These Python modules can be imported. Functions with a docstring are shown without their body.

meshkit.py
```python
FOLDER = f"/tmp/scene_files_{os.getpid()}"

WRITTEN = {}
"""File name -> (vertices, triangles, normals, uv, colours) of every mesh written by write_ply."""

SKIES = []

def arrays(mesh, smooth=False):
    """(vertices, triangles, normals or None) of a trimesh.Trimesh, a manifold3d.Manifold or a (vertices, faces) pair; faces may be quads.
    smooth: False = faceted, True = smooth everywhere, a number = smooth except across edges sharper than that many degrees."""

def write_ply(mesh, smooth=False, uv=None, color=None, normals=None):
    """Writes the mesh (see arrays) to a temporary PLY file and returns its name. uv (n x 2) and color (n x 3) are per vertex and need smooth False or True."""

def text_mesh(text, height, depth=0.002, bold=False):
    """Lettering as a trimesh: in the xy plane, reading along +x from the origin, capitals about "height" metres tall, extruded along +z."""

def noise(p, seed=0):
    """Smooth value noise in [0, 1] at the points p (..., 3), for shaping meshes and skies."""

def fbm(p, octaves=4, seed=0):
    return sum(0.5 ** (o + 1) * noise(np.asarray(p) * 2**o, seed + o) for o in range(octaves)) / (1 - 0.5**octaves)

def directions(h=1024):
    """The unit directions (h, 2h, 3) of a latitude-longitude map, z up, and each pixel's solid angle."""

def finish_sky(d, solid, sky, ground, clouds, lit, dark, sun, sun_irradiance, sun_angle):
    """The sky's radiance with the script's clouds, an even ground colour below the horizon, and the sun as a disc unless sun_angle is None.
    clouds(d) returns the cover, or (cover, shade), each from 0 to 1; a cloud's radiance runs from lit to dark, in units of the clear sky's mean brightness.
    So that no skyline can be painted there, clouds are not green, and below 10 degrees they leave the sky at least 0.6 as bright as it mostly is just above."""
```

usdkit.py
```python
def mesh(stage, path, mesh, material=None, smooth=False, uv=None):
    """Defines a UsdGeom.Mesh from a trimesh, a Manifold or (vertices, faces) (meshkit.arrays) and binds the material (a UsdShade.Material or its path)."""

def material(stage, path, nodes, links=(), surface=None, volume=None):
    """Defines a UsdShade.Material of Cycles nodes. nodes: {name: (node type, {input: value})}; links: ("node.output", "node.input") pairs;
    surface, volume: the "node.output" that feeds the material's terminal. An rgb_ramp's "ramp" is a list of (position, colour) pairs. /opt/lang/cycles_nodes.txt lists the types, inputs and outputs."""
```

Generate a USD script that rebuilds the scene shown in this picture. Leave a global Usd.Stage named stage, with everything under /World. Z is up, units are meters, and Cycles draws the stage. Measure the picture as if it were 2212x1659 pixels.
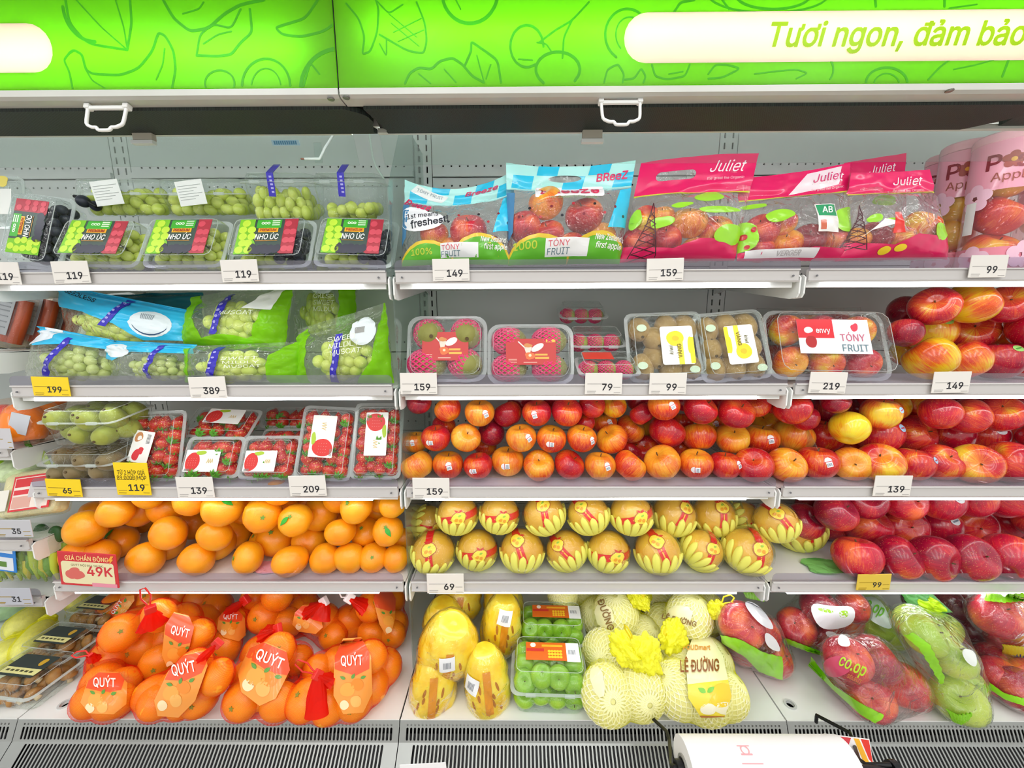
import math, random, hashlib
import numpy as np
import trimesh
import manifold3d as m3
import shapely
from shapely.geometry import Polygon, LineString, Point, box as sbox
from shapely import affinity
from shapely.ops import unary_union
import usdkit, meshkit
from pxr import Usd, UsdGeom, UsdLux, UsdShade, Gf, Sdf

stage = Usd.Stage.CreateInMemory()
UsdGeom.SetStageUpAxis(stage, UsdGeom.Tokens.z)
UsdGeom.SetStageMetersPerUnit(stage, 1.0)
WORLD = UsdGeom.Xform.Define(stage, '/World')
UsdGeom.Scope.Define(stage, '/World/Looks')
PI = math.pi

# ------------------------------------------------------------------ camera
IMW, IMH = 2212.0, 1659.0
FPX, PITCH, YAW, ROLL = 857.3, .1691, -.0065, -.0038
EYE = np.array([.2703, -.8928, 1.3288])
EXPOSURE = 0.0
cF = np.array([math.sin(YAW) * math.cos(PITCH), math.cos(YAW) * math.cos(PITCH), -math.sin(PITCH)])
cR = np.array([math.cos(YAW), -math.sin(YAW), 0.0])
cU = np.cross(cR, cF)
cR, cU = cR * math.cos(ROLL) + cU * math.sin(ROLL), -cR * math.sin(ROLL) + cU * math.cos(ROLL)
cam = UsdGeom.Camera.Define(stage, '/World/camera')
cam.CreateHorizontalApertureAttr(36.0)
cam.CreateVerticalApertureAttr(27.0)
cam.CreateFocalLengthAttr(FPX / IMW * 36.0)
cam.CreateClippingRangeAttr(Gf.Vec2f(.02, 100))
cam.CreateExposureAttr(EXPOSURE)
cam.AddTransformOp().Set(Gf.Matrix4d(*cR, 0, *cU, 0, *(-cF), 0, *EYE, 1))

# ------------------------------------------------------------------ lights
DOME, CEIL, LED, TUBE = .30, 7.0, 9.0, 13.0
dome = UsdLux.DomeLight.Define(stage, '/World/store_ambience')
dome.CreateIntensityAttr(DOME)
dome.CreateColorAttr(Gf.Vec3f(1.0, .99, .97))
def ceiling_lamp(name, x, y, z, w, h, power, aim=None):
    l = UsdLux.RectLight.Define(stage, '/World/' + name)
    l.CreateWidthAttr(w); l.CreateHeightAttr(h); l.CreateIntensityAttr(power)
    l.CreateColorAttr(Gf.Vec3f(1, .985, .96))
    p = np.array([x, y, z]); t = np.array(aim if aim is not None else (x, y, 0.0)); d = (p - t) / np.linalg.norm(p - t)
    up = np.array([0, 1.0, 0]) if abs(d[1]) < .95 else np.array([0, 0, 1.0])
    r = np.cross(up, d); r /= np.linalg.norm(r); u = np.cross(d, r)
    l.AddTransformOp().Set(Gf.Matrix4d(*r, 0, *u, 0, *d, 0, *p, 1))
for k, x in enumerate((-1.5, -.3, .9, 2.1)):
    ceiling_lamp('ceiling_lamp_%03d' % k, x, -2.7, 2.75, .3, 1.5, CEIL, (.3 * x, 0, 1.2))
for k, x in enumerate((-.9, .3, 1.5)):
    ceiling_lamp('ceiling_lamp_%03d' % (k + 4), x, -1.2, 2.9, .3, 1.2, CEIL * .6, (x, -.1, .6))

# ------------------------------------------------------------------ pixel -> place
def ray(px, py): return cF + cR * (px - 1106) / FPX - cU * (py - 829.5) / FPX
def at(px, py, Y): d = ray(px, py); return EYE + d * (Y - EYE[1]) / d[1]
def on(px, py, z): d = ray(px, py); return EYE + d * (z - EYE[2]) / d[2]
def depth(P): return float((np.asarray(P) - EYE) @ cF)
def mpp(P): return depth(P) / FPX

# ------------------------------------------------------------------ colour + materials
def lin(h):
    if not isinstance(h, str): return tuple(h)
    h = h.lstrip('#'); v = [int(h[i:i + 2], 16) / 255 for i in (0, 2, 4)]
    return tuple(x / 12.92 if x <= .04045 else ((x + .055) / 1.055) ** 2.4 for x in v)
MATS = {}
def M_(name, nodes, links, surface):
    if name not in MATS:
        MATS[name] = usdkit.material(stage, '/World/Looks/' + name, nodes, links, surface=surface)
    return MATS[name]
def plain(col, rough=.45, metallic=0.0, coat=0.0, spec=.5, bump=0.0, bscale=200.0, var=0.0, vscale=30.0, sub=0.0):
    c = lin(col)
    key = 'm_' + hashlib.md5(repr((c, rough, metallic, coat, spec, bump, bscale, var, vscale, sub)).encode()).hexdigest()[:10]
    if key in MATS: return MATS[key]
    nodes = {'p': ('principled_bsdf', dict(base_color=c, roughness=rough, metallic=metallic, coat_weight=coat, coat_roughness=.06, specular_ior_level=spec, subsurface_weight=sub, subsurface_scale=.01, subsurface_radius=(1, .7, .4)))}
    links = []
    if bump or var:
        nodes['tc'] = ('texture_coordinate', {})
    if bump:
        nodes['n'] = ('noise_texture', dict(scale=bscale, detail=2.0)); nodes['b'] = ('bump', dict(strength=bump, distance=.002))
        links += [('tc.object', 'n.vector'), ('n.fac', 'b.height'), ('b.normal', 'p.normal')]
    if var:
        nodes['v'] = ('noise_texture', dict(scale=vscale, detail=3.0))
        nodes['r'] = ('rgb_ramp', dict(ramp=[(.3, tuple(x * (1 - var) for x in c)), (.7, tuple(min(1, x * (1 + var)) for x in c))]))
        links += [('tc.object', 'v.vector'), ('v.fac', 'r.fac'), ('r.color', 'p.base_color')]
    return M_(key, nodes, links, 'p.BSDF')
def film(tint='#ffffff', body=0.0, bodycol='#ffffff', gloss=.9, rough=.08, bump=.0, bscale=25.0, facing=.25):
    """Thin clear plastic: straight-through transparency + fresnel gloss (+ some milky body)."""
    key = 'f_' + hashlib.md5(repr((tint, body, bodycol, gloss, rough, bump, bscale, facing)).encode()).hexdigest()[:10]
    if key in MATS: return MATS[key]
    nodes = {'t': ('transparent_bsdf', dict(color=lin(tint))), 'g': ('glossy_bsdf', dict(color=(gloss,) * 3, roughness=rough)),
             'l': ('layer_weight', dict(blend=.5)), 'pw': ('math', dict(math_type='power', value2=3.2)), 'ma': ('math', dict(math_type='multiply_add', value2=facing * 2.2, value3=.035, use_clamp=True)), 'mx': ('mix_closure', {})}
    links = [('l.facing', 'pw.value1'), ('pw.value', 'ma.value1'), ('ma.value', 'mx.fac'), ('t.BSDF', 'mx.closure1'), ('g.BSDF', 'mx.closure2')]
    surf = 'mx.closure'
    if bump:
        nodes['tc'] = ('texture_coordinate', {}); nodes['n'] = ('noise_texture', dict(scale=bscale, detail=2.5, distortion=1.2))
        nodes['b'] = ('bump', dict(strength=bump, distance=.012))
        links += [('tc.object', 'n.vector'), ('n.fac', 'b.height'), ('b.normal', 'g.normal'), ('b.normal', 'l.normal')]
    if body:
        nodes['d'] = ('diffuse_bsdf', dict(color=lin(bodycol))); nodes['tr'] = ('translucent_bsdf', dict(color=lin(bodycol)))
        nodes['dm'] = ('mix_closure', dict(fac=.4)); nodes['m2'] = ('mix_closure', dict(fac=body))
        links += [('d.BSDF', 'dm.closure1'), ('tr.BSDF', 'dm.closure2'), ('mx.closure', 'm2.closure1'), ('dm.closure', 'm2.closure2')]
        surf = 'm2.closure'
    return M_(key, nodes, links, surf)
def glow(col, strength):
    key = 'e_' + hashlib.md5(repr((col, strength)).encode()).hexdigest()[:10]
    return M_(key, {'e': ('emission', dict(color=lin(col), strength=strength))}, [], 'e.emission')
def backlit(col, keep=.35):
    key = 'b_' + hashlib.md5(repr((col, keep)).encode()).hexdigest()[:10]
    c = lin(col)
    return M_(key, {'t': ('translucent_bsdf', dict(color=c)), 'p': ('principled_bsdf', dict(base_color=c, roughness=.25)), 'm': ('mix_closure', dict(fac=keep))},
              [('t.BSDF', 'm.closure1'), ('p.BSDF', 'm.closure2')], 'm.closure')

# ------------------------------------------------------------------ prims
COUNT = {}
def numbered(parent, name):
    k = (str(parent), name); n = COUNT.get(k, 0); COUNT[k] = n + 1
    return f'{parent}/{name}' if n == 0 else f'{parent}/{name}_{n:03d}'
def g4(m): m = np.asarray(m, float); return Gf.Matrix4d(*m.T.ravel().tolist())
def tr(x=0, y=0, z=0):
    m = np.eye(4); m[:3, 3] = (x, y, z) if np.ndim(x) == 0 else x; return m
def rot(a, axis):
    return trimesh.transformations.rotation_matrix(math.radians(a), dict(x=(1, 0, 0), y=(0, 1, 0), z=(0, 0, 1)).get(axis, axis) if isinstance(axis, str) else axis)
def sc(x, y=None, z=None): return np.diag([x, x if y is None else y, x if z is None else z, 1.0])
def tag(p, label=None, cat=None, group=None, kind=None):
    for k, v in (('label', label), ('category', cat), ('group', group), ('kind', kind)):
        if v: p.SetCustomDataByKey(k, v)
class Thing:
    def __init__(s, name, label, cat, M=None, group=None, kind=None):
        s.path = numbered('/World', name); s.x = UsdGeom.Xform.Define(stage, s.path); s.M = np.eye(4) if M is None else np.asarray(M, float)
        s.x.AddTransformOp().Set(g4(s.M)); tag(s.x.GetPrim(), label, cat, group, kind); s.cat, s.group, s.label = cat, group, label
        s.name = name
    def part(s, name, mesh, mat, label=None, smooth=False, under=None, kind=None):
        """A mesh in the thing's own coordinates; under: path of the part it belongs to."""
        p = numbered(under or s.path, name)
        m = usdkit.mesh(stage, p, mesh, mat, smooth=smooth)
        tag(m.GetPrim(), label, None, None, kind)
        return p
    def copy(s, M, label=None, group=None):
        p = numbered('/World', s.name); x = UsdGeom.Xform.Define(stage, p)
        x.GetPrim().GetReferences().AddInternalReference(s.path)
        UsdGeom.Xform(x).ClearXformOpOrder()
        x.AddTransformOp().Set(g4(M)); tag(x.GetPrim(), label or s.label, s.cat, group or s.group)
        x.GetPrim().SetInstanceable(True)
        return x
def one(name, mesh, mat, label, cat, M=None, group=None, kind=None, smooth=False):
    p = numbered('/World', name); m = usdkit.mesh(stage, p, mesh, mat, smooth=smooth)
    if M is not None: m.AddTransformOp().Set(g4(M))
    tag(m.GetPrim(), label, cat, group, kind); return m
class Stamp:
    """A kind of thing: the first call builds it, later calls copy it."""
    def __init__(s, build): s.build, s.first = build, None
    def __call__(s, M, label, group=None):
        if s.first is None: s.first = s.build(M, label, group)
        else: s.first.copy(M, label, group)

# ------------------------------------------------------------------ meshes
def cat(ms):
    ms = [m for m in ms if m is not None]
    vs, fs, o = [], [], 0
    for m in ms:
        v, f = (np.asarray(m[0], float), np.asarray(m[1], int)) if isinstance(m, tuple) else (np.asarray(m.vertices), np.asarray(m.faces))
        if f.shape[1] == 4: f = np.vstack([f[:, [0, 1, 2]], f[:, [0, 2, 3]]])
        vs.append(v); fs.append(f + o); o += len(v)
    return trimesh.Trimesh(np.vstack(vs), np.vstack(fs), process=False)
def xf(m, M): m = m.copy(); m.apply_transform(M); return m
def bx(x0, x1, y0, y1, z0, z1):
    m = trimesh.creation.box((x1 - x0, y1 - y0, z1 - z0)); m.apply_translation(((x0 + x1) / 2, (y0 + y1) / 2, (z0 + z1) / 2)); return m
def rbx(x0, x1, y0, y1, z0, z1, r=.004):
    s = m3.Manifold.sphere(r, 12)
    pts = [s.translate((x, y, z)) for x in (x0 + r, x1 - r) for y in (y0 + r, y1 - r) for z in (z0 + r, z1 - r)]
    m = m3.Manifold.batch_hull(pts).to_mesh(); return trimesh.Trimesh(m.vert_properties[:, :3], m.tri_verts, process=False)
def ext(poly, h, z0=0.0):
    """Extrude a shapely (multi)polygon along +z."""
    gs = [g for g in getattr(poly, 'geoms', [poly]) if g.geom_type == 'Polygon' and g.area > 1e-10]
    if not gs: return None
    m = cat([trimesh.creation.extrude_polygon(g, h, engine='earcut') for g in gs]); m.apply_translation((0, 0, z0)); return m
def grid_faces(n, m, wrap=False):
    i, j = np.meshgrid(np.arange(n - 1), np.arange(m if wrap else m - 1), indexing='ij'); k = (j + 1) % m
    return np.stack([i * m + j, i * m + k, (i + 1) * m + k, (i + 1) * m + j], -1).reshape(-1, 4)
def tube(path, r, sides=8, closed=False):
    P = np.asarray(path, float); n = len(P)
    T = np.roll(P, -1, 0) - np.roll(P, 1, 0) if closed else np.gradient(P, axis=0)
    T /= np.linalg.norm(T, axis=1, keepdims=True) + 1e-12
    N = np.cross(T[0], (0, 0, 1.0) if abs(T[0][2]) < .9 else (1.0, 0, 0)); N /= np.linalg.norm(N); rings = []
    rr = np.broadcast_to(r, n)
    for k in range(n):
        N = N - T[k] * (N @ T[k]); N /= np.linalg.norm(N) + 1e-12; B = np.cross(T[k], N)
        a = np.arange(sides) * 2 * PI / sides
        rings.append(P[k] + rr[k] * (np.cos(a)[:, None] * N + np.sin(a)[:, None] * B))
    V = np.vstack(rings); F = grid_faces(n, sides, True)
    if closed:
        j = np.arange(sides); k = (j + 1) % sides; F = np.vstack([F, np.stack([(n - 1) * sides + j, (n - 1) * sides + k, k, j], -1)])
        return cat([(V, F)])
    caps = []
    for base, flip in ((0, 1), ((n - 1) * sides, 0)):
        for q in range(1, sides - 1): caps.append((base, base + q + 1, base + q) if flip else (base, base + q, base + q + 1))
    m = cat([(V, F)]); m.faces = np.vstack([m.faces, caps]); return m
def sphere(r=1.0, n=2, s=(1, 1, 1)):
    m = trimesh.creation.icosphere(n, r); m.apply_scale(s); return m
def spin(prof, n=24):
    """Surface of revolution of (r, z) points about z."""
    p = np.asarray(prof, float); a = np.arange(n) * 2 * PI / n
    V = np.stack([p[:, 0, None] * np.cos(a), p[:, 0, None] * np.sin(a), np.broadcast_to(p[:, 1, None], (len(p), n))], -1).reshape(-1, 3)
    return cat([(V, grid_faces(len(p), n, True))])
def rrect(w, h, r, n=5, cx=0, cy=0):
    r = min(r, w / 2 - 1e-5, h / 2 - 1e-5); pts = []
    for sx, sy, a0 in ((1, -1, -90), (1, 1, 0), (-1, 1, 90), (-1, -1, 180)):
        for k in range(n + 1):
            a = math.radians(a0 + 90 * k / n); pts.append((cx + sx * (w / 2 - r) + r * math.cos(a), cy + sy * (h / 2 - r) + r * math.sin(a)))
    return np.array(pts)
def loft(rings, cap0=False, cap1=False):
    R = [np.asarray(r, float) for r in rings]; m = len(R[0]); V = np.vstack(R); F = grid_faces(len(R), m, True)
    T = np.vstack([F[:, [0, 1, 2]], F[:, [0, 2, 3]]]); extra, o = [], len(V)
    for cap, base, flip in ((cap0, 0, 1), (cap1, (len(R) - 1) * m, 0)):
        if cap:
            V = np.vstack([V, V[base:base + m].mean(0)]); j = np.arange(m); k = (j + 1) % m; c = np.full(m, len(V) - 1)
            extra.append(np.stack([c, base + k, base + j] if flip else [c, base + j, base + k], -1))
    return trimesh.Trimesh(V, np.vstack([T] + extra), process=False)
TXT = {}
def text2d(s, height, bold=False, slant=0.0, width=None, anchor='l'):
    """Flat lettering as a trimesh in xy (z 0..1 depth unit), baseline at y=0."""
    k = (s, bold)
    if k not in TXT: TXT[k] = meshkit.text_mesh(s, 1.0, .1, bold)
    m = TXT[k].copy(); V = m.vertices * height; V[:, 2] = np.where(V[:, 2] > .05 * height, 1.0, 0.0)
    V[:, 0] += V[:, 1] * slant
    if width: V[:, 0] *= width / max(1e-9, np.ptp(V[:, 0]))
    V[:, 0] -= {'l': V[:, 0].min(), 'c': (V[:, 0].min() + V[:, 0].max()) / 2, 'r': V[:, 0].max()}[anchor]
    m.vertices = V; return m
def flat(mesh, o, ux, uy, thick=.0004, off=.0004):
    """Lay a flat xy mesh (z in 0..1) on the plane o + x ux + y uy."""
    ux, uy = np.asarray(ux, float), np.asarray(uy, float); n = np.cross(ux, uy); n /= np.linalg.norm(n)
    m = mesh.copy(); v = m.vertices; m.vertices = np.asarray(o, float) + v[:, :1] * ux + v[:, 1:2] * uy + (off + v[:, 2:3] * thick) * n; return m
def shape2d(poly): m = ext(poly, 1.0); return m
def fine(mesh, size):
    V = np.array(mesh.vertices); k = 1e-5 if abs(np.ptp(V[:, 2]) - 1) < 1e-6 else 1.0; V[:, 2] *= k
    v, f = trimesh.remesh.subdivide_to_size(V, mesh.faces, size, max_iter=12); v[:, 2] /= k; return trimesh.Trimesh(v, f, process=False)
def rnd(*k): return random.Random('|'.join(map(str, k)))
def blob(cx, cy, rx, ry, seed=0, n=24, amp=.15):
    r = rnd('blob', seed); ph = [r.uniform(0, 2 * PI) for _ in range(3)]
    return Polygon([(cx + rx * (1 + amp * sum(math.sin((k + 2) * a + ph[k]) / (k + 1.5) for k in range(3))) * math.cos(a), cy + ry * (1 + amp * sum(math.sin((k + 2) * a + ph[k]) / (k + 1.5) for k in range(3))) * math.sin(a)) for a in np.arange(n) * 2 * PI / n])
def leaf2d(cx, cy, L, w, ang):
    t = np.linspace(0, 1, 9); y = w / 2 * np.sin(PI * t ** .85)
    p = Polygon(np.vstack([np.stack([t * L, y], 1), np.stack([t[::-1] * L, -y[::-1]], 1)[1:-1]]))
    return affinity.translate(affinity.rotate(p, ang, origin=(0, 0)), cx, cy)
# ================================================================== structure
WHITE = plain('#eceeec', .35, var=.02, vscale=6)
PANEL = plain('#d3dad7', .28, spec=.5)
STEEL = plain('#9fa29f', .34, metallic=.55, bump=.15, bscale=60, var=.05, vscale=9)
DARK = plain('#0b0b0d', .6)
YB = .38
def holes(poly, xs, z, r):
    c = [Point(x, z).buffer(r, quad_segs=2) for x in xs]
    return poly.difference(unary_union(c))
wall = Thing('wall_back', 'pale grey metal back wall of the refrigerated case, rows of small peg holes', 'wall', kind='structure')
UP = rot(90, 'x')           # xy drawing -> standing in xz, facing -y
ZS = float(at(1000, 385, YB)[2])
for X0, X1 in ((-1.8, -.9), (-.9, 0), (0, .9), (.9, 1.8)):
    for k in range(-1, 6):
        zt, zb = ZS - .26 * k, ZS - .26 * (k + 1) + .0025
        pl = sbox(X0 + .028, zb, X1 - .028, zt)
        xs = np.arange(X0 + .06, X1 - .05, .0245)
        pl = holes(holes(pl, xs, zt - .022, .0028), xs, zb + .03, .0028)
        if k == 0: pl = pl
        wall.part('panel', xf(ext(pl, .004), tr(0, YB, 0) @ UP), PANEL)
    wall.part('panel_ledge', bx(X0 + .03, X1 - .03, YB - .012, YB - .004, ZS + .002, ZS + .018), PANEL)
for X in (-1.8, -.9, 0, .9, 1.8):
    pl = sbox(X - .026, .35, X + .026, 1.9)
    slots = unary_union([sbox(X + s * .012 - .0022, z, X + s * .012 + .0022, z + .018) for s in (-1, 1) for z in np.arange(.4, 1.86, .03)])
    wall.part('slotted_upright', xf(ext(pl.difference(slots), .006), tr(0, YB + .002, 0) @ UP), PANEL)
wall.part('backing', bx(-2.0, 2.0, YB + .02, YB + .04, .2, 1.95), DARK)
one('wall_left', bx(-2.0, -1.97, -.2, YB + .04, 0, 1.95), WHITE, 'white end wall of the refrigerated case beyond the vegetables', 'wall', kind='structure')
one('floor', bx(-5, 5, -5, 2, -.05, 0), plain('#b9b2a6', .3), 'smooth beige shop floor in front of the case', 'floor', kind='structure')
ceil = Thing('ceiling', 'glossy white inner ceiling of the refrigerated case', 'ceiling', kind='structure')
ceil.part('roof_panel', bx(-2.0, 2.0, -.09, YB + .03, 1.90, 1.915), plain('#cfd4d2', .12))
ceil.part('roof_riser', bx(-2.0, 2.0, -.10, -.09, 1.672, 1.915), WHITE)
ceil.part('canopy_top', bx(-2.0, 2.0, -.32, -.09, 1.83, 1.85), WHITE)

# canopy front lip under the signs
lip = Thing('trim_1', 'pale grey metal lip running under the green signs', 'trim', kind='structure')
SY, SZ0, SZ1 = -.215, 1.6775, 1.812
for X0, X1 in ((-1.9, -.0012), (.0012, 1.9)):
    prof = [(SY, SZ0 - .001), (SY, SZ0 - .010), (SY + .006, SZ0 - .013), (SY + .03, SZ0 - .013), (SY + .03, SZ0 - .009), (SY + .004, SZ0 - .006), (SY + .006, SZ0 - .001)]
    m = ext(Polygon([(y, z) for y, z in prof]), X1 - X0)
    m.vertices = np.stack([X0 + m.vertices[:, 2], m.vertices[:, 0], m.vertices[:, 1]], 1)
    lip.part('lip_rail', m, plain('#c9cbc6', .3, var=.02), smooth=False)
for px, py in ((715, 214), (748, 211), (2051, 196)):
    P = on(px, py, SZ0 - .0132)
    lip.part('screw', xf(cat([trimesh.creation.cylinder(.0048, .0025, sections=16), trimesh.creation.torus(.0048, .0009, 16, 6)]), tr(P)), plain('#8d8d8a', .3, metallic=.8))

# black honeycomb air outlets (torn foam edges at the joints)
HONEY = M_('honeycomb_foam', {'tc': ('texture_coordinate', {}), 'mp': ('mapping', dict(scale=(1, 1, .05), rotation=(0, 0, .5))), 'v': ('voronoi_texture', dict(scale=330.0, feature='distance_to_edge', randomness=.15)),
        'r': ('rgb_ramp', dict(ramp=[(0, lin('#33413a')), (.12, lin('#232b28')), (.3, lin('#0a0c0c'))])), 'p': ('principled_bsdf', dict(roughness=.6))},
        [('tc.object', 'mp.vector'), ('mp.vector', 'v.vector'), ('v.distance', 'r.fac'), ('r.color', 'p.base_color')], 'p.BSDF')
HY0, HY1, HZ = SY + .028, -.100, SZ0 - .018
def honey(x0, x1, jag0, jag1, label, dz=0.0):
    r = rnd(label); n = 14; ys = np.linspace(HY0, HY1, n)
    L = [(x0 + jag0(t) + (r.uniform(-.002, .002) if jag0(.5) else 0), y) for t, y in zip(np.linspace(0, 1, n), ys)]
    R_ = [(x1 + jag1(t) + (r.uniform(-.002, .002) if jag1(.5) else 0), y) for t, y in zip(np.linspace(0, 1, n), ys)]
    one('honeycomb_grille', xf(ext(Polygon(L + R_[::-1]), .008), tr(0, 0, HZ + dz * .5)), HONEY, label, 'air grille')
honey(-1.9, -.004, lambda t: 0, lambda t: .035 * t ** .6 + .012 * math.sin(5 * t), 'black honeycomb foam strip above the boxed grapes, ragged at its end')
honey(.026, 1.155, lambda t: .016 * t ** .7, lambda t: -.075 * t ** 1.4, 'black honeycomb foam strip above the bagged apples, slanting torn edge', .0)
honey(1.12, 1.9, lambda t: .03 * t, lambda t: 0, 'black honeycomb foam strip above the pink apple tubes', .012)
one('torn_foam', xf(ext(Polygon([(.0, HY0), (.022, HY0), (.034, HY0 + .03), (.037, HY1), (.026, HY1), (.03, HY0 + .05), (.014, HY0 + .02)]), .004), tr(0, 0, HZ + .009)), DARK, 'ragged black foam scrap in the gap between two honeycomb strips', 'foam')

# clear air deflector hanging behind the honeycomb, its clips, a sticker
CLEAR = film('#f8fdfb', .03, '#e4efea', .5, .12)
for X0, X1, lab in ((-1.85, -.03, 'clear plastic air deflector above the boxed grapes'), (.02, 1.8, 'clear plastic air deflector above the bagged apples')):
    d = Thing('air_deflector', lab, 'deflector')
    m = bx(X0, X1, -.0012, .0012, -.055, 0); d.part('sheet', xf(m, tr(0, -.088, 1.668) @ rot(28, 'x')), CLEAR)
    d.part('edge_strip', bx(X0, X1, -.098, -.088, 1.662, 1.670), plain('#d8dcd4', .3))
for px, py, lab in ((312, 297, 'small pale clip holding the clear deflector above the grapes'), (1279, 294, 'small grey clip holding the clear deflector above the bagged apples')):
    P = at(px, py, -.104); t = Thing('deflector_clip', lab, 'clip', tr(P))
    t.part('clip_body', rbx(-.018, .018, -.006, .006, -.006, .012, .002), plain('#bdb9aa', .4)); t.part('clip_lip', bx(-.02, .02, -.008, .002, -.013, -.007), plain('#dfe6e4', .3))
P = at(618, 308, -.082); s = Thing('inspection_sticker', 'small pale blue printed sticker on the clear deflector above the grapes', 'sticker', tr(P) @ rot(28, 'x'))
s.part('sticker_sheet', bx(-.026, .026, -.002, -.0016, -.0045, .0045), plain('#a9d2e4', .5))
s.part('print', cat([bx(-.022 + .004 * k, -.0195 + .004 * k, -.0024, -.002, -.003, .003) for k in range(11)]), plain('#4f8fb5', .5), kind='stuff')

# white pull handles of the night curtain
def handle(M, label, group):
    t = Thing('curtain_handle', label, 'handle', M, group)
    W, H, r = .043, .036, .0035
    path = [(-W, 0, H * .4), (-W + .002, 0, -H * .75), (-W * .62, 0, -H * .95), (-W * .38, 0, -H * .95), (-W * .3, 0, -H * 1.15), (W * .3, 0, -H * 1.15), (W * .38, 0, -H * .95), (W * .62, 0, -H * .95), (W - .002, 0, -H * .75), (W, 0, H * .4)]
    q = []
    for a, b in zip(path, path[1:]): q += [np.array(a) + (np.array(b) - np.array(a)) * k / 4 for k in range(4)]
    q.append(np.array(path[-1])); q = np.array(q); q[1:-1] = (q[:-2] + 2 * q[1:-1] + q[2:]) / 4
    t.part('loop', tube(q, r, 10), WHITE, smooth=True); t.part('cross_bar', rbx(-W, W, -.004, .004, H * .25, H * .5, .003), WHITE)
    t.part('hinge', cat([rbx(sx * W - .006, sx * W + .006, -.006, .008, H * .3, H * .62, .002) for sx in (-1, 1)]), WHITE)
    return t
HS = Stamp(handle)
for px, py, lab in ((230, 249, 'white plastic pull handle hanging above the boxed grapes'), (1341, 237, 'white plastic pull handle hanging above the bagged apples')):
    P = at(px, py - 4, -.205); k = mpp(P) * 88 / .09
    HS(tr(P) @ rot(-18, 'x') @ sc(k), lab, 'curtain pull handles')

# probe on the inner ceiling
P = at(690, 343, .05)
t = Thing('temperature_probe', 'white bent cable with copper tip hanging above the boxed grapes', 'probe', tr(P))
k = mpp(P)
t.part('cable', tube([(-32 * k, 0, 0), (-14 * k, 0, 0), (0, 0, 0), (2 * k, .0, 2 * k), (14 * k, .0, 22 * k), (22 * k, .03, 60 * k), (22 * k, .03, 1.902 - P[2])], 2.6 * k, 8), WHITE, smooth=True)
t.part('copper_tip', tube([(-40 * k, 0, 0), (-20 * k, 0, 0)], 1.8 * k, 8), plain('#a3543a', .35, metallic=.6))
t.part('holder', cat([bx(-12 * k, 4 * k, .004, .006, -6 * k, 34 * k)]), CLEAR)
P = at(820, 360, .1); k = mpp(P)
one('clear_tube', tube([(-18 * k, 0, 1.902 - P[2]), (-18 * k, .0, 60 * k), (-14 * k, 0, 20 * k), (-8 * k, 0, 0), (8 * k, 0, -25 * k)], 2.2 * k, 8), film('#eef6f2', .3, '#e8f4ee'), 'thin clear drip tube curving down beside the clear bay divider', 'tube', tr(P), smooth=True)

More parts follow.
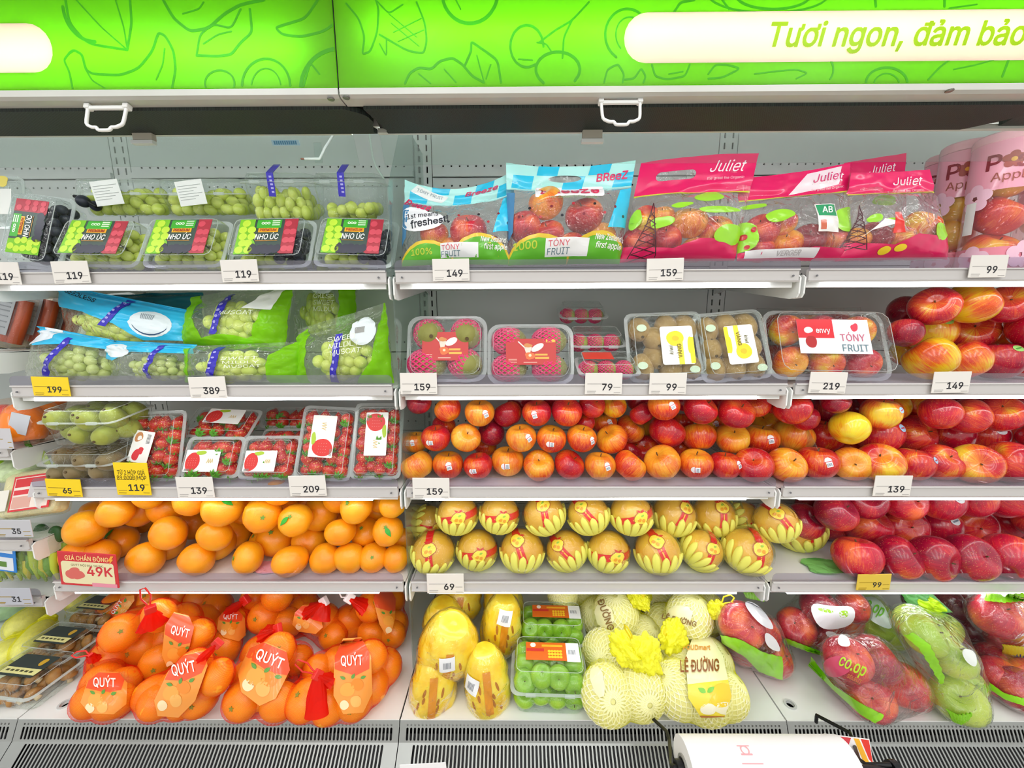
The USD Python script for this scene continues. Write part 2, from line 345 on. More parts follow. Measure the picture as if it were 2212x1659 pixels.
# ------------------------------------------------------------------ lit signs
def sign_rails(px_list, y):    # drawings given in photo pixels are taken to metres on the sign's plane
    return np.array([[at(px, py, y)[0], at(px, py, y)[2]] for px, py in px_list])
GREEN = backlit('#a2ee3c', .25); DGREEN = backlit('#8ce254', .25); CREAM = backlit('#fff0e2', .4); LIME = backlit('#c8ec30', .3)
def sdraw(pts, w=4.0):
    q = sign_rails(pts, SY); s = mpp((0, SY, 1.74))
    n = len(q); tt = np.linspace(0, n - 1, 6 * n); xy = np.stack([np.interp(tt, np.arange(n), q[:, k]) for k in (0, 1)], 1)
    for _ in range(3): xy[1:-1] = (xy[:-2] + 2 * xy[1:-1] + xy[2:]) / 4
    return LineString(xy).buffer(w * s / 2, quad_segs=2)
def arc(cx, cy, rx, ry, a0, a1, n=14): return [(cx + rx * math.cos(math.radians(a)), cy + ry * math.sin(math.radians(a))) for a in np.linspace(a0, a1, n)]
def lit_sign(x0, x1, label, loz, drawings, words):
    t = Thing('lit_sign', label, 'sign')
    face = sbox(x0, SZ0, x1, SZ1)
    def lay(poly, th, off): return xf(ext(poly, th), tr(0, SY - off, 0) @ UP)
    lz = affinity.translate(Polygon(rrect(loz[1] - loz[0], loz[3] - loz[2], .5)), (loz[0] + loz[1]) / 2, (loz[2] + loz[3]) / 2).intersection(face)
    t.part('face_panel', xf(ext(face.difference(lz), .003), tr(0, SY + .003, 0) @ UP), GREEN)
    for nm, strokes in drawings:
        g = unary_union([sdraw(p, w) for p, w in strokes]).intersection(face.buffer(-.0005)).difference(lz)
        for gg in getattr(g, 'geoms', [g]):
            if gg.area > 1e-6: t.part(nm, lay(gg, .0003, .0001), DGREEN)
    t.part('lozenge', xf(ext(lz, .003), tr(0, SY + .003, 0) @ UP), CREAM)
    if words is not None: t.part('lettering', words, LIME)
    t.part('housing', cat([bx(x0, x1, SY + .088, SY + .092, SZ0, SZ1), bx(x0, x1, SY + .003, SY + .092, SZ0, SZ0 + .002), bx(x0, x1, SY + .003, SY + .092, SZ1, SZ1 + .003),
                           bx(x0, x0 + .002, SY + .003, SY + .09, SZ0, SZ1), bx(x1 - .002, x1, SY + .003, SY + .09, SZ0, SZ1)]), plain('#7d7f7d', .5))
    t.part('top_rim', bx(x0, x1, SY - .003, SY + .01, SZ1 + .0005, SZ1 + .006), WHITE)
    return t
TB = glow((1, .97, .82), TUBE)
def cyl_x(x0, x1, y, z, r): return tube([(x0, y, z), ((x0 + x1) / 2, y, z), (x1, y, z)], r, 10)
q0 = at(113, 104, SY)[0]; zt_, zb_ = at(60, 50, SY)[2], at(60, 157, SY)[2]
dl = [('leaf_drawing', [(arc(205, 0, 70, 90, 170, 90), 7), ([(140, -10), (150, 50), (190, 95), (275, 108)], 5), ([(275, 108), (285, 50), (280, -10)], 5), ([(165, 0), (220, 60), (272, 105)], 3), ([(250, 0), (268, 60), (275, 105)], 3)]),
      ('banana_drawing', [([(150, 115), (160, 108), (178, 118), (185, 150), (200, 160), (260, 163), (300, 148), (330, 110), (342, 70), (358, 78), (375, 110), (380, 150), (372, 190)], 5), ([(150, 115), (138, 130), (150, 155), (158, 195)], 4), ([(356, 105), (352, 140), (338, 172)], 3), ([(185, 150), (200, 175), (235, 195)], 3)]),
      ('leaf_drawing', [([(350, -5), (375, 40), (410, 68), (450, 62), (485, 30), (520, 10), (570, 0)], 6), ([(425, 120), (432, 75), (460, 52), (500, 62), (520, 20)], 4), ([(425, 120), (470, 122), (500, 118), (520, 92), (545, 70), (540, 20)], 5), ([(440, 95), (470, 75), (500, 68)], 3), ([(395, 30), (430, 20), (440, 5)], 3)]),
      ('banana_drawing', [([(730, 45), (700, 68), (650, 80), (610, 75), (595, 60), (620, 52), (660, 40), (690, -5)], 5)]),
      ('slice_drawing', [(arc(575, 185, 52, 58, 180, 360), 5), (arc(575, 190, 32, 42, 190, 350), 3)]), ('seed_drawing', [(arc(475, 180, 32, 28, 160, 380), 4)]),
      ('apple_drawing', [(arc(735, 190, 85, 85, 180, 280), 8), ([(655, 190), (670, 135), (690, 160)], 4)])]
lit_sign(-1.6, -.0015, 'glowing green fruit-patterned sign above the boxed grapes, end of a blank cream lozenge', (q0 - .9, q0, zb_, zt_), dl, None)
q1 = at(1348, 84, SY)[0]; zt_, zb_ = at(1700, 24, SY)[2], at(1700, 134, SY)[2]
o = at(1661, 101, SY); s = mpp(o)
w1 = text2d('Tươi ngon, đảm bảo', 45 * s, True, slant=.2); w1.vertices[:, 0] *= 546 * s / np.ptp(w1.vertices[:, 0])
words = flat(w1, o + np.array([0, -.0008, 0]), (1, 0, 0), (0, 0, 1), .0003, .0002)
dr = [('corn_drawing', [([(748, 8), (775, 40), (788, 80), (782, 118), (800, 112), (815, 70), (818, 20), (812, 0)], 4), ([(812, 0), (840, 30), (870, 10)], 3), ([(900, 5), (918, 50), (922, 90), (915, 116), (880, 110), (820, 75)], 4), ([(835, 85), (835, 122), (820, 95)], 3), ([(840, 30), (900, 80)], 2), ([(850, 70), (910, 40)], 2), ([(845, 50), (905, 100)], 2), ([(860, 90), (915, 65)], 2)]),
      ('apple_drawing', [(arc(1015, -15, 60, 66, 0, 180), 7), ([(985, 0), (995, 20)], 3), ([(1075, 0), (1065, 20)], 4)]),
      ('leaf_drawing', [([(875, 180), (885, 158), (905, 146), (932, 150), (950, 132), (978, 125), (1000, 140), (1020, 165), (1045, 178)], 5), ([(1005, 140), (1018, 110), (1018, 90), (1040, 105), (1075, 130), (1082, 178)], 5), ([(1030, 120), (1045, 175)], 3), ([(905, 160), (930, 180)], 3), ([(960, 150), (985, 178)], 3), ([(1060, 140), (1050, 170)], 3)]),
      ('cherry_drawing', [(arc(1138, 100, 36, 46, 60, 360), 5), (arc(1205, 150, 48, 38, 130, 400), 6), ([(1165, 92), (1200, 65), (1235, 45), (1272, 5)], 4), ([(1235, 45), (1218, 80), (1215, 125)], 4), ([(1160, 92), (1180, 95), (1190, 110)], 3), ([(1120, 128), (1150, 130)], 3)]),
      ('lemon_drawing', [(arc(1355, 75, 48, 56, 120, 330), 5), (arc(1360, 75, 30, 38, 130, 300), 3)]),
      ('leaf_drawing', [([(1305, 178), (1312, 150), (1335, 138), (1348, 160), (1345, 178)], 4), ([(1350, 172), (1370, 170), (1385, 147), (1395, 165), (1390, 178)], 4), ([(1408, 140), (1415, 165), (1440, 172), (1480, 165), (1490, 140)], 4), ([(1445, 160), (1475, 155)], 3)]),
      ('vine_drawing', [([(1530, 160), (1545, 140), (1570, 140), (1600, 148), (1560, 168), (1530, 170)], 4), ([(1630, 160), (1670, 155), (1720, 150), (1745, 158), (1720, 170)], 3), (arc(1770, 150, 30, 32, 230, 400), 4), (arc(1915, 180, 45, 34, 180, 360), 5), (arc(1915, 185, 28, 26, 190, 350), 3), ([(2005, 172), (2030, 145), (2050, 130)], 4), ([(2060, 150), (2110, 140), (2150, 128)], 3), ([(2165, 165), (2178, 130)], 5)]),
      ('ring_drawing', [(arc(1670, -10, 80, 30, 0, 180), 5), (arc(1660, -12, 130, 40, 0, 180), 4), ([(1455, 28), (1470, 5), (1500, 0)], 5), ([(1560, 0), (1575, 20)], 4), ([(1890, 0), (1892, 14)], 5), ([(2040, 0), (2040, 14)], 5), ([(2050, 18), (2110, 10)], 3)])]
lit_sign(.0015, 1.7, 'glowing green sign with the slogan lozenge above the bagged apples', (q1, q1 + 1.2, zb_, zt_), dr, words)
for x0, x1, z, lab in ((-1.55, -.05, SZ0 + .052, 'fluorescent tube glowing inside the green sign above the grapes'), (.045, 1.65, SZ0 + .075, 'fluorescent tube glowing inside the green slogan sign')):
    one('sign_lamp', cyl_x(x0, x1, SY + .034, z, .007), TB, lab, 'lamp')

# ------------------------------------------------------------------ shelves
one('canopy_lamp', bx(-1.85, 1.85, -.088, -.080, 1.674, 1.682), glow((.96, .985, 1.0), LED * 1.7), 'strip lamp tucked behind the honeycomb under the canopy', 'lamp')
RAILZ = [1.45, 1.198, .95, .6985]
STRIP = glow((.96, .985, 1.0), LED)
RAILC = film('#eceaf2', .11, '#c9c6cf', .8, .08); RAILG = plain('#c9c6c4', .4)
def shelf_build(name_label, X0, X1, zr, lit=True, deep=YB, brk=True):
    t = Thing('shelf', name_label, 'shelf', tr(X0, 0, zr)); W = X1 - X0
    t.part('tray', cat([bx(.006, W - .006, .0125, deep - .004, -.042, -.034), bx(.006, W - .006, .0125, .0165, -.05, -.034)]), WHITE)
    r = rrect(W - .012, .026, .012, 4, W / 2, -.013); r[r[:, 1] < -.013, 1] = -.026
    pl = Polygon([(x, y) for x, y in r]).buffer(0)
    t.part('clear_upstand', xf(ext(pl, .0018), tr(0, .002, 0) @ UP), RAILC)
    ch = ext(Polygon([(-.002, -.022), (.004, -.022), (.010, -.024), (.010, -.049), (-.001, -.050), (-.003, -.047), (.001, -.046), (.001, -.026), (-.003, -.025)]), W - .014)
    ch.vertices = np.stack([.007 + ch.vertices[:, 2], ch.vertices[:, 0], ch.vertices[:, 1]], 1)
    t.part('price_rail', ch, RAILG)
    if lit: t.part('light_strip', bx(.05, W - .07, .004, .013, -.0595, -.0515), STRIP, 'white glowing strip lamp under the shelf edge')
    t.part('lamp_profile', bx(.012, W - .012, .013, .02, -.061, -.05), WHITE)
    for x in (.0, W - .0035):
        pg = Polygon([(.002, -.04), (.002, -.074), (.008, -.083), (.03, -.085), (.33, -.045), (deep - .004, -.055), (deep - .004, -.034), (.01, -.034)]) if brk else Polygon([(0, .0), (0, -.05), (deep - .01, -.05), (deep - .01, 0)])
        m = ext(pg, .0035); m.vertices = np.stack([x + m.vertices[:, 2], m.vertices[:, 0], m.vertices[:, 1]], 1)
        t.part('bracket', m, WHITE)
    for x in (.022, W - .022):
        t.part('screw', xf(trimesh.creation.cylinder(.0022, .002, sections=10), tr(x, -.003, -.037) @ rot(90, 'x')), plain('#6f6f73', .4))
    return t
BAYS = ((-.9, 0, 'left'), (0, .9, 'middle'), (.9, 1.8, 'right'))
SHW = {('left', 0): 'carrying the boxed grapes', ('middle', 0): 'carrying the blue and pink apple bags', ('right', 0): 'carrying the pink apple tubes', ('left', 1): 'carrying the bagged grapes', ('middle', 1): 'carrying the kiwi boxes',
       ('right', 1): 'carrying the boxed red apples above the 219 tag', ('left', 2): 'carrying the strawberry boxes', ('middle', 2): 'carrying the orange-red apples with white stickers', ('right', 2): 'carrying the red apples with blue stickers', ('left', 3): 'carrying the loose mandarins', ('middle', 3): 'carrying the yellow foam-cupped pears', ('right', 3): 'carrying the dark red apples, lowest on that side'}
for i, zr in enumerate(RAILZ):
    for X0, X1, b in BAYS:
        shelf_build('white metal shelf with clear price rail ' + SHW[(b, i)], X0 + .0035, X1 - .0035, zr, True)
NB = [1.285, 1.052, .812, .655]
for i, (zr, w) in enumerate(zip(NB, ('dark boxed goods', 'orange peppers', 'red-labelled vegetable pack', 'green vegetables with blue label'))):
    shelf_build('white shelf at the left end carrying the ' + w, -1.8, -.925, zr, False, .33)

# clear acrylic dividers between the bays
def divider(X, pts, label):
    m = ext(Polygon(pts), .003); m.vertices = np.stack([X - .0015 + m.vertices[:, 2], m.vertices[:, 0], m.vertices[:, 1]], 1)
    t = Thing('bay_divider', label, 'divider'); t.part('sheet', m, film('#e9f1ee', .05, '#dbe7e2', .85, .03))
    return t
divider(.0, [(.015, 1.60), (.015, .41), (YB - .01, .41), (YB - .01, 1.80), (.16, 1.80)], 'tall clear acrylic divider between the mandarins and the yellow pears')
divider(.902, [(.03, .68), (.17, .84), (YB - .01, .85), (YB - .01, .68)], 'small slant-topped clear divider between yellow pears and dark red apples')
divider(1.03, [(.03, .93), (.03, .965), (.12, 1.05), (.25, 1.08), (.25, .93)], 'small clear divider among the apples with blue stickers')

# ------------------------------------------------------------------ base deck and grilles
DZ, DY = .40, -.11
D65, D40 = math.radians(65), math.radians(40)
GA = np.array([DY, DZ]); GB = GA + .046 * np.array([-math.cos(D65), -math.sin(D65)]); GC = GB + .17 * np.array([-math.cos(D40), -math.sin(D40)])
def deckhole(pl, x, y): return pl.difference(Point(x, y).buffer(.009))
for X0, X1, lab, hole in ((-1.8, -.9, 'white deck panel under the boxed mushrooms', None), (-.9, 0, 'white deck panel under the red net bags', (-.828, -.077)), (0, .9, 'white deck panel under the pineapples and yellow pear bags', None), (.9, 1.8, 'white deck panel with a drain hole under the bagged apples', (.935, -.073))):
    pl = sbox(X0 + .0018, DY, X1 - .0018, YB)
    if hole: pl = deckhole(pl, *hole)
    t = Thing('deck_panel', lab, 'deck panel'); t.part('panel', xf(ext(pl, .006), tr(0, 0, DZ - .006)), WHITE)
    t.part('front_fold', bx(X0 + .0018, X1 - .0018, DY - .002, DY, DZ - .02, DZ + .0005), WHITE)
    if hole:
        t.part('hole_rim', xf(trimesh.creation.annulus(.009, .0135, .0025, sections=24), tr(hole[0], hole[1], DZ + .001)), plain('#c9cccb', .35))
one('deck_cavity', bx(-1.9, 1.9, -.10, YB, .1, .385), DARK, 'dark hollow under the white deck behind the air grille', 'cavity', kind='structure')
def slot(x, y0, y1, w): return LineString([(x, y0 + w / 2), (x, y1 - w / 2)]).buffer(w / 2, quad_segs=3) if y1 - y0 > w * 1.02 else Point(x, (y0 + y1) / 2).buffer(w / 2, quad_segs=4)
def grille(X0, X1, label):
    t = Thing('air_grille', label, 'grille')
    xs = np.arange(X0 + .018, X1 - .012, .0088)
    ins = (xs > X0 + .035) & (xs < X1 - .03)
    L1, L2 = .046, .17
    up = sbox(X0, -L1, X1, 0)
    up = up.difference(unary_union([slot(x, -.0135, -.0092, .0043) for x in xs] + [slot(x, -L1 + .004, -.0165, .0052) for x in xs]))
    lo = sbox(X0, -L2, X1, 0).difference(unary_union([slot(x, -L2 + .01, -.004, .0052) for x in xs[ins]]))
    for nm, pl, P, a in (('upper_face', up, GA, 65), ('lower_face', lo, GB, 40)):
        # drawing's -y runs down the slope
        d = np.array([0, -math.cos(math.radians(a)), -math.sin(math.radians(a))])
        t.part(nm, flat(shape2d(pl), (0, P[0], P[1]), (1, 0, 0), -d, .0012, 0), STEEL)
    return t
for X0, X1, w in ((-1.8, -.9, 'below the boxed mushrooms'), (-.9, 0, 'below the red net bags'), (0, .9, 'below the pineapples and yellow bags'), (.9, 1.8, 'below the bagged red and green apples')):
    grille(X0 + .001, X1 - .001, 'slotted steel air grille ' + w)
# pale plates behind the upper slots at the joints, and the kick plate far below
one('grille_duct', xf(bx(-1.9, 1.9, -.012, -.004, -.19, .0), tr(0, GB[0] + .03, GB[1] - .012) @ rot(-50 + 0, 'x')), plain('#08080c', .5), 'black duct behind the steel air grille slots', 'duct', kind='structure')
one('trim_2', bx(-1.9, 1.9, GC[0] - .01, GC[0] + .02, .02, GC[1] + .004), WHITE, 'white kick plate of the case below the air grille', 'trim', kind='structure')

# ------------------------------------------------------------------ price tags
INK = plain('#2b2b30', .6); INK2 = plain('#a9a6a2', .6); PAPER = plain('#e9e5df', .5); YEL = plain('#f7d411', .45)
def price_tag(px, py, txt, label, paper=PAPER, w=80, h=47, rz=0.0, Y=-.008, ink=INK, extra=None, cat_='price tag'):
    P = at(px, py, Y); k = mpp(P); W, H = w * k, h * k
    t = Thing('price_tag', label, cat_, tr(P) @ rot(rz, 'y'))
    t.part('card', rbx(-W / 2, W / 2, 0, .0022, -H / 2, H / 2, .001), paper)
    def ft(m, x, z): return flat(m, (x, -.0001, z), (1, 0, 0), (0, 0, 1), .0002, .0001)
    if txt: t.part('number', ft(text2d(txt, min(.30 * H, 14.5 * k), True, anchor='c'), .10 * W, -.30 * H if extra is None else -.36 * H), ink)
    ln = [ft(shape2d(sbox(a, z, b, z + 1.2 * k)), 0, 0) for a, b, z in ((-.44 * W, .05 * W, -.02 * H), (.27 * W, .46 * W, -.18 * H), (-.44 * W, -.2 * W, -.36 * H), (.28 * W, .46 * W, -.43 * H), (-.44 * W, -.22 * W, -.44 * H))]
    t.part('fine_print', cat(ln), INK2 if paper is PAPER else plain('#a08416', .6), kind='stuff')
    if extra: extra(t, W, H, k, ft)
    return t
for px, py, txt, lab in ((2, 590, '119', 'white price tag 119 at the far left end of the top shelf'), (152, 588, '119', 'white price tag 119 under the leftmost label-up box of green grapes'), (517, 585, '119', 'white price tag 119 under the third label-up grape box'),
        (974, 583, '149', 'white price tag 149 under the blue apple bags'), (1437, 582, '159', 'white price tag 159 under the tall pink apple bag with handle slot'), (2136, 575, '99', 'white price tag 99 under the pink apple tubes'),
        (448, 837, '389', 'white price tag 389 under the green grape bags'), (904, 829, '159', 'white price tag 159 under the pink-netted kiwi box'), (1304, 829, '79', 'white price tag 79 under the small pink-netted kiwi packs'),
        (1443, 829, '99', 'white price tag 99 under the gold kiwi box with yellow label'), (1789, 827, '219', 'white price tag 219 under the boxed red apples'), (2056, 826, '149', 'white price tag 149 under the heap of red and yellow apples'),
        (421, 1053, '139', 'white price tag 139 under the small strawberry boxes'), (664, 1050, '209', 'white price tag 209 under the tall strawberry boxes'), (931, 1055, '159', 'white price tag 159 under the orange-red apples with white stickers'),
        (1929, 1050, '139', 'white price tag 139 under the red apples with blue stickers'), (962, 1261, '69', 'white price tag 69 under the yellow foam-cupped pears')):
    price_tag(px, py, txt, lab, rz=rnd(lab).uniform(-1.5, 1.5))
price_tag(109, 835, '199', 'yellow price tag 199 under the blue grape bags', YEL, 80, 42, 1.5)
price_tag(137, 1054, '65', 'yellow price tag 65 under the boxes of small green fruit', YEL, 76, 40, 2)
price_tag(1888, 1258, '99', 'yellow price tag 99 under the dark red apples', plain('#e2c24a', .45), 72, 38, -1)
def promo(t, W, H, k, ft):
    t.part('lettering', cat([ft(text2d('TỪ 2 HỘP GIÁ', 9.5 * k, anchor='c', width=.8 * W), 0, .14 * H), ft(text2d('89.000Đ/HỘP', 9.5 * k, anchor='c', width=.86 * W), 0, -.02 * H)]), plain('#5b4a08', .6))
price_tag(285, 1035, '119', 'tall yellow price tag 119 offering two boxes, under the leftmost strawberry box', YEL, 74, 74, 1, extra=promo)
price_tag(26, 1142, '35', 'grey price tag 35 at the left end under the red-labelled vegetable pack', plain('#c2c3c9', .5), 84, 40, 0, -.02)
price_tag(26, 1289, '31', 'grey price tag 31 at the left end under the blue-labelled greens', plain('#b9bcc6', .5), 84, 40, 0, -.02)
price_tag(4, 948, '', 'blank grey price tag at the left end under the orange peppers', plain('#c9c8cd', .5), 42, 46, 0, -.02)
# red promotion card
P = at(190, 1231, -.012); k = mpp(P); W, H = 126 * k, 80 * k
t = Thing('promotion_card', 'red and cream promotion card 49K in front of the mandarins', 'promotion card', tr(P) @ rot(4, 'y'))
t.part('card', rbx(-W / 2, W / 2, 0, .003, -H / 2, H / 2, .0015), plain('#cf2f38', .4))
def ft(m, x, z, o=.0001): return flat(m, (x, -.0001, z), (1, 0, 0), (0, 0, 1), .0002, o)
t.part('cream_field', ft(shape2d(Polygon(list(rrect(.9 * W, .66 * H, .05 * W)) )), 0, -.1 * H), plain('#e9e0b4', .5))
t.part('headline', ft(text2d('GIÁ CHẤN ĐỘNG', 10 * k, True, anchor='c', width=.74 * W), 0, .27 * H), plain('#f6d08a', .5))
t.part('price', ft(text2d('49K', 21 * k, True, anchor='c'), .2 * W, -.16 * H, .0004), plain('#cf2f3c', .5))
t.part('product_line', ft(text2d('QUÝT NỘI ĐỊA TRUNG', 4.6 * k, anchor='c', width=.55 * W), 0, .1 * H, .0004), plain('#8c8460', .6))
t.part('fruit_print', ft(shape2d(unary_union([blob(-.24 * W, -.08 * H, .1 * W, .13 * H, 1), blob(-.3 * W, -.16 * H, .1 * W, .12 * H, 2), blob(-.17 * W, -.17 * H, .11 * W, .12 * H, 3)])), 0, 0, .0004), plain('#d7685f', .5))
t.part('footer_bar', ft(shape2d(sbox(.05 * W, -.49 * H, .48 * W, -.38 * H)), 0, 0, .0005), plain('#e592a6', .5))
t.part('lightning_mark', ft(shape2d(Polygon([(.36 * W, .3 * H), (.42 * W, .45 * H), (.47 * W, .45 * H), (.43 * W, .36 * H), (.46 * W, .36 * H), (.38 * W, .2 * H), (.4 * W, .3 * H)])), 0, 0, .0005), plain('#f3a73a', .5))
# ================================================================== loose fruit
BACKCOL = 0
def apple_mesh(R=.045, tall=.92, n=20, m=26, seed=0):
    ph = np.linspace(0, PI, n)[:, None]; th = np.arange(m)[None] * 2 * PI / m; r = rnd('am', seed)
    lob = 1 + .02 * np.cos(5 * th + r.uniform(0, 6)) * (1 - np.cos(ph)) / 2 + .025 * np.cos(2 * th + r.uniform(0, 6)) * np.sin(ph)
    x = np.sin(ph) * (1 + .09 * np.cos(ph)) * lob
    z = tall * np.cos(ph) - .30 * np.exp(-(ph / .40) ** 2) + .17 * np.exp(-((PI - ph) / .33) ** 2)
    z = z + 0 * th; sh = r.uniform(-.06, .06)
    V = R * np.stack([x * np.cos(th) + sh * z, x * np.sin(th), z], -1).reshape(-1, 3)
    return cat([(V, grid_faces(n, m, True))])
def surf_patch(mesh, poly, d, up=(0, 0, 1), off=.0006, size=.003):
    """A sticker: polygon (metres) pressed on a closed mesh from direction d."""
    d = np.asarray(d, float) / np.linalg.norm(d); u = np.cross(up, d); u /= np.linalg.norm(u); v = np.cross(d, u)
    pm = shape2d(poly); f = pm.faces[(pm.vertices[pm.faces][:, :, 2] > .5).all(1)]; pm = trimesh.Trimesh(pm.vertices, f, process=True); pm = fine(pm, size)
    o = pm.vertices[:, :1] * u + pm.vertices[:, 1:2] * v + d * .2
    hit, ri, _ = mesh.ray.intersects_location(o, np.broadcast_to(-d, o.shape), multiple_hits=False)
    q = o.copy(); q[ri] = hit + d * off; bad = np.ones(len(o), bool); bad[ri] = False
    if bad.any(): q[bad] = q[~bad].mean(0)
    return trimesh.Trimesh(q, pm.faces, process=False)
def skin(name, cols, stops, streak=.5, seed=0, dots='#e8c070', rough=.26, big=14.0):
    """Apple skin: blush by low noise, meridian streaks, pale pores."""
    r = rnd(name, seed)
    nodes = {'tc': ('texture_coordinate', {}), 'mp': ('mapping', dict(location=[r.uniform(0, 9) for _ in range(3)])), 'n': ('noise_texture', dict(scale=big, detail=1.5)),
             's': ('separate_xyz', {}), 'at': ('vector_math', dict(math_type='multiply', vector2=(1, 1, 0))), 'nz': ('vector_math', dict(math_type='normalize')),
             'sc': ('vector_math', dict(math_type='scale', scale=9.0)), 'cz': ('vector_math', dict(math_type='multiply', vector2=(0, 0, 26))), 'ad': ('vector_math', dict(math_type='add')),
             'sn': ('noise_texture', dict(scale=1.6, detail=3.0, roughness=.65)), 'mul': ('math', dict(math_type='multiply_add', value2=streak, value3=-streak * .5)), 'sum': ('math', dict(math_type='add')),
             'r': ('rgb_ramp', dict(ramp=[(p, lin(c)) for p, c in zip(stops, cols)])), 'v': ('voronoi_texture', dict(scale=260.0)), 'vr': ('rgb_ramp', dict(ramp=[(.0, (1, 1, 1)), (.16, (1, 1, 1)), (.24, (0, 0, 0))])),
             'pm': ('math', dict(math_type='multiply', value2=.28)), 'mx': ('mix_color', dict(b=lin(dots))), 'p': ('principled_bsdf', dict(roughness=rough, coat_weight=.35, coat_roughness=.12, subsurface_weight=.08, subsurface_scale=.004))}
    links = [('tc.object', 'mp.vector'), ('mp.vector', 'n.vector'), ('tc.object', 'at.vector1'), ('at.vector', 'nz.vector1'), ('nz.vector', 'sc.vector1'), ('tc.object', 'cz.vector1'), ('sc.vector', 'ad.vector1'), ('cz.vector', 'ad.vector2'),
             ('ad.vector', 'sn.vector'), ('sn.fac', 'mul.value1'), ('n.fac', 'sum.value1'), ('mul.value', 'sum.value2'), ('sum.value', 'r.fac'), ('tc.object', 'v.vector'), ('v.distance', 'vr.fac'), ('vr.color', 'pm.value1'),
             ('pm.value', 'mx.fac'), ('r.color', 'mx.a'), ('mx.result', 'p.base_color')]
    return M_(name, nodes, links, 'p.BSDF')
SK = {'fire': skin('skin_fire', ['#f5b32a', '#ee7d22', '#d63a1c', '#b81824'], [.25, .42, .56, .74], .55, 1),
      'amber': skin('skin_amber', ['#f8c23a', '#f39a2a', '#e0551f', '#c02a1e'], [.3, .5, .66, .85], .5, 2),
      'ruby': skin('skin_ruby', ['#f08a22', '#d62a20', '#b3102c', '#96082c'], [.2, .36, .52, .75], .4, 3),
      'crimson': skin('skin_crimson', ['#efc23a', '#e2522c', '#c21632', '#93082e'], [.27, .40, .54, .8], .42, 4, rough=.2),
      'flame': skin('skin_flame', ['#f3d03c', '#ee7a2a', '#cf1c2c', '#a3082e'], [.3, .45, .58, .75], .35, 5, rough=.2),
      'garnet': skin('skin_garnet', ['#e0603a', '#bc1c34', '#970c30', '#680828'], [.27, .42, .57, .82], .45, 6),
      'garnet_light': skin('skin_garnet_light', ['#ee6a34', '#d0243a', '#ac0c36', '#82082e'], [.25, .42, .6, .8], .5, 7),
      'gold': skin('skin_gold', ['#f2dc2e', '#f0c020', '#e8641e', '#c01c24'], [.35, .5, .62, .8], .35, 8, rough=.2),
      'green': skin('skin_green', ['#d2dc58', '#bccf46', '#a6c23c', '#90b232'], [.2, .4, .6, .8], .3, 9, dots='#dbe8a0'),
      'lime': skin('skin_lime', ['#a8c83a', '#8fbf2e', '#7db026', '#6aa01e'], [.2, .4, .6, .8], .3, 9, dots='#dbe8a0'),
      'plum': skin('skin_plum', ['#a04a50', '#80283a', '#661a30', '#4c1226'], [.25, .45, .6, .8], .5, 10)}
STEM = plain('#5b4527', .7)
APPLES = {}
def apple(kind, sticker, M, label, group=None, seed=0):
    key = (kind, sticker, seed % 2)
    if key in APPLES: return APPLES[key].copy(M, label, group)
    R = .045; t = Thing('apple', label, 'apple', M, group); m = apple_mesh(R, .9 if kind not in ('crimson', 'flame', 'garnet', 'garnet_light', 'gold') else .98, seed=seed % 2)
    t.part('flesh', m, SK[kind], smooth=True)
    t.part('stem', tube([(0, 0, .5 * R), (.01 * R, .02 * R, .68 * R), (.05 * R, .02 * R, .8 * R)], .0015, 6), STEM)
    if sticker:
        d = {'cap': (.15, -1, .35), 'capb': (-.35, -1, .1), 'blue': (.1, -1, .55), 'lime': (0, -1, .7), 'silver': (.2, -1, .6)}[sticker]
        if sticker.startswith('cap'):
            a = math.radians(15 if sticker == 'cap' else 95)
            cap = affinity.rotate(Polygon([(.0085 * math.cos(q), .001 + .009 * math.sin(q)) for q in np.linspace(0, PI, 12)]), math.degrees(a), origin=(0, 0))
            box_ = affinity.rotate(sbox(-.007, -.0125, .007, -.0005), math.degrees(a), origin=(0, 0))
            t.part('sticker', surf_patch(m, cap, d), plain('#f4f1f3', .4)); t.part('barcode_sticker', surf_patch(m, box_, d), plain('#eef2f6', .4))
            bars = affinity.rotate(unary_union([sbox(-.0055 + .0022 * k, -.010, -.0045 + .0022 * k, -.0035) for k in range(5)]), math.degrees(a), origin=(0, 0))
            t.part('barcode', surf_patch(m, bars, d, off=.0009), plain('#6a7488', .5), kind='stuff')
            t.part('red_line', surf_patch(m, affinity.rotate(sbox(-.008, -.0004, .008, .0008), math.degrees(a), origin=(0, 0)), d, off=.0009), plain('#d0405a', .5))
        else:
            e = affinity.scale(Point(0, 0).buffer(1, quad_segs=6), .0105, .0085)
            t.part('sticker', surf_patch(m, e, d), plain({'blue': '#a9d0ee', 'lime': '#9fdc74', 'silver': '#dfe4e8'}[sticker], .35))
            t.part('sticker_print', surf_patch(m, affinity.rotate(sbox(-.007, -.0016, .007, .0016), 12, origin=(0, 0)), d, off=.0009), plain({'blue': '#c2506a', 'lime': '#4f9a3c', 'silver': '#7b8796'}[sticker], .4))
    APPLES[key] = t; return t

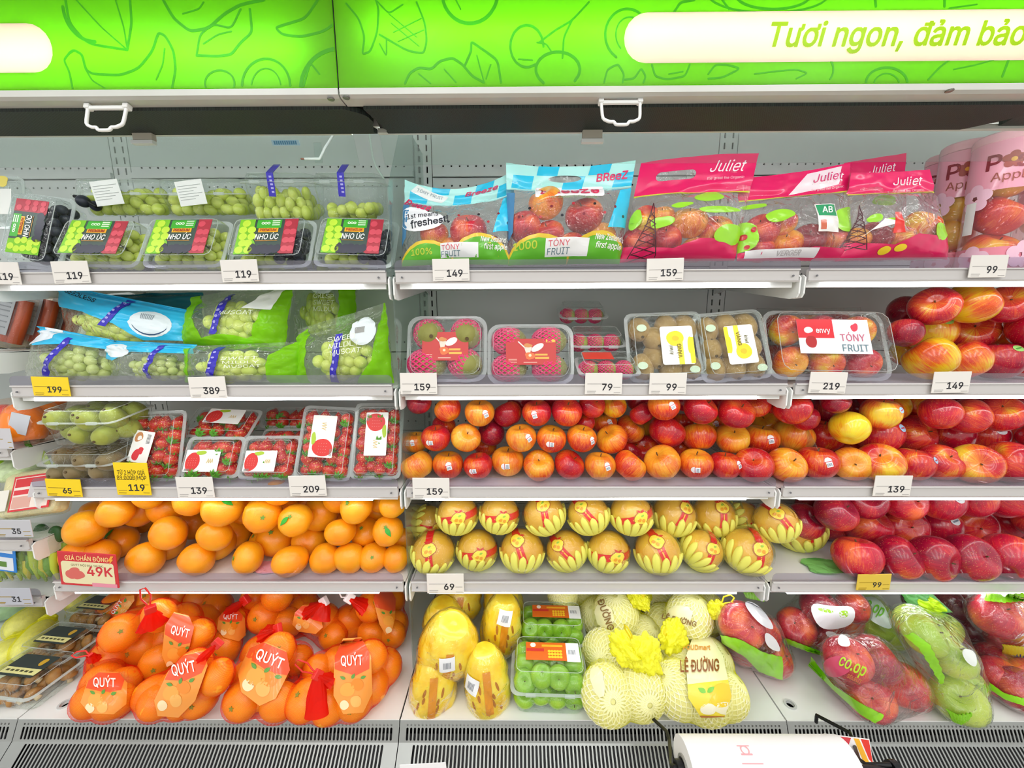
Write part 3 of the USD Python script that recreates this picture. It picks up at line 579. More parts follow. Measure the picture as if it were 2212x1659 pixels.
class Pile:
    """Fruit centred on photo pixels, pushed back until each clears those in front of it and its shelf."""
    def __init__(s, shelf, y0, kdepth=.97, ymax=YB - .05): s.z, s.y0, s.done, s.k, s.ymax = shelf, y0, [], kdepth, ymax
    def put(s, px, py, rp, rmin=.03, rmax=.055, y0=None):
        Y = s.y0 if y0 is None else y0
        while True:
            P = at(px, py, Y); r = min(rmax, max(rmin, rp * mpp(P)))
            if Y >= s.ymax or all(np.linalg.norm(P - q) > s.k * (r + rq) for q, rq in s.done): break
            Y += .004
        if P[2] - r < s.z:
            Q = on(px, py, s.z + r * .99); P = Q if EYE[2] > s.z + .15 and Y - .06 < Q[1] < Y + .01 and Q[1] > s.y0 - .045 else np.array([P[0], P[1], s.z + r * .99])
        s.done.append((P, r)); return P, r
ORD = ['first', 'second', 'third', 'fourth', 'fifth', 'sixth', 'seventh', 'eighth', 'ninth', 'tenth', 'eleventh', 'twelfth', 'thirteenth', 'fourteenth', 'fifteenth', 'sixteenth', 'seventeenth', 'eighteenth']
LOOKS = {'fire': 'orange-red', 'amber': 'amber-yellow', 'ruby': 'ruby red', 'crimson': 'glossy crimson', 'flame': 'red and yellow', 'garnet': 'dark red', 'garnet_light': 'rosy red', 'gold': 'yellow and red', 'plum': 'plum red', 'green': 'green', 'lime': 'green'}
def heap(pile, rows, where, group, R0, kinds=None, tilt=(10, 50), rlim=(.03, .055)):
    """rows: (row name, [(px, py, r, kind, sticker)...]); every apple labelled by its look and its place in its row."""
    for rn, lst in rows:
        order = {id(e): i for i, e in enumerate(sorted(lst, key=lambda e: e[0]))}
        for e in lst:
            px, py, rp, kind, st = e; P, r = pile.put(px, py, rp, *rlim); q = rnd(where, rn, px)
            k = r / .045
            spinz = q.uniform(-25, 25) if st else q.uniform(0, 360)
            M = tr(P) @ rot(q.uniform(-1, 1) * (12 if st else tilt[1]), 'y') @ rot(q.uniform(-10, 15) if st else q.uniform(*tilt) * q.choice((1, 1, -.6)), 'x') @ rot(spinz, 'z') @ sc(k)
            look = LOOKS[kind] + ' apple' + (' with sticker' if st else '')
            apple(kind, st, M, f'{look}, {ORD[order[id(e)]]} from left, {rn} row {where}', group, int(px))
F, A, RU, C_, FL, G, GL, GO = 'fire', 'amber', 'ruby', 'crimson', 'flame', 'garnet', 'garnet_light', 'gold'
N = None
TOPS = [z - .034 for z in RAILZ]
p3 = Pile(TOPS[2], .065)
heap(p3, [('front', [(902, 1006, 35, A, N), (968, 1004, 33, F, 'cap'), (1033, 1006, 32, RU, 'capb'), (1097, 996, 36, A, 'capb'), (1164, 1006, 34, F, N), (1229, 1004, 33, RU, N), (1296, 1006, 34, A, 'cap'), (1360, 1006, 34, F, N),
                    (1431, 999, 39, A, N), (1503, 1002, 36, F, 'capb'), (1566, 1005, 33, RU, 'cap'), (1628, 1005, 37, RU, N), (1698, 1005, 38, F, N), (1766, 999, 40, RU, 'cap')]),
           ('second', [(942, 946, 32, RU, 'capb'), (1006, 946, 32, A, N), (1126, 946, 34, A, 'cap'), (1191, 948, 33, F, 'capb'), (1256, 947, 33, F, 'cap'), (1322, 949, 34, F, N), (1440, 932, 38, RU, N), (1509, 943, 35, F, N), (1581, 947, 35, A, N), (1643, 949, 37, F, 'cap'), (1713, 943, 39, A, N), (1776, 941, 40, RU, 'cap')]),
           ('third', [(1036, 892, 33, A, 'cap'), (1097, 895, 31, RU, N), (1160, 892, 32, RU, 'cap'), (1224, 890, 34, RU, N), (1278, 875, 29, RU, N), (1327, 878, 26, GO, N), (968, 885, 29, F, N), (1434, 878, 34, F, 'cap'), (1512, 883, 36, RU, N), (1589, 892, 37, RU, N), (1632, 872, 31, RU, N), (1712, 884, 37, RU, N)]),
           ('hindmost', [(1062, 934, 30, G, N), (1048, 965, 24, F, N), (959, 920, 25, RU, N), (1304, 913, 29, F, 'cap'), (1361, 927, 31, F, N), (1361, 972, 27, RU, N), (1260, 913, 26, RU, N), (1386, 894, 26, RU, N), (1394, 969, 28, RU, N), (1406, 924, 31, A, N), (1471, 914, 26, RU, N), (1541, 916, 25, GO, 'cap'), (1654, 910, 30, F, N), (1467, 968, 26, F, N)]),
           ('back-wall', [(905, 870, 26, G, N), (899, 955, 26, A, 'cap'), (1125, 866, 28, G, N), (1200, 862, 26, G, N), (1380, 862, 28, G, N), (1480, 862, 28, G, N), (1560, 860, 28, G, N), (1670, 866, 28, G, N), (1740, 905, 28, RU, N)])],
     'of the orange-red apples', 'orange-red apples on the third shelf', .045)
p3r = Pile(TOPS[2], .07); p3r.done = list(p3.done)
heap(p3r, [('front', [(1838, 1002, 36, A, N), (1900, 1000, 41, FL, N), (1973, 1002, 37, C_, 'blue'), (2030, 999, 38, C_, N), (2105, 1002, 42, FL, N), (2181, 999, 44, C_, N), (2248, 1006, 40, C_, N)]),
            ('second', [(1897, 938, 44, C_, 'blue'), (1970, 939, 42, C_, N), (2047, 939, 44, C_, N), (2122, 941, 42, C_, 'silver'), (2186, 941, 44, C_, 'silver'), (1834, 925, 36, GO, N), (2252, 945, 40, C_, N)]),
            ('third', [(1789, 889, 36, G, 'blue'), (1902, 893, 36, FL, 'blue'), (1968, 903, 36, C_, N), (2030, 893, 36, C_, N), (2092, 900, 38, C_, N), (2160, 894, 39, C_, N), (2222, 900, 36, C_, N)]),
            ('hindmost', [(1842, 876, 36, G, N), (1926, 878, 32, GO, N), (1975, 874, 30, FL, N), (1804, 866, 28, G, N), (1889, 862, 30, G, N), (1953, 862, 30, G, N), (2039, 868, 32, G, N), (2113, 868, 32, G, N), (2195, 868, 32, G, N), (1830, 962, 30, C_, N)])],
     'of the blue-stickered apples', 'red apples with blue stickers on the third shelf', .045, tilt=(20, 70))
p4r = Pile(TOPS[3], .07)
heap(p4r, [('front', [(1851, 1203, 44, GL, N), (1936, 1204, 43, G, N), (2013, 1204, 44, G, N), (2092, 1204, 45, G, N), (2177, 1202, 45, GL, N), (2258, 1205, 44, G, N)]),
            ('second', [(1870, 1135, 46, GL, N), (1947, 1137, 44, GL, N), (2021, 1135, 46, GL, 'silver'), (2094, 1133, 45, GL, N), (2175, 1129, 46, GL, N), (2250, 1125, 44, G, N)]),
            ('third', [(1804, 1107, 40, G, N), (1868, 1080, 40, G, N), (1951, 1082, 40, GL, N), (2030, 1082, 42, GL, 'silver'), (2100, 1078, 40, GL, N), (2170, 1076, 42, GL, N), (2236, 1080, 40, GL, N)]),
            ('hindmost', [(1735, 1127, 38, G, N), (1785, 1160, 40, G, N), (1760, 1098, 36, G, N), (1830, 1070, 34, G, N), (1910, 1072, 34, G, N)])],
     'of the lowest red apples', 'dark red apples on the fourth shelf', .045, tilt=(20, 70), rlim=(.035, .058))
p2r = Pile(TOPS[1], .075)
heap(p2r, [('front', [(2011, 775, 47, GO, N), (2087, 777, 42, FL, N), (2154, 779, 44, G, 'lime'), (2214, 777, 42, C_, 'lime')]),
            ('second', [(2008, 717, 46, FL, 'lime'), (2093, 715, 46, C_, N), (2170, 715, 44, FL, N), (2232, 712, 42, C_, N)]),
            ('third', [(2017, 663, 42, C_, N), (2097, 654, 46, GO, N), (2172, 659, 40, C_, N), (2236, 650, 40, FL, N)]),
            ('hindmost', [(1954, 672, 32, G, N), (1956, 719, 30, G, N), (1958, 762, 30, FL, N)])],
     'of apples above tag 149', 'large red and yellow apples on the second shelf', .045, tilt=(20, 70), rlim=(.035, .058))

# ------------------------------------------------------------------ mandarins
def orange_skin(name, c0, c1, seed):
    return M_(name, {'tc': ('texture_coordinate', {}), 'n': ('noise_texture', dict(scale=16.0 + seed, detail=2.0)), 'r': ('rgb_ramp', dict(ramp=[(.3, lin(c0)), (.7, lin(c1))])),
                     'v': ('noise_texture', dict(scale=420.0, detail=1.0)), 'b': ('bump', dict(strength=.22, distance=.0016)), 'p': ('principled_bsdf', dict(roughness=.34, coat_weight=.15, coat_roughness=.25, subsurface_weight=.12, subsurface_scale=.005))},
              [('tc.object', 'n.vector'), ('n.fac', 'r.fac'), ('r.color', 'p.base_color'), ('tc.object', 'v.vector'), ('v.fac', 'b.height'), ('b.normal', 'p.normal')], 'p.BSDF')
OSK = [orange_skin('peel_a', '#ffb41e', '#ff9d08', 1), orange_skin('peel_b', '#ffac18', '#fd9406', 2), orange_skin('peel_net', '#ffa71e', '#fc900c', 3)]
LEAFM = plain('#2fa32a', .4, var=.2, vscale=80)
def orange_mesh(R=.04, seed=0, n=16, m=22):
    r = rnd('om', seed); ph = np.linspace(0, PI, n)[:, None]; th = np.arange(m)[None] * 2 * PI / m
    x = np.sin(ph) * (1 + .02 * np.cos(3 * th + r.uniform(0, 6)) + .015 * np.cos(7 * th)) ; z = .86 * np.cos(ph) - .07 * np.exp(-(ph / .3) ** 2) + .03 * np.exp(-((PI - ph) / .25) ** 2) + 0 * th
    z = z + .03 * np.sin(ph) * np.cos(2 * th + r.uniform(0, 6))
    V = R * np.stack([x * np.cos(th), x * np.sin(th), z], -1).reshape(-1, 3); return cat([(V, grid_faces(n, m, True))])
ORANGES = {}
def mandarin(M, label, group, var=0, leaf=False, net=False):
    key = (var % 3, leaf, net)
    if key in ORANGES: return ORANGES[key].copy(M, label, group)
    R = .04; t = Thing('mandarin', label, 'mandarin', M, group); t.part('peel', orange_mesh(R, var % 3), OSK[2] if net else OSK[var % 2], smooth=True)
    st = Polygon([(a_ * math.cos(q), a_ * math.sin(q)) for q, a_ in ((k * PI / 5, 0.003 if k % 2 else .006) for k in range(10))])
    cx = ext(st, .0012, .0); cx.apply_translation((0, 0, .80 * R)); t.part('calyx', cx, plain('#6f9a35', .6))
    if leaf:
        lf = fine(shape2d(leaf2d(.002, 0, .026, .012, 10)), .005); v = lf.vertices.copy(); rad = np.hypot(v[:, 0], v[:, 1])
        v[:, 2] = .86 * R - rad * rad / (2 * R) * 1.05 + .002 + v[:, 2] * .0006; lf.vertices = v; t.part('leaf', lf, LEAFM)
    ORANGES[key] = t; return t
def turn(q, lo=20, hi=80): return rot(q.uniform(-70, 70), 'y') @ rot(q.uniform(lo, hi) * q.choice((1, 1, -1)), 'x') @ rot(q.uniform(0, 360), 'z')
p4 = Pile(TOPS[3], .055, .93)
def mand_heap(rows):
    for rn, lst in rows:
        order = {id(e): i for i, e in enumerate(sorted(lst, key=lambda e: e[0]))}
        for e in lst:
            px, py, rp = e[:3]; P, r = p4.put(px, py, rp * 1.06, .034, .047); q = rnd('mand', px, py); lf = len(e) > 3
            M = tr(P) @ (rot(q.uniform(-30, 30), 'y') @ rot(q.uniform(15, 50), 'x') @ rot(q.uniform(0, 360), 'z') if lf else turn(q) if q.random() < .35 else rot(q.uniform(-30, 30), 'y') @ rot(q.uniform(-120, -60), 'x') @ rot(q.uniform(0, 360), 'z')) @ sc(r / .039)
            mandarin(M, f'loose mandarin{" with a green leaf" if lf else ""}, {ORD[order[id(e)]]} from left, {rn} row of the loose heap', 'loose mandarins on the fourth shelf', int(px), lf)
mand_heap([('front', [(169, 1200, 30), (219, 1200, 30), (267, 1207, 31, 1), (316, 1207, 33), (370, 1208, 33), (426, 1208, 32), (476, 1210, 32, 1), (536, 1204, 31), (628, 1212, 33), (703, 1207, 30), (755, 1205, 29), (807, 1204, 27), (855, 1206, 25)]),
           ('second', [(185, 1141, 35), (249, 1147, 36), (306, 1150, 34), (364, 1151, 33), (464, 1156, 32), (505, 1150, 35, 1), (595, 1163, 37, 1), (667, 1172, 33), (736, 1149, 30), (790, 1150, 29), (838, 1146, 30, 1)]),
           ('third', [(250, 1104, 32), (300, 1102, 32), (358, 1100, 32), (418, 1130, 37), (482, 1096, 38, 1), (568, 1112, 35), (638, 1123, 32, 1), (692, 1109, 34), (770, 1095, 33, 1), (848, 1090, 26)]),
           ('fourth', [(257, 1078, 28), (414, 1078, 32), (545, 1075, 28), (611, 1085, 28), (657, 1083, 31), (732, 1077, 30), (821, 1078, 26), (524, 1104, 26), (607, 1122, 26), (732, 1104, 26), (545, 1152, 26), (701, 1160, 26), (572, 1196, 26), (665, 1220, 24), (867, 1166, 22), (815, 1100, 26)]),
           ('hindmost', [(320, 1070, 28), (370, 1068, 28), (470, 1064, 28), (600, 1064, 26), (700, 1062, 26), (780, 1062, 26), (860, 1064, 26), (205, 1110, 26)])])

# ------------------------------------------------------------------ yellow pears in foam cups
PEAR = M_('pear_skin', {'tc': ('texture_coordinate', {}), 'n': ('noise_texture', dict(scale=14.0, detail=2.0)), 'r': ('rgb_ramp', dict(ramp=[(.3, lin('#e6bd4a')), (.7, lin('#d8a236'))])), 'v': ('noise_texture', dict(scale=300.0)), 'b': ('bump', dict(strength=.12, distance=.001)),
                        'p': ('principled_bsdf', dict(roughness=.35, coat_weight=.3, coat_roughness=.1))}, [('tc.object', 'n.vector'), ('n.fac', 'r.fac'), ('r.color', 'p.base_color'), ('tc.object', 'v.vector'), ('v.fac', 'b.height'), ('b.normal', 'p.normal')], 'p.BSDF')
FOAM = plain('#f6f26a', .6, sub=.2); RED = plain('#d9181c', .3, coat=.4)
def on_sphere(R, lat, lon): return R * np.array([math.cos(lat) * math.sin(lon), -math.cos(lat) * math.cos(lon), math.sin(lat)])
def band(R, w, a0, a1, n=24):
    """strip on a sphere along longitude -y plane (vertical great circle x=0)."""
    t = np.radians(np.linspace(a0, a1, n)); V = []
    for k in t:
        for s_ in (-1, 1): V.append((s_ * w / 2, -math.cos(k) * math.sqrt(R * R - w * w / 4), math.sin(k) * math.sqrt(R * R - w * w / 4)))
    return cat([(np.array(V), grid_faces(n, 2)[:, [0, 2, 3, 1]] if False else grid_faces(n, 2))])
WRAP = film('#fffef6', 0, '#fff', 1.0, .1, .6, 45.0, .4)
PEARS = {}
def pear(M, label, group, var=0):
    if var in PEARS: return PEARS[var].copy(M, label, group)
    R = .052; t = Thing('pear', label, 'pear', M, group)
    t.part('fruit', sphere(R, 3, (1, 1, .95)), PEAR, smooth=True)
    up = [(62, -35), (20, 60), (75, -60), (40, 10)][var]       # badge latitude, twist of the ribbon
    cupM = [rot(0, 'x'), rot(12, 'y'), rot(-8, 'x') @ rot(-10, 'y'), rot(28, 'y')][var]
    for k in range(15):
        a = 2 * PI * k / 15; q = rnd('pet', var, k); tip = q.uniform(-.16, .08); lats = np.linspace(-1.35, tip, 13); w0 = .0108
        L, Rr = [], []
        for j, la in enumerate(lats):
            w = w0 * (1.0 if j < 9 else math.sqrt(max(.02, 1 - ((j - 9) / 3.05) ** 2))) * (.45 + .55 * math.cos(la) ** .5 if la < -.6 else 1.0); Rk = R * 1.045
            c = np.array([math.cos(la) * math.sin(a), -math.cos(la) * math.cos(a), math.sin(la) * .95]) * Rk; tng = np.array([math.cos(a), math.sin(a), 0]); n_ = c / np.linalg.norm(c)
            L.append([c + tng * w * .86 * math.cos(b) + n_ * (.0036 * math.sin(b)) for b in np.arange(8) * PI / 4])
        t.part('foam_petal', xf(loft(L, True, True), cupM), FOAM, smooth=True)
    RM = rot([20, 80, -35, 5][var], 'y')
    t.part('ribbon', xf(band(R * 1.03, .017, -20 if var != 1 else -75, 110), RM), RED)
    t.part('ribbon_print', xf(cat([band(R * 1.036, .003, a, a + 14, 5) for a in (-12, 4, 20)]), RM), plain('#f4b63a', .4))
    bm = sphere(R * 1.032, 3); bl = blob(0, 0, .018, .014, var, 20, .12); d = np.array([0, -math.cos(math.radians(up[0] * .6)), math.sin(math.radians(up[0] * .6))])
    d = RM[:3, :3] @ d
    t.part('badge_outline', surf_patch(bm, bl.buffer(.0018), d, off=.0008, size=.004), plain('#b5601c', .4)); t.part('badge', surf_patch(bm, bl, d, off=.0012, size=.004), plain('#f6dc4a', .35))
    t.part('badge_print', surf_patch(bm, unary_union([blob(-.006, -.004, .005, .004, 1, 10), blob(.004, -.006, .005, .004, 2, 10)]), d, off=.0016, size=.004), plain('#eaa21e', .4), kind='stuff')
    t.part('badge_leaf', surf_patch(bm, leaf2d(-.002, .004, .010, .005, 20), d, off=.0016, size=.004), plain('#9cc437', .4))
    t.part('bow', surf_patch(bm, unary_union([leaf2d(.0, .013, .012, .005, 35), leaf2d(0, .013, .012, .005, 145)]), d, off=.002, size=.004), plain('#c8281e', .4))
    w = sphere(R * 1.085, 3, (1, 1, .97)); w.vertices += .0015 * (meshkit.noise(w.vertices * 60, 3) - .5)[:, None] * w.vertices / R
    t.part('clear_wrap', w, WRAP, smooth=True)
    PEARS[var] = t; return t
pp = Pile(TOPS[3], .075, .92); pp.done = [x for x in p4r.done]
rows = [('front', [(936, 1191, 48, 3, -20), (1031, 1185, 46, 1, 10), (1128, 1187, 49, 2, 30), (1223, 1187, 46, 2, -25), (1314, 1189, 47, 1, 15), (1420, 1189, 50, 2, 25), (1515, 1187, 46, 3, 40), (1614, 1189, 51, 3, 10), (1719, 1189, 54, 0, -40)]),
        ('back', [(988, 1109, 47, 1, -5), (1079, 1109, 45, 1, 10), (1175, 1109, 48, 0, -60), (1270, 1109, 47, 2, -15), (1363, 1109, 48, 1, -10), (1455, 1111, 48, 0, 20), (1541, 1113, 47, 0, -30), (1676, 1126, 46, 2, 5)]), ('hindmost', [(1604, 1122, 42, 3, 80), (928, 1130, 40, 0, 160)])]
for rn, lst in rows:
    for i, (px, py, rp, var, tw) in enumerate(lst):
        P, r = pp.put(px, py, rp * .96, .045, .066)
        i = sorted(e[0] for e in lst).index(px)
        pear(tr(P) @ rot(-12, 'x') @ rot(tw * .5, 'y') @ sc(r / .0545), f'yellow pear in a foam cup with red ribbon, {ORD[i]} from left, {rn} row', 'yellow pears in foam cups on the fourth shelf', var)
# ================================================================== boxed fruit
def cyl_shape(w, l, h): return lambda p: (np.abs(p[:, 0]) < w / 2) & (np.abs(p[:, 1]) < l / 2) & (p[:, 2] > 0) & (p[:, 2] < h)
def pack(n, r, w, l, h, seed, ell=False, it=80):
    """n balls settled in a box (or pillow) w x l x h, origin at the middle of its floor."""
    g = np.random.default_rng(seed); P = (g.random((n, 3)) - .5) * [w - 2 * r, l - 2 * r, h - 2 * r] + [0, 0, h / 2]
    lo, hi = np.array([-w / 2 + r, -l / 2 + r, r]), np.array([w / 2 - r, l / 2 - r, max(r * 1.01, h - r)])
    for _ in range(it):
        D = P[:, None] - P[None]; d = np.linalg.norm(D, axis=2) + np.eye(n); ov = np.clip(1.9 * r - d, 0, None) * (1 - np.eye(n))
        P = P + (D / d[..., None] * ov[..., None]).sum(1) * .35 + [0, 0, -.02 * r]
        if ell:
            q = (P - [0, 0, h / 2]) / ([w / 2 - r, l / 2 - r, max(h / 2 - r, .002)]); k = np.maximum(1, np.linalg.norm(q, axis=1)); P = (P - [0, 0, h / 2]) / k[:, None] + [0, 0, h / 2]
        P = np.clip(P, lo, hi)
    return P
def grape_skin(name, c0, c1, rough=.22):
    return M_(name, {'tc': ('texture_coordinate', {}), 'n': ('noise_texture', dict(scale=40.0)), 'o': ('geometry', {}), 'r': ('rgb_ramp', dict(ramp=[(.3, lin(c0)), (.7, lin(c1))])),
                     'p': ('principled_bsdf', dict(roughness=rough, subsurface_weight=.35, subsurface_scale=.006, subsurface_radius=(1, 1, .5)))}, [('tc.object', 'n.vector'), ('n.fac', 'r.fac'), ('r.color', 'p.base_color')], 'p.BSDF')
GRAPE = {'green': grape_skin('grape_green', '#e6f07c', '#cce056'), 'black': grape_skin('grape_black', '#343848', '#1c2030', .4), 'muscat': grape_skin('grape_muscat', '#ecf284', '#d6e460'), 'pale': grape_skin('grape_pale', '#dee494', '#c2d078')}
STALK = plain('#7f8a3a', .7)
BUNCH = {}
def bunch(key, M, label, group=None):
    """key: (kinds, n, r, w, l, h, pillow, seed). A bunch is one thing, its grapes are its parts."""
    if key in BUNCH: return BUNCH[key].copy(M, label, group)
    kinds, n, r, w, l, h, ell, seed = key; t = Thing('grape_bunch', label, 'grapes', M, group)
    P = pack(n, r, w, l, h, seed, ell); q = rnd('bn', seed); base = sphere(1, 2)
    for i, p in enumerate(P):
        k = kinds[0] if len(kinds) == 1 or p[0] < .012 + q.uniform(-.03, .03) else kinds[1]; m = base.copy(); m.apply_scale((r, r, r * q.uniform(1.05, 1.22)))
        m.apply_transform(tr(p) @ rot(q.uniform(0, 90), (q.uniform(-1, 1), q.uniform(-1, 1), .3))); t.part('grape', m, GRAPE[k], smooth=True)
    t.part('stalk', tube([(-w * .3, 0, h * .5), (0, .01, h * .6), (w * .25, 0, h * .5)], .002, 6), STALK)
    BUNCH[key] = t; return t
def ring(w, l, r, N=64):
    p = rrect(w, l, r, 6); p = np.vstack([p, p[:1]]); s = np.r_[0, np.cumsum(np.linalg.norm(np.diff(p, axis=0), axis=1))]; u = np.linspace(0, s[-1], N, endpoint=False)
    return np.stack([np.interp(u, s, p[:, k]) for k in (0, 1)], 1)
CLAM = film('#fbfefd', 0, '#fff', 1.0, .06, .5, 60.0, .36); RIM = film('#f4faf8', .42, '#f4f8f8', .95, .06, 0, 1, .4)
def rings3(w, l, r, zs, ribs=0.0, N=64):
    out = []
    for z, ins, rb in zs:
        p = ring(w - 2 * ins, l - 2 * ins, r, N)
        if rb: p = p * (1 - rb * ribs * (np.arange(N) % 4 < 2)[:, None])
        out.append(np.column_stack([p, np.full(N, z)]))
    return out
def clamshell(name, label, M, w, l, h, r=.018, split=.6, ribs=.02, group=None, lid_in=.008, tint=None, cat_='fruit box'):
    """Clear hinged box: origin at the middle of the floor, lid on +z."""
    t = Thing(name, label, cat_, M, group); zs = h * split; m_ = tint or CLAM
    t.part('base', loft(rings3(w, l, r, [(0, .013, 0), (.004, .010, 0), (zs * .5, .008, 1), (zs - .003, .004, 1), (zs, .004, 0)], ribs), True, False), m_, smooth=50)
    t.part('lid', loft(rings3(w, l, r, [(zs + .001, .004, 0), (zs + (h - zs) * .5, .006, 1), (h - .006, lid_in, 1), (h - .001, lid_in + .002, 0), (h, lid_in + .006, 0)], ribs * .6), False, True), m_, smooth=50)
    t.part('rim', cat([loft(rings3(w, l, r, [(zs - .0008, .004, 0), (zs - .0008, -.003, 0), (zs + .0012, -.003, 0), (zs + .0012, .004, 0)])), tube(np.column_stack([ring(w, l, r, 48) * (1 - .010 / w), np.full(48, zs)]) , .0007, 5, True)]), RIM, smooth=40)
    t.part('lid_edge', tube(np.column_stack([ring(w - 2 * lid_in - .008, l - 2 * lid_in - .008, max(.003, r - .006), 48), np.full(48, h - .0005)]), .0008, 5, True), RIM, smooth=True)
    t.part('snap_tab', cat([rbx(sx * w * .25 - .012, sx * w * .25 + .012, -l / 2 - .0045, -l / 2 + .001, zs - .003, zs + .004, .0012) for sx in (-1, 1)]), RIM)
    return t
def posed(px, py, Y, W, H, tilt, rz=0.0, lean=0.0, roll=0.0):
    """Frame whose xy plane (a lid) is centred on a pixel, W x H pixels big; returns (matrix of the lid's middle, width, length)."""
    P = at(px, py, Y); M = tr(P) @ rot(lean, 'z') @ rot(roll, 'y') @ rot(tilt, 'x') @ rot(rz, 'z')
    def pxm(v):
        a = P + M[:3, :3] @ v * .01; da, dp = a - EYE, P - EYE
        q = lambda d: np.array([d @ cR, d @ cU]) * FPX / (d @ cF)
        return np.linalg.norm(q(da) - q(dp)) / .01
    return M, W / pxm(np.array([1.0, 0, 0])), H / pxm(np.array([0, 1.0, 0]))
def printed(t, nm, poly, mat, z, th=.0003, under=None, **k):
    return t.part(nm, ext(poly, th, z), mat, under=under, **k)
def grape_label(t, w, l, z, k=1.0, rz=0):
    """The printed label of the grape boxes, centred on the lid."""
    Rz = rot(rz, 'z'); W, L = w, l
    def put(nm, poly, col, dz, under=None): return t.part(nm, xf(ext(poly, .0003, z + dz), Rz), plain(col, .35), under=under)
    c = put('label', Polygon(rrect(W, L, .004)), '#35493f', .0005)
    lg = sbox(-W / 2, -L / 2, -.24 * W, L / 2).union(blob(-.26 * W, -.3 * L, .1 * W, .2 * L, 3))
    put('green_grape_print', lg.intersection(sbox(-W / 2, -L / 2, W, L / 2)), '#7cc51e', .0009, c)
    put('green_grape_berries', unary_union([Point(-.42 * W + .13 * W * (i % 2) + .02 * W * (i % 3), -.38 * L + .19 * L * (i // 2)).buffer(.1 * L, quad_segs=4) for i in range(9)]).intersection(sbox(-W / 2, -L / 2, W, L / 2)), '#c4e53c', .0013, c)
    put('red_grape_print', sbox(.27 * W, -L / 2, W / 2, L / 2).union(blob(.3 * W, -.38 * L, .1 * W, .1 * L, 4)).intersection(sbox(-W / 2, -L / 2, W / 2, L / 2)), '#b02a3c', .0009, c)
    put('red_grape_berries', unary_union([Point(.34 * W + .1 * W * (i % 2), -.36 * L + .24 * L * (i // 2)).buffer(.085 * L, quad_segs=4) for i in range(7)]).intersection(sbox(-W / 2, -L / 2, W / 2, L / 2)), '#d4485a', .0013, c)
    put('black_grape_print', unary_union([blob(-.2 * W + .1 * W * i, -.36 * L - .02 * L * (i % 2), .075 * W, .13 * L, i) for i in range(5)]), '#2c2a3c', .0013, c)
    put('header', sbox(-.2 * W, .24 * L, .22 * W, .48 * L), '#3fae2a', .0009, c)
    put('header_print', unary_union([affinity.scale(Point(-.1 * W + .05 * W * i, .38 * L).buffer(.028 * W).difference(Point(-.1 * W + .05 * W * i, .38 * L).buffer(.014 * W)), 1, .9) for i in range(3)] + [sbox(.06 * W, .31 * L + .06 * L * i, .19 * W, .34 * L + .06 * L * i) for i in range(3)]), '#eaf7e2', .0013, c)
    put('band', sbox(-.16 * W, .12 * L, .18 * W, .24 * L), '#f2b21c', .0009, c)
    t.part('band_lettering', xf(flat(text2d('PREMIUM', .075 * L, True, anchor='c', width=.28 * W), (.01 * W, .145 * L, z + .0012), (1, 0, 0), (0, 1, 0), .0003), Rz), plain('#a8341c', .5), under=c)
    t.part('lettering', xf(flat(text2d('NHO ÚC', .15 * L, True, anchor='c', width=.4 * W, slant=.1), (.01 * W, -.09 * L, z + .0012), (1, 0, 0), (0, 1, 0), .0003), Rz), plain('#f6f6f0', .4), under=c)
    put('underline', sbox(-.18 * W, -.135 * L, .2 * W, -.12 * L), '#c98f3a', .0013, c)
GB1 = (('green',), 56, .0125, .155, .1, .062, False, 11); GB2 = (('green', 'black'), 56, .0125, .155, .1, .062, False, 12); GB3 = (('black',), 56, .0125, .155, .1, .062, False, 13)
def fit(key, w, l, h): return sc(w / (key[3] + .015), l / (key[4] + .012), h / (key[5] + .012))
T1 = TOPS[0]
for i, (px, py, W, H, key, what) in enumerate(((203, 512, 172, 100, GB1, 'green grapes, leftmost'), (388, 511, 172, 100, GB1, 'green grapes, second'), (576, 511, 176, 100, GB2, 'green and black grapes, third'), (762, 510, 172, 98, GB2, 'green and black grapes, fourth'))):
    M, w, l = posed(px, py, .045, W, H, 62, rnd('nho', i).uniform(-2, 1.5)); h = .068
    t = clamshell('grape_box', f'clear box of {what} from left with front label', M @ tr(0, 0, -h), w, l, h, group='labelled grape boxes on the top shelf')
    grape_label(t, w * .72, l * .76, h, 1)
    bunch(key, M @ tr(0, 0, -h + .003) @ fit(key, w * .9, l * .9, h * .92), f'{what.split(",")[0]} inside the {ORD[i]} labelled box from left on the top shelf')
M, w, l = posed(60, 490, .05, 118, 160, 76, -7, 0, 0); h = .07
t = clamshell('grape_box', 'clear upright box of black grapes, label turned sideways, at the left end', M @ tr(0, 0, -h), w, l, h); grape_label(t, l * .74, w * .6, h, 1, 90)
bunch(GB3, M @ tr(0, 0, -h + .003) @ rot(90, 'z') @ fit(GB3, l * .9, w * .9, h * .92), 'black grapes inside the upright box at the left end')
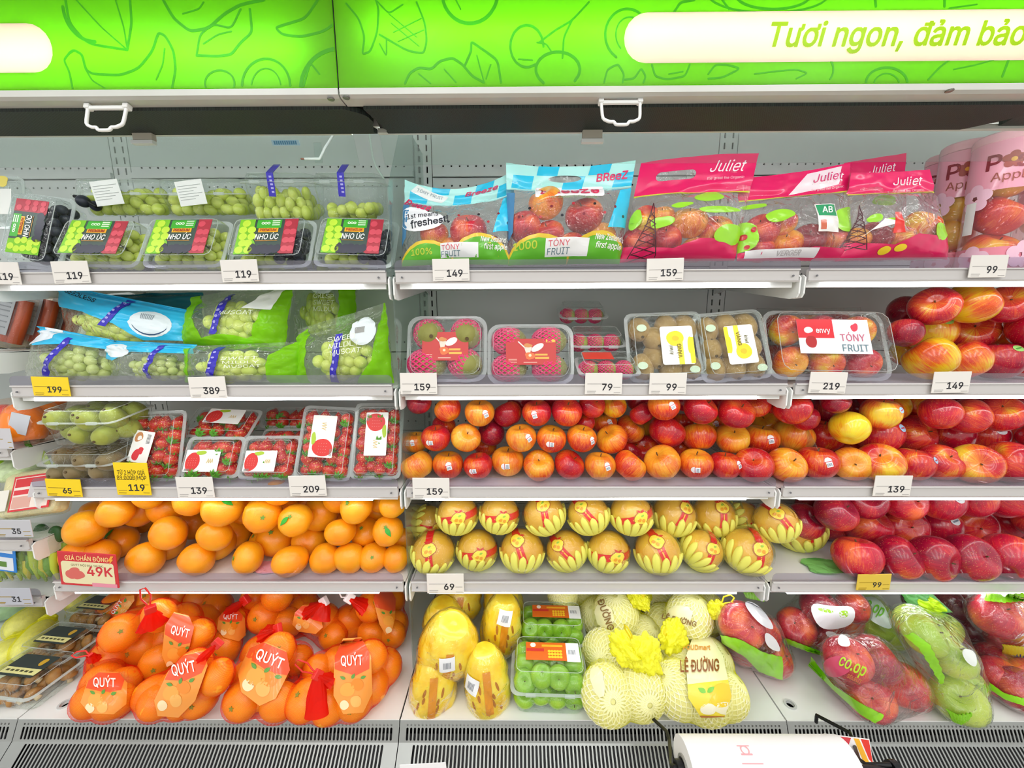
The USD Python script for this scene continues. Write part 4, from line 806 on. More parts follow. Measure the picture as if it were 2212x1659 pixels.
for px, py, W, H, lab in ((282, 424, 185, 88, 'left'), (456, 424, 185, 88, 'right')):
    M, w, l = posed(px, py - 34, .17, W, 30, 14, rnd(lab).uniform(-2, 2)); l = .125; h = .082
    t = clamshell('grape_box', f'clear box of green grapes on the upper layer with white slip, {lab} of two', M @ tr(0, 0, -h), w, l, h, group='grape boxes with white slips')
    c = t.part('white_slip', xf(rbx(-.033, .033, -.001, 0, -.055, 0, .0004), tr(-.012, -l / 2 - .001, h * .96) @ rot(-10, 'x') @ rot(-6, 'y')), plain('#eff2ee', .5))
    t.part('slip_print', xf(cat([bx(-.028, .028 - .01 * (i % 3), -.0016, -.0011, -.012 - .006 * i, -.0108 - .006 * i) for i in range(6)]), tr(-.012, -l / 2 - .001, h * .96) @ rot(-10, 'x') @ rot(-6, 'y')), plain('#b5bbb6', .6), under=c, kind='stuff')
    bunch(GB1, M @ tr(0, 0, -h + .003) @ fit(GB1, w * .92, l * .9, h * .9), f'green grapes inside the {lab} white-slip box on the upper layer')
TAPE = plain('#2b1fb4', .3, coat=.3)
for px, W, lab, f in ((613, 140, 'full', .9), (757, 140, 'half-empty', .55)):
    M, w, l = posed(px, 378, .15, W, 30, 12, 0); l = .12; h = .105
    t = clamshell('grape_box', f'{lab} clear box of green grapes closed with purple-blue tape', M @ tr(0, 0, -h), w, l, h, split=.8, group='taped grape boxes')
    c = t.part('tape', cat([xf(bx(-.008, .008, -.001, 0, -.05, .0), tr(.0, -l / 2 - .002, h - .002) @ rot(4, 'y')), xf(bx(-.008, .008, 0, .045, .0, .001), tr(0, -l / 2 - .002, h - .002) @ rot(28, 'x'))]), TAPE)
    t.part('tape_print', cat([bx(-.003, .003, -l / 2 - .0036, -l / 2 - .003, h - .012 - .008 * i, h - .008 - .008 * i) for i in range(5)]), plain('#b9b4ea', .5), under=c, kind='stuff')
    bunch(GB1 if f > .8 else (('green',), 22, .0135, .125, .1, .04, False, 15), M @ tr(0, 0, -h + .003) @ (fit(GB1, w * .92, l * .9, h * .86) if f > .8 else sc(1)), f'green grapes inside the {lab} taped box')
for i, px in enumerate((230, 400, 590, 745)):   # lower boxes carrying the upper layer
    P = at(px, 500, .2); h = .085
    t = clamshell('grape_box', f'clear grape box at the back carrying the upper layer, {ORD[i]} from left', tr(P[0], .215, T1), .165, .13, h, group='back grape boxes on the top shelf')
    key = (GB3, GB1, GB1, GB2)[i]; bunch(key, tr(P[0], .215, T1 + .003) @ fit(key, .15, .12, h * .92), f'grapes inside the {ORD[i]} back box from left on the top shelf')
M, w, l = posed(4, 430, .12, 50, 110, 80); t = clamshell('fruit_cup', 'clear cup with white band and yellow top at the far left of the top shelf', M @ tr(0, 0, -.05), w, l, .05)
t.part('white_band', ext(sbox(-w * .42, -l * .3, w * .42, l * .2), .0004, .0505), plain('#f3f3ee', .4)); t.part('yellow_seal', ext(blob(0, l * .35, w * .3, l * .1, 2), .0004, .0505), plain('#ecd86a', .4))
P = at(180, 435, .12); t = Thing('grape_leaf_stalk', 'black withered stalk and berries poking out behind the upright box', 'stalk', tr(P))
t.part('stalk', tube([(-.02, 0, .012), (0, .0, .006), (.03, 0, -.012)], .004, 6), DARK, smooth=True); t.part('berry', sphere(.014, 2), GRAPE['black'], smooth=True); t.part('berry', xf(sphere(.012, 2), tr(.018, .01, -.008)), GRAPE['black'], smooth=True)

# ------------------------------------------------------------------ kiwis
KIWI = {k: M_('kiwi_' + k, {'tc': ('texture_coordinate', {}), 'n': ('noise_texture', dict(scale=30.0, detail=3.0)), 'r': ('rgb_ramp', dict(ramp=[(.3, lin(a)), (.7, lin(b))])), 'v': ('noise_texture', dict(scale=500.0)), 'b': ('bump', dict(strength=.3, distance=.001)), 'p': ('principled_bsdf', dict(roughness=.6, sheen_weight=.2))},
        [('tc.object', 'n.vector'), ('n.fac', 'r.fac'), ('r.color', 'p.base_color'), ('tc.object', 'v.vector'), ('v.fac', 'b.height'), ('b.normal', 'p.normal')], 'p.BSDF') for k, a, b in (('gold', '#b9985a', '#9c7d40'), ('olive', '#9a9a4e', '#7a7a34'), ('green', '#a9b24a', '#868c30'), ('brown', '#8a7850', '#6c5c38'))}
def netted(R, s, na=18, nt=9, half=1.25, r=.0017):
    """Foam lattice sock: two families of spiralling strands over an ellipsoid."""
    out = []
    for k in range(na):
        for sg in (-1, 1):
            t_ = np.linspace(-half, half, nt); a = 2 * PI * k / na + sg * t_ * .9
            out.append(tube(np.stack([R * 1.03 * np.cos(t_) * np.cos(a), R * 1.03 * np.cos(t_) * np.sin(a), R * s * 1.03 * np.sin(t_)], 1), r, 5))
    return cat(out)
PINK = plain('#f03a78', .5, sub=.15)
KW = {}
def kiwi(kind, net, M, label, group):
    if (kind, net) in KW: return KW[(kind, net)].copy(M, label, group)
    R = .024; t = Thing('kiwi', label, 'kiwi', M, group); t.part('skin', sphere(R, 3, (1, 1, 1.35)), KIWI[kind], smooth=True)
    t.part('tip', xf(trimesh.creation.cylinder(.003, .004, sections=8), tr(0, 0, R * 1.35)), plain('#5b4a2c', .7))
    if net: t.part('foam_net', xf(netted(R, 1.35), tr(0, 0, -.004)), PINK, smooth=True)
    KW[(kind, net)] = t; return t
T2 = TOPS[1]
def red_label(t, W, L, z):
    c = t.part('label', ext(Polygon(rrect(W, L, .003)), .0004, z), plain('#c3302c', .35))
    def put(nm, poly, col, dz=.0005): return t.part(nm, ext(poly, .0002, z + dz), plain(col, .4), under=c)
    put('leaf_print', affinity.rotate(affinity.scale(Point(0, 0).buffer(1, quad_segs=6), .15 * W, .13 * L), 25).buffer(0) if False else affinity.translate(affinity.rotate(affinity.scale(Point(0, 0).buffer(1, quad_segs=6), .14 * W, .12 * L), 30, origin=(0, 0)), .13 * W, .16 * L), '#f3ece4')
    put('cup_print', Polygon([(-.14 * W, .18 * L), (.02 * W, .18 * L), (-.02 * W, -.05 * L), (-.1 * W, -.05 * L)]), '#e9d9c8')
    put('fruit_print', blob(-.06 * W, .24 * L, .08 * W, .08 * L, 5), '#d08a4a', .0008); put('slice_print', blob(-.02 * W, -.16 * L, .11 * W, .13 * L, 6), '#e2703a', .0008); put('slice_core', Point(-.02 * W, -.14 * L).buffer(.03 * W), '#f6d9b0', .0011)
    put('spoon_print', LineString([(-.25 * W, .38 * L), (-.12 * W, .15 * L)]).buffer(.012 * W), '#eee4da')
    put('price_corner', sbox(.3 * W, .36 * L, .49 * W, .48 * L), '#f0c34a')
    put('caption', unary_union([sbox(.08 * W, -.15 * L, .33 * W, -.08 * L), sbox(.08 * W, -.28 * L, .36 * W, -.2 * L)]), '#eeb04a'); put('fine_print', unary_union([sbox(-.15 * W, -.42 * L, .12 * W, -.39 * L)] + [sbox(-.45 * W, -(.3 + .06 * i) * L, -.28 * W, -(.28 + .06 * i) * L) for i in range(3)]), '#e8b9a8')
for px, py, W, H, rz, rs, lab in ((962, 748, 172, 140, 0, 'turned', 'hot pink nets, by the divider'), (1147, 760, 186, 128, 0, 'upright', 'olive kiwis showing, second from the divider')):
    M, w, l = posed(px, py, .05, W, H, 72, rz); h = .062
    t = clamshell('kiwi_box', f'clear kiwi box under a red label, {lab}', M @ tr(0, 0, -h), w, l, h, r=.03, group='red-labelled kiwi boxes')
    red_label(t, w * .58, l * .44, h + .0008)
    for i, (sx, sy) in enumerate(((-1, 1), (1, 1), (-1, -1), (1, -1))):
        q = rnd('nk', lab, i); k = l * .23 / .024
        hi = (rs == 'turned' and i != 2)
        kiwi('olive', True, M @ tr(sx * w * .24, sy * l * .235, -h + .030) @ rot(90 if not hi else q.uniform(10, 40), 'x') @ rot(q.uniform(-50, 50) if hi else 90, 'y') @ sc(k, k, k * .9), f'olive kiwi in pink net, box with {lab}, {("top left", "top right", "bottom left", "bottom right")[i]}', 'kiwis in the box ' + lab)
for px, py, W, H, Y, lab in ((1312, 792, 128, 62, .045, 'in front beside the gold kiwi boxes'), (1288, 735, 118, 58, .13, 'behind another'), (1258, 678, 100, 54, .21, 'hindmost')):
    M, w, l = posed(px, py - 20, Y, W, 26, 18); l = .1; h = .058
    t = clamshell('kiwi_box', f'small flat clear pack of pink-netted kiwis {lab}', M @ tr(0, 0, -h), w, l, h, r=.02, group='small kiwi packs'); lab.startswith('in front') and t.part('red_strip', ext(sbox(-w * .4, -l * .1, w * .1, l * .3), .0004, h), plain('#d8402e', .4))
    for i in range(3): kiwi('green', True, M @ tr((i - 1) * w * .3, -l * .08, -h + .029) @ rot(14 * (i - 1), 'z') @ rot(90, 'y') @ rot(30 * i, 'z') @ sc(w * .155 / .024, w * .155 / .024, w * .12 / .024), f'green kiwi in pink net inside the small pack {lab}', 'kiwis in the small pack ' + lab)
def gold_label(t, W, L, z, flip):
    Rz = rot(180 if flip else 0, 'z'); c = t.part('label', xf(ext(Polygon(rrect(W, L, .006)), .0005, z), Rz), plain('#f0f2ee', .35))
    def put(nm, poly, col, dz=.0006): return t.part(nm, xf(ext(poly, .0002, z + dz), Rz), plain(col, .4), under=c)
    put('yellow_side', unary_union([sbox(.36 * W, -.48 * L, .5 * W, .2 * L), blob(.38 * W, 0, .08 * W, .2 * L, 3)]).intersection(Polygon(rrect(W, L, .006))), '#f3e21a'); put('yellow_strip', sbox(0, -.5 * L, .16 * W, .1 * L), '#f6ea3a')
    put('slice_print', blob(-.06 * W, .18 * L, .26 * W, .2 * L, 4, 20, .05), '#f2df18', .0009); put('slice_core', blob(-.05 * W, .18 * L, .1 * W, .07 * L, 5, 14, .1), '#e2c61a', .0012)
    t.part('lettering', xf(flat(text2d('VÀNG', .12 * W, True, anchor='c', width=.36 * L), (.10 * W, -.15 * L, z + .0012), (0, 1, 0), (-1, 0, 0), .0003), Rz), plain('#8c7a20', .5), under=c)
    t.part('script_lettering', xf(flat(text2d('kiwi', .11 * W, anchor='c', slant=.2), (-.16 * W, -.12 * L, z + .0012), (0, 1, 0), (-1, 0, 0), .0003), Rz), plain('#6f6a2a', .5), under=c)
for px, py, W, H, rz, fl, lab in ((1446, 742, 168, 148, 2, False, 'left'), (1593, 740, 150, 150, 5, True, 'right')):
    M, w, l = posed(px, py, .05, W, H, 70, rz); h = .066
    t = clamshell('kiwi_box', f'clear ribbed box of gold kiwis under a white and yellow label, {lab} of two', M @ tr(0, 0, -h), w, l, h, ribs=.05, group='gold kiwi boxes')
    xo = w * (.1 if not fl else .04)
    gl = rot(0, 'z'); 
    t2 = Thing.__new__(Thing); t2.path = t.path; t2.part_ = t.part
    def shifted(nm, mesh, mat, **k): return t.part(nm, xf(mesh, tr(xo, -.005, 0)), mat, **k)
    t2.part = shifted; gold_label(t2, w * .42, l * .56, h + .0008, fl)
    for i, p in enumerate(pack(9, .026, w * .9, l * .9, h * .9, 31 + fl)):
        q = rnd('gk', lab, i); kiwi('gold', False, M @ tr(p) @ tr(0, 0, -h) @ rot(q.uniform(40, 90), 'x') @ rot(q.uniform(0, 180), 'z') @ sc(1.15), f'gold kiwi inside the ribbed box, {lab} of two', 'kiwis in the ribbed box ' + lab)
    for i, (dx, dy) in enumerate(((-.36, -.3), (-.33, .25), (.3, -.38))):
        t.part('fruit_sticker', ext(affinity.translate(affinity.scale(Point(0, 0).buffer(1, quad_segs=5), .012, .009), dx * w, dy * l), .0004, h - .004), plain('#cfe3c4', .4))
for px, lab in ((1405, 'left'), (1512, 'right')):
    P = at(px, 640, .27); h = .09
    t = clamshell('kiwi_box', f'clear box of kiwis at the back under the shelf, {lab} of two', tr(P[0], .275, T2 + .055), .14, .1, h, group='back kiwi boxes')
    for i, dx in enumerate((-.035, .035)): kiwi('brown', False, tr(P[0] + dx, .26, T2 + .055 + .05) @ rot(12, 'y') @ sc(1.25), f'brown kiwi inside the back kiwi box, {lab} of two', 'kiwis in the back box ' + lab)
# boxed apples with the red and white label
M, w, l = posed(1808, 736, .05, 268, 150, 68, -1); h = .085
t = clamshell('apple_box', 'clear box of six red apples under a red and white label', M @ tr(0, 0, -h), w, l, h, r=.03, ribs=.03)
def lp(nm, mesh, col, under=None): return t.part(nm, xf(mesh, tr(-.02 * w, .01, 0)), plain(col, .35), under=under)
W, L, z = w * .58, l * .5, h + .0008
c = lp('label', ext(sbox(-W / 2, -L / 2, W / 2, L / 2), .0004, z), '#f2f1f4'); lp('red_field', ext(sbox(-W / 2, -.05 * L, 0, L / 2), .0002, z + .0005), '#e22430', c)
lp('apple_print', ext(blob(-.33 * W, -.16 * L, .08 * W, .17 * L, 2, 20, .05), .0002, z + .0008), '#b81f22', c); lp('white_apple_print', ext(blob(-.35 * W, .18 * L, .065 * W, .09 * L, 3, 16, .08), .0002, z + .0008), '#f6f0ee', c)
lp('brand_lettering', flat(text2d('envy', .15 * L, True, anchor='c', width=.2 * W), (-.15 * W, .1 * L, z + .0008), (1, 0, 0), (0, 1, 0)), '#f7eeee', c)
lp('upper_lettering', flat(text2d('TÓNY', .2 * L, anchor='c', width=.34 * W), (.25 * W, -.13 * L, z + .0006), (1, 0, 0), (0, 1, 0)), '#d0708a', c); lp('lower_lettering', flat(text2d('FRUIT', .2 * L, anchor='c', width=.36 * W), (.27 * W, -.43 * L, z + .0006), (1, 0, 0), (0, 1, 0)), '#6a8a94', c)
lp('emblem', ext(blob(.3 * W, .27 * L, .05 * W, .12 * L, 7, 16, .2), .0002, z + .0006), '#e03a50', c)
for i, (sx, sy) in enumerate(((-1, 1), (0, 1), (1, 1), (-1, -1), (0, -1), (1, -1))):
    apple(['flame', 'garnet_light', 'flame', 'fire', 'flame', 'garnet_light'][i], N, M @ tr(sx * w * .3, sy * l * .24, -h * .52) @ rot(30, 'x') @ rot(60 * i, 'z') @ sc(l * .225 / .045), 'red apple inside the box with the red and white label', 'six apples in the labelled box', i)
for i, px in enumerate((1688, 1752, 1815)):
    P = at(px, 640, .26); apple(['ruby', 'fire', 'garnet_light'][i], N, tr(P[0], .27, T2 + .045 + .09) @ sc(.95), f'shaded red apple in the back box, {ORD[i]} from left', 'apples in the back box')
    apple('garnet', N, tr(P[0], .27, T2 + .045) @ sc(.95), 'shaded red apple at the bottom of the back apple box', 'lower apples in the back box')
P = at(1752, 640, .26); clamshell('apple_box', 'clear box of apples standing at the back behind the labelled one', tr(P[0], .27, T2), .27, .11, .185, group=None)

# ------------------------------------------------------------------ strawberries and small fruit, third shelf
T3 = TOPS[2]
BERRY = M_('strawberry_skin', {'tc': ('texture_coordinate', {}), 's': ('separate_xyz', {}), 'n': ('noise_texture', dict(scale=35.0)), 'mr': ('math', dict(math_type='multiply_add', value2=34.0, value3=.05)), 'ad': ('math', dict(math_type='multiply_add', value2=.7, value3=-.2)), 'su': ('math', dict(math_type='add')),
        'r': ('rgb_ramp', dict(ramp=[(.25, lin('#c4141c')), (.62, lin('#e2361c')), (.8, lin('#ec6a3a')), (.95, lin('#f3d3a0'))])), 'v': ('voronoi_texture', dict(scale=210.0, randomness=.5)), 'vr': ('rgb_ramp', dict(ramp=[(0, (1, 1, 1)), (.2, (1, 1, 1)), (.36, (0, 0, 0))])), 'mx': ('mix_color', dict(b=lin('#f0c860'))), 'vm': ('math', dict(math_type='multiply', value2=.8)),
        'b': ('bump', dict(strength=.5, distance=.0012, invert=True)), 'p': ('principled_bsdf', dict(roughness=.3, coat_weight=.3, subsurface_weight=.1, subsurface_scale=.004))},
        [('tc.object', 's.vector'), ('s.z', 'mr.value1'), ('tc.object', 'n.vector'), ('n.fac', 'ad.value1'), ('mr.value', 'su.value1'), ('ad.value', 'su.value2'), ('su.value', 'r.fac'), ('tc.object', 'v.vector'), ('v.distance', 'vr.fac'), ('vr.color', 'vm.value1'), ('vm.value', 'mx.fac'), ('r.color', 'mx.a'), ('mx.result', 'p.base_color'), ('vr.color', 'b.height'), ('b.normal', 'p.normal')], 'p.BSDF')
SB = []
def strawberry(M, label, group):
    if SB: return SB[0].copy(M, label, group)
    t = Thing('strawberry', label, 'strawberry', M, group)
    ph = np.linspace(0, 1, 14); prof = [(.0155 * (math.sin(PI * p ** 1.45)) ** .75 * (1 - .0 * p) if 0 < p < 1 else 0.0, -.020 + .040 * p) for p in ph]
    t.part('berry', spin(prof, 18), BERRY, smooth=True)
    lf = []
    for k in range(8):
        m = fine(shape2d(leaf2d(.001, 0, .013, .006, 0)), .004); v = m.vertices.copy(); v[:, 2] = .0205 + .004 * np.sin(v[:, 0] / .013 * 2.4) - v[:, 0] ** 2 * 22 + v[:, 2] * .0004; m.vertices = v; lf.append(xf(m, rot(45 * k + 7 * (k % 2), 'z')))
    t.part('calyx', cat(lf), plain('#5aa32c', .5, var=.2, vscale=90)); t.part('stem', tube([(0, 0, .02), (.001, .001, .027), (.003, .002, .031)], .0011, 6), plain('#6fb03a', .6))
    SB.append(t); return t
def berry_label(t, W, L, z, rz=0, x=0, y=0):
    R_ = tr(x, y, 0) @ rot(rz, 'z'); c = t.part('label', xf(ext(Polygon(rrect(W, L, .002)), .0004, z), R_), plain('#f2f3ee', .4))
    def put(nm, poly, col, dz=.0005): return t.part(nm, xf(ext(poly.intersection(Polygon(rrect(W, L, .002))), .0002, z + dz), R_), plain(col, .4), under=c)
    put('berry_print', blob(-.27 * W, -.05 * L, .21 * W, .42 * L, 3, 22, .05), '#d8302c'); put('seed_print', unary_union([Point(-.38 * W + .07 * W * i, -.2 * L + .1 * L * j).buffer(.012 * L) for i in range(4) for j in range(4)]), '#f0a49a', .0008); put('leaf_print', blob(-.06 * W, .36 * L, .14 * W, .1 * L, 4), '#a9c832', .0008)
    put('script_print', unary_union([LineString([(.15 * W + .06 * W * i, -.1 * L), (.19 * W + .06 * W * i, .08 * L), (.2 * W + .06 * W * i, -.08 * L)]).buffer(.012 * L) for i in range(3)]), '#d9c07a', .0008); put('barcode', unary_union([sbox(-.45 * W + .02 * W * i, -.46 * L, -.44 * W + .02 * W * i, -.36 * L) for i in range(8)]), '#8a8a88', .0008)
def berry_box(px, py, Y, W, H, tilt, rz, n, lab, lw, ll, lrz, lx=0, ly=0, h=.05):
    M, w, l = posed(px, py, Y, W, H, tilt, rz); t = clamshell('strawberry_box', 'clear box of strawberries, ' + lab, M @ tr(0, 0, -h), w, l, h, r=.012, ribs=.02, group='strawberry boxes')
    if lw: berry_label(t, *((lw * w, ll * l) if lrz % 180 == 0 else (ll * l, lw * w)), h + .0008, lrz, lx * w, ly * l)
    for i, p in enumerate(pack(n, .0185, w * .93, l * .93, h * .96, 50 + n + int(px))):
        q = rnd('sb', px, i); strawberry(M @ tr(0, 0, -h) @ tr(p) @ rot(q.uniform(40, 120), 'x') @ rot(q.uniform(-90, 90), 'z') @ sc(q.uniform(1.0, 1.2)), f'strawberry inside the box {lab}', 'strawberries in the box ' + lab)
berry_box(322, 962, .05, 116, 150, 70, 2, 20, 'tall with white slip, behind the tall yellow tag', 0, 0, 0)
BX = Thing('white_slip', 'white printed slip with red fruit on the leftmost tall strawberry box', 'slip', posed(305, 965, .047, 10, 10, 70, 0)[0] @ rot(-8, 'z')); k = mpp(at(305, 965, .045))
BX.part('slip', rbx(-22 * k, 22 * k, -34 * k, 34 * k, 0, .0008, .0003), plain('#f4f4f0', .4)); BX.part('fruit_print', ext(unary_union([blob(-6 * k, -18 * k, 8 * k, 12 * k, 1), blob(2 * k, -8 * k, 6 * k, 7 * k, 2)]), .0003, .0009), plain('#d8323a', .4)); BX.part('roll_print', ext(blob(-10 * k, 20 * k, 9 * k, 10 * k, 3).difference(blob(-8 * k, 18 * k, 5 * k, 5 * k, 3)), .0003, .0009), plain('#c98a5a', .4)); BX.part('barcode', ext(unary_union([sbox(8 * k, (8 + 2.6 * i) * k, 16 * k, (9.4 + 2.6 * i) * k) for i in range(8)]), .0003, .0009), plain('#777777', .5), kind='stuff')
berry_box(449, 985, .045, 122, 88, 62, 0, 14, 'small, above the 139 tag', .6, .55, 0, -.08, -.12)
berry_box(574, 985, .045, 122, 92, 62, 0, 14, 'small, between tags 139 and 209', .56, .5, 0, -.08, -.12)
berry_box(473, 905, .13, 138, 72, 40, -4, 14, 'lying on top of another', .56, .5, 0, .06, .1)
berry_box(612, 945, .15, 110, 50, 50, 0, 10, 'behind the small ones', 0, 0, 0)
berry_box(618, 893, .22, 110, 44, 40, 0, 8, 'hindmost and shaded', 0, 0, 0)
berry_box(698, 955, .05, 118, 158, 68, -3, 22, 'tall with upright label, left of two', .44, .58, 90, -.02, .08)
berry_box(810, 950, .05, 104, 162, 68, 0, 22, 'tall with upright label, by the divider', .46, .58, 270, .02, .08)
for py, Y, h, lab, key in ((872, .05, .09, 'upper', 'green'), (962, .05, .078, 'lower', 'brown')):
    M, w, l = posed(205, py, Y, 158, 20, 8); l = .12
    t = clamshell('fruit_box', f'clear box of small {key} fruit with slotted front, {lab} of the stack', M @ tr(0, 0, -h), w, l, h, ribs=.03, split=.7, group='stacked boxes of small fruit')
    for i, p in enumerate(pack(16, .023, w * .93, l * .93, h * .95, 71 + len(key))):
        q = rnd('sf', lab, i); kiwi(key, False, M @ tr(0, 0, -h) @ tr(p) @ rot(q.uniform(30, 100), 'x') @ rot(q.uniform(0, 180), 'z') @ sc(.98), f'small {key} fruit inside the {lab} slotted box at the left end', f'fruit in the {lab} slotted box')
# ================================================================== printed bags
class Bag:
    """Pillow bag hung on four photo-placed corners: film front and back, prints laid on the front."""
    def __init__(s, name, label, cat_, tl, tr_, br, bl, yb, yt, T=.045, head=.72, bow=0.0, fm=None, group=None, wr=.004, seed=0, lowT=.75):
        C = [at(*bl, yb), at(*br, yb), at(*tl, yt), at(*tr_, yt)]; s.base = (C[0] + C[1]) / 2; s.C = [c - s.base for c in C]
        s.W = np.linalg.norm(s.C[1] - s.C[0]); s.H = np.linalg.norm((s.C[2] + s.C[3]) / 2 - (s.C[0] + s.C[1]) / 2); s.T, s.head, s.bow, s.wr, s.seed, s.lowT = T, head, bow, wr, seed, lowT
        ux = (s.C[1] - s.C[0]) + (s.C[3] - s.C[2]); s.ux = ux / np.linalg.norm(ux); uy = (s.C[2] + s.C[3]) - (s.C[0] + s.C[1]); uy -= s.ux * (uy @ s.ux); s.uy = uy / np.linalg.norm(uy); s.n = np.cross(s.ux, s.uy)
        s.t = Thing(name, label, cat_, tr(s.base), group); nu, nv = 30, 34
        u, v = np.meshgrid(np.linspace(0, 1, nu), np.linspace(0, 1, nv)); f = s.S(u.ravel(), v.ravel(), 0); b = s.S(u.ravel(), v.ravel(), 0, -1)
        G = grid_faces(nv, nu); s.front = trimesh.Trimesh(f, np.vstack([G[:, [0, 1, 2]], G[:, [0, 2, 3]]]), process=False)
        s.film = s.t.part('film', cat([(f, G), (b, G[:, ::-1])]), fm or BAGFILM, smooth=True)
    def thick(s, u, v):
        vv = np.clip(v / s.head, 0, 1); prof = np.where(v < s.head, np.sin(PI * np.clip(vv, 0, 1) ** .8) ** .55, 0); prof = np.maximum(prof, np.where(v < .12, s.lowT * np.sin(PI * .5 * np.clip(v / .12, 0, 1)), 0))
        return s.T * np.sin(PI * np.clip(u, .0, 1)) ** .5 * prof + .0012
    def S(s, u, v, off=0.0, side=1):
        a, b = (1 - u)[:, None], u[:, None]; c, d = (1 - v)[:, None], v[:, None]
        P = s.C[0] * a * c + s.C[1] * b * c + s.C[2] * a * d + s.C[3] * b * d + s.uy * (s.bow * s.H * 4 * u * (1 - u) * v ** 2)[:, None]
        q = np.stack([u * 6, v * 6, np.full_like(u, s.seed + (0 if side > 0 else 7))], 1)
        w = (meshkit.noise(q) - .5) * 1.4 + (meshkit.noise(q * 2.7) - .5); w = w * np.minimum(1, s.thick(u, v) / .006 + .3) * s.wr
        fold = .6 * s.wr * np.sin(v * 34 + 6 * meshkit.noise(q)) * np.exp(-((v - s.head) / .12) ** 2)
        return P + s.n * ((s.thick(u, v) * side + w + fold + off * side)[:, None])
    def put(s, nm, poly, mat, off=.0007, size=.045, label=None, under=None):
        """poly in bag fractions (0..1 across, 0..1 up)."""
        poly = poly.intersection(sbox(.004, .003, .996, .997))
        if poly.is_empty: return None
        m = shape2d(poly); f = m.faces[(m.vertices[m.faces][:, :, 2] > .5).all(1)]; m = fine(trimesh.Trimesh(m.vertices, f, process=True), size)
        v = s.S(m.vertices[:, 0], m.vertices[:, 1], off); return s.t.part(nm, trimesh.Trimesh(v, m.faces, process=False), mat if not isinstance(mat, str) else plain(mat, .3, coat=.3), label=label, smooth=True, under=under)
    def write(s, nm, txt, u, v, h, col, bold=True, rz=0, off=.0012, width=None, slant=0.0, under=None):
        """h: letter height as a fraction of the bag's height."""
        m = text2d(txt, h * s.H, bold, anchor='c', width=width * s.W if width else None, slant=slant); m.apply_transform(rot(rz, 'z')); V = m.vertices
        q = s.S(u + V[:, 0] / s.W, v + V[:, 1] / s.H, off); q += s.n * (V[:, 2:3] * .0003); m.vertices = q; return s.t.part(nm, m, plain(col, .4), under=under)
    def inside(s, u, v, d=0.0): return s.base + s.S(np.array([u]), np.array([v]), 0, 0)[0] - s.n * d
    def frame(s, u, v, w=1.0, l=1.0, h=1.0):
        M = np.eye(4); M[:3, 0], M[:3, 1], M[:3, 2] = s.ux * w, -s.n * l, s.uy * h; M[:3, 3] = s.inside(u, v); return M
BAGFILM = film('#fdfdfd', .05, '#ffffff', 1.0, .1, 1.0, 30.0, .6)
def circ(u, v, ru, rv, n=20): return Polygon([(u + ru * math.cos(a), v + rv * math.sin(a)) for a in np.arange(n) * 2 * PI / n])
def bag_apples(B, lst, kinds, label, group):
    for i, (px, py, r, k) in enumerate(lst):
        P = B.base + 0; Yc = B.base[1] + .016; Q = at(px, py, Yc); rr = min(.043, r * .93 * mpp(Q)); q = rnd(label, i)
        o = sorted(e[0] for e in lst).index(px)
        apple(k, N, tr(Q) @ rot(q.uniform(-40, 40), 'y') @ rot(q.uniform(10, 60), 'x') @ rot(q.uniform(0, 360), 'z') @ sc(rr / .045), LOOKS[k] + ' ' + label.replace('apple inside', f'apple, {ORD[o]} from left inside'), group, i)
# ---- blue bags
def blue_bag(B, hole, lens, words):
    gap = circ(*hole) if hole else Polygon()
    cyan = plain('#2cc8ee', .3, coat=.3); aqua = plain('#b8f3ee', .3, coat=.3)
    B.put('header', sbox(0, B.head, 1, 1).difference(gap), aqua)
    for k in range(5):
        for j in range(2):
            if (k + j) % 2 == 0: B.put('header_check', Polygon([(.04 + .2 * k, B.head + .02 + .14 * j), (.2 + .2 * k, B.head + .02 + .14 * j), (.22 + .2 * k, B.head + .15 + .14 * j), (.06 + .2 * k, B.head + .15 + .14 * j)]).intersection(sbox(0, B.head, 1, 1)).difference(gap), cyan, .0011)
    B.put('blue_side', Polygon([(.82, .3), (.9, .7), (1, .74), (1, .34)]), cyan, .0008); B.put('blue_side', Polygon([(0, .2), (.0, .7), (.07, .7), (.05, .3)]), plain('#4c86b4', .3), .0008)
    for (u, v, ru, rv, nm) in lens:
        B.put('yellow_hill', circ(u, v, ru, rv), '#e7c632', .0008); B.put('green_hill', circ(u, v - .025, ru * .97, rv * .95), '#5fb828', .0012)
    rs = rnd('dots', B.seed)
    for k in range(11): B.put('dot', circ(.1 + .085 * k, .42 + .1 * (k % 2) + rs.uniform(-.02, .02), .012, .015, 10), ('#7c1c2c', '#1c1420', '#b52a36')[k % 3], .0009)
B = Bag('apple_bag', 'blue and white checked apple bag slumped sideways beside the bay divider', 'bag of apples', (874, 388), (1112, 366), (1108, 574), (868, 577), .055, .10, .043, .74, -.16, group=None, seed=1, wr=.006)
blue_bag(B, None, [(.24, -.02, .25, .26, 0), (.72, -.02, .26, .31, 0)], None)
B.put('white_panel', circ(.2, .47, .2, .13).union(circ(.12, .56, .13, .1)), '#f4f3f6', .0010); B.write('brand_lettering', 'Breeze', .13, .66, .09, '#e0215c', width=.26, rz=-18, slant=.2)
B.write('slogan_lettering', '1st means', .2, .52, .062, '#23232f', False, rz=8, width=.28, off=.0016); B.write('slogan_lettering', 'freshest!', .27, .41, .09, '#23232f', True, rz=8, width=.34, off=.0016)
B.put('header_label', Polygon([(.06, .88), (.34, .78), (.4, .87), (.12, .99)]), '#f3f8f6', .0014); B.write('header_lettering', 'TÓNY FRUIT', .23, .87, .04, '#8aa0a8', False, rz=-14, width=.24, off=.002); B.write('header_lettering', 'Breeze', .7, .86, .06, '#d83a66', True, width=.3, slant=.25, off=.0022)
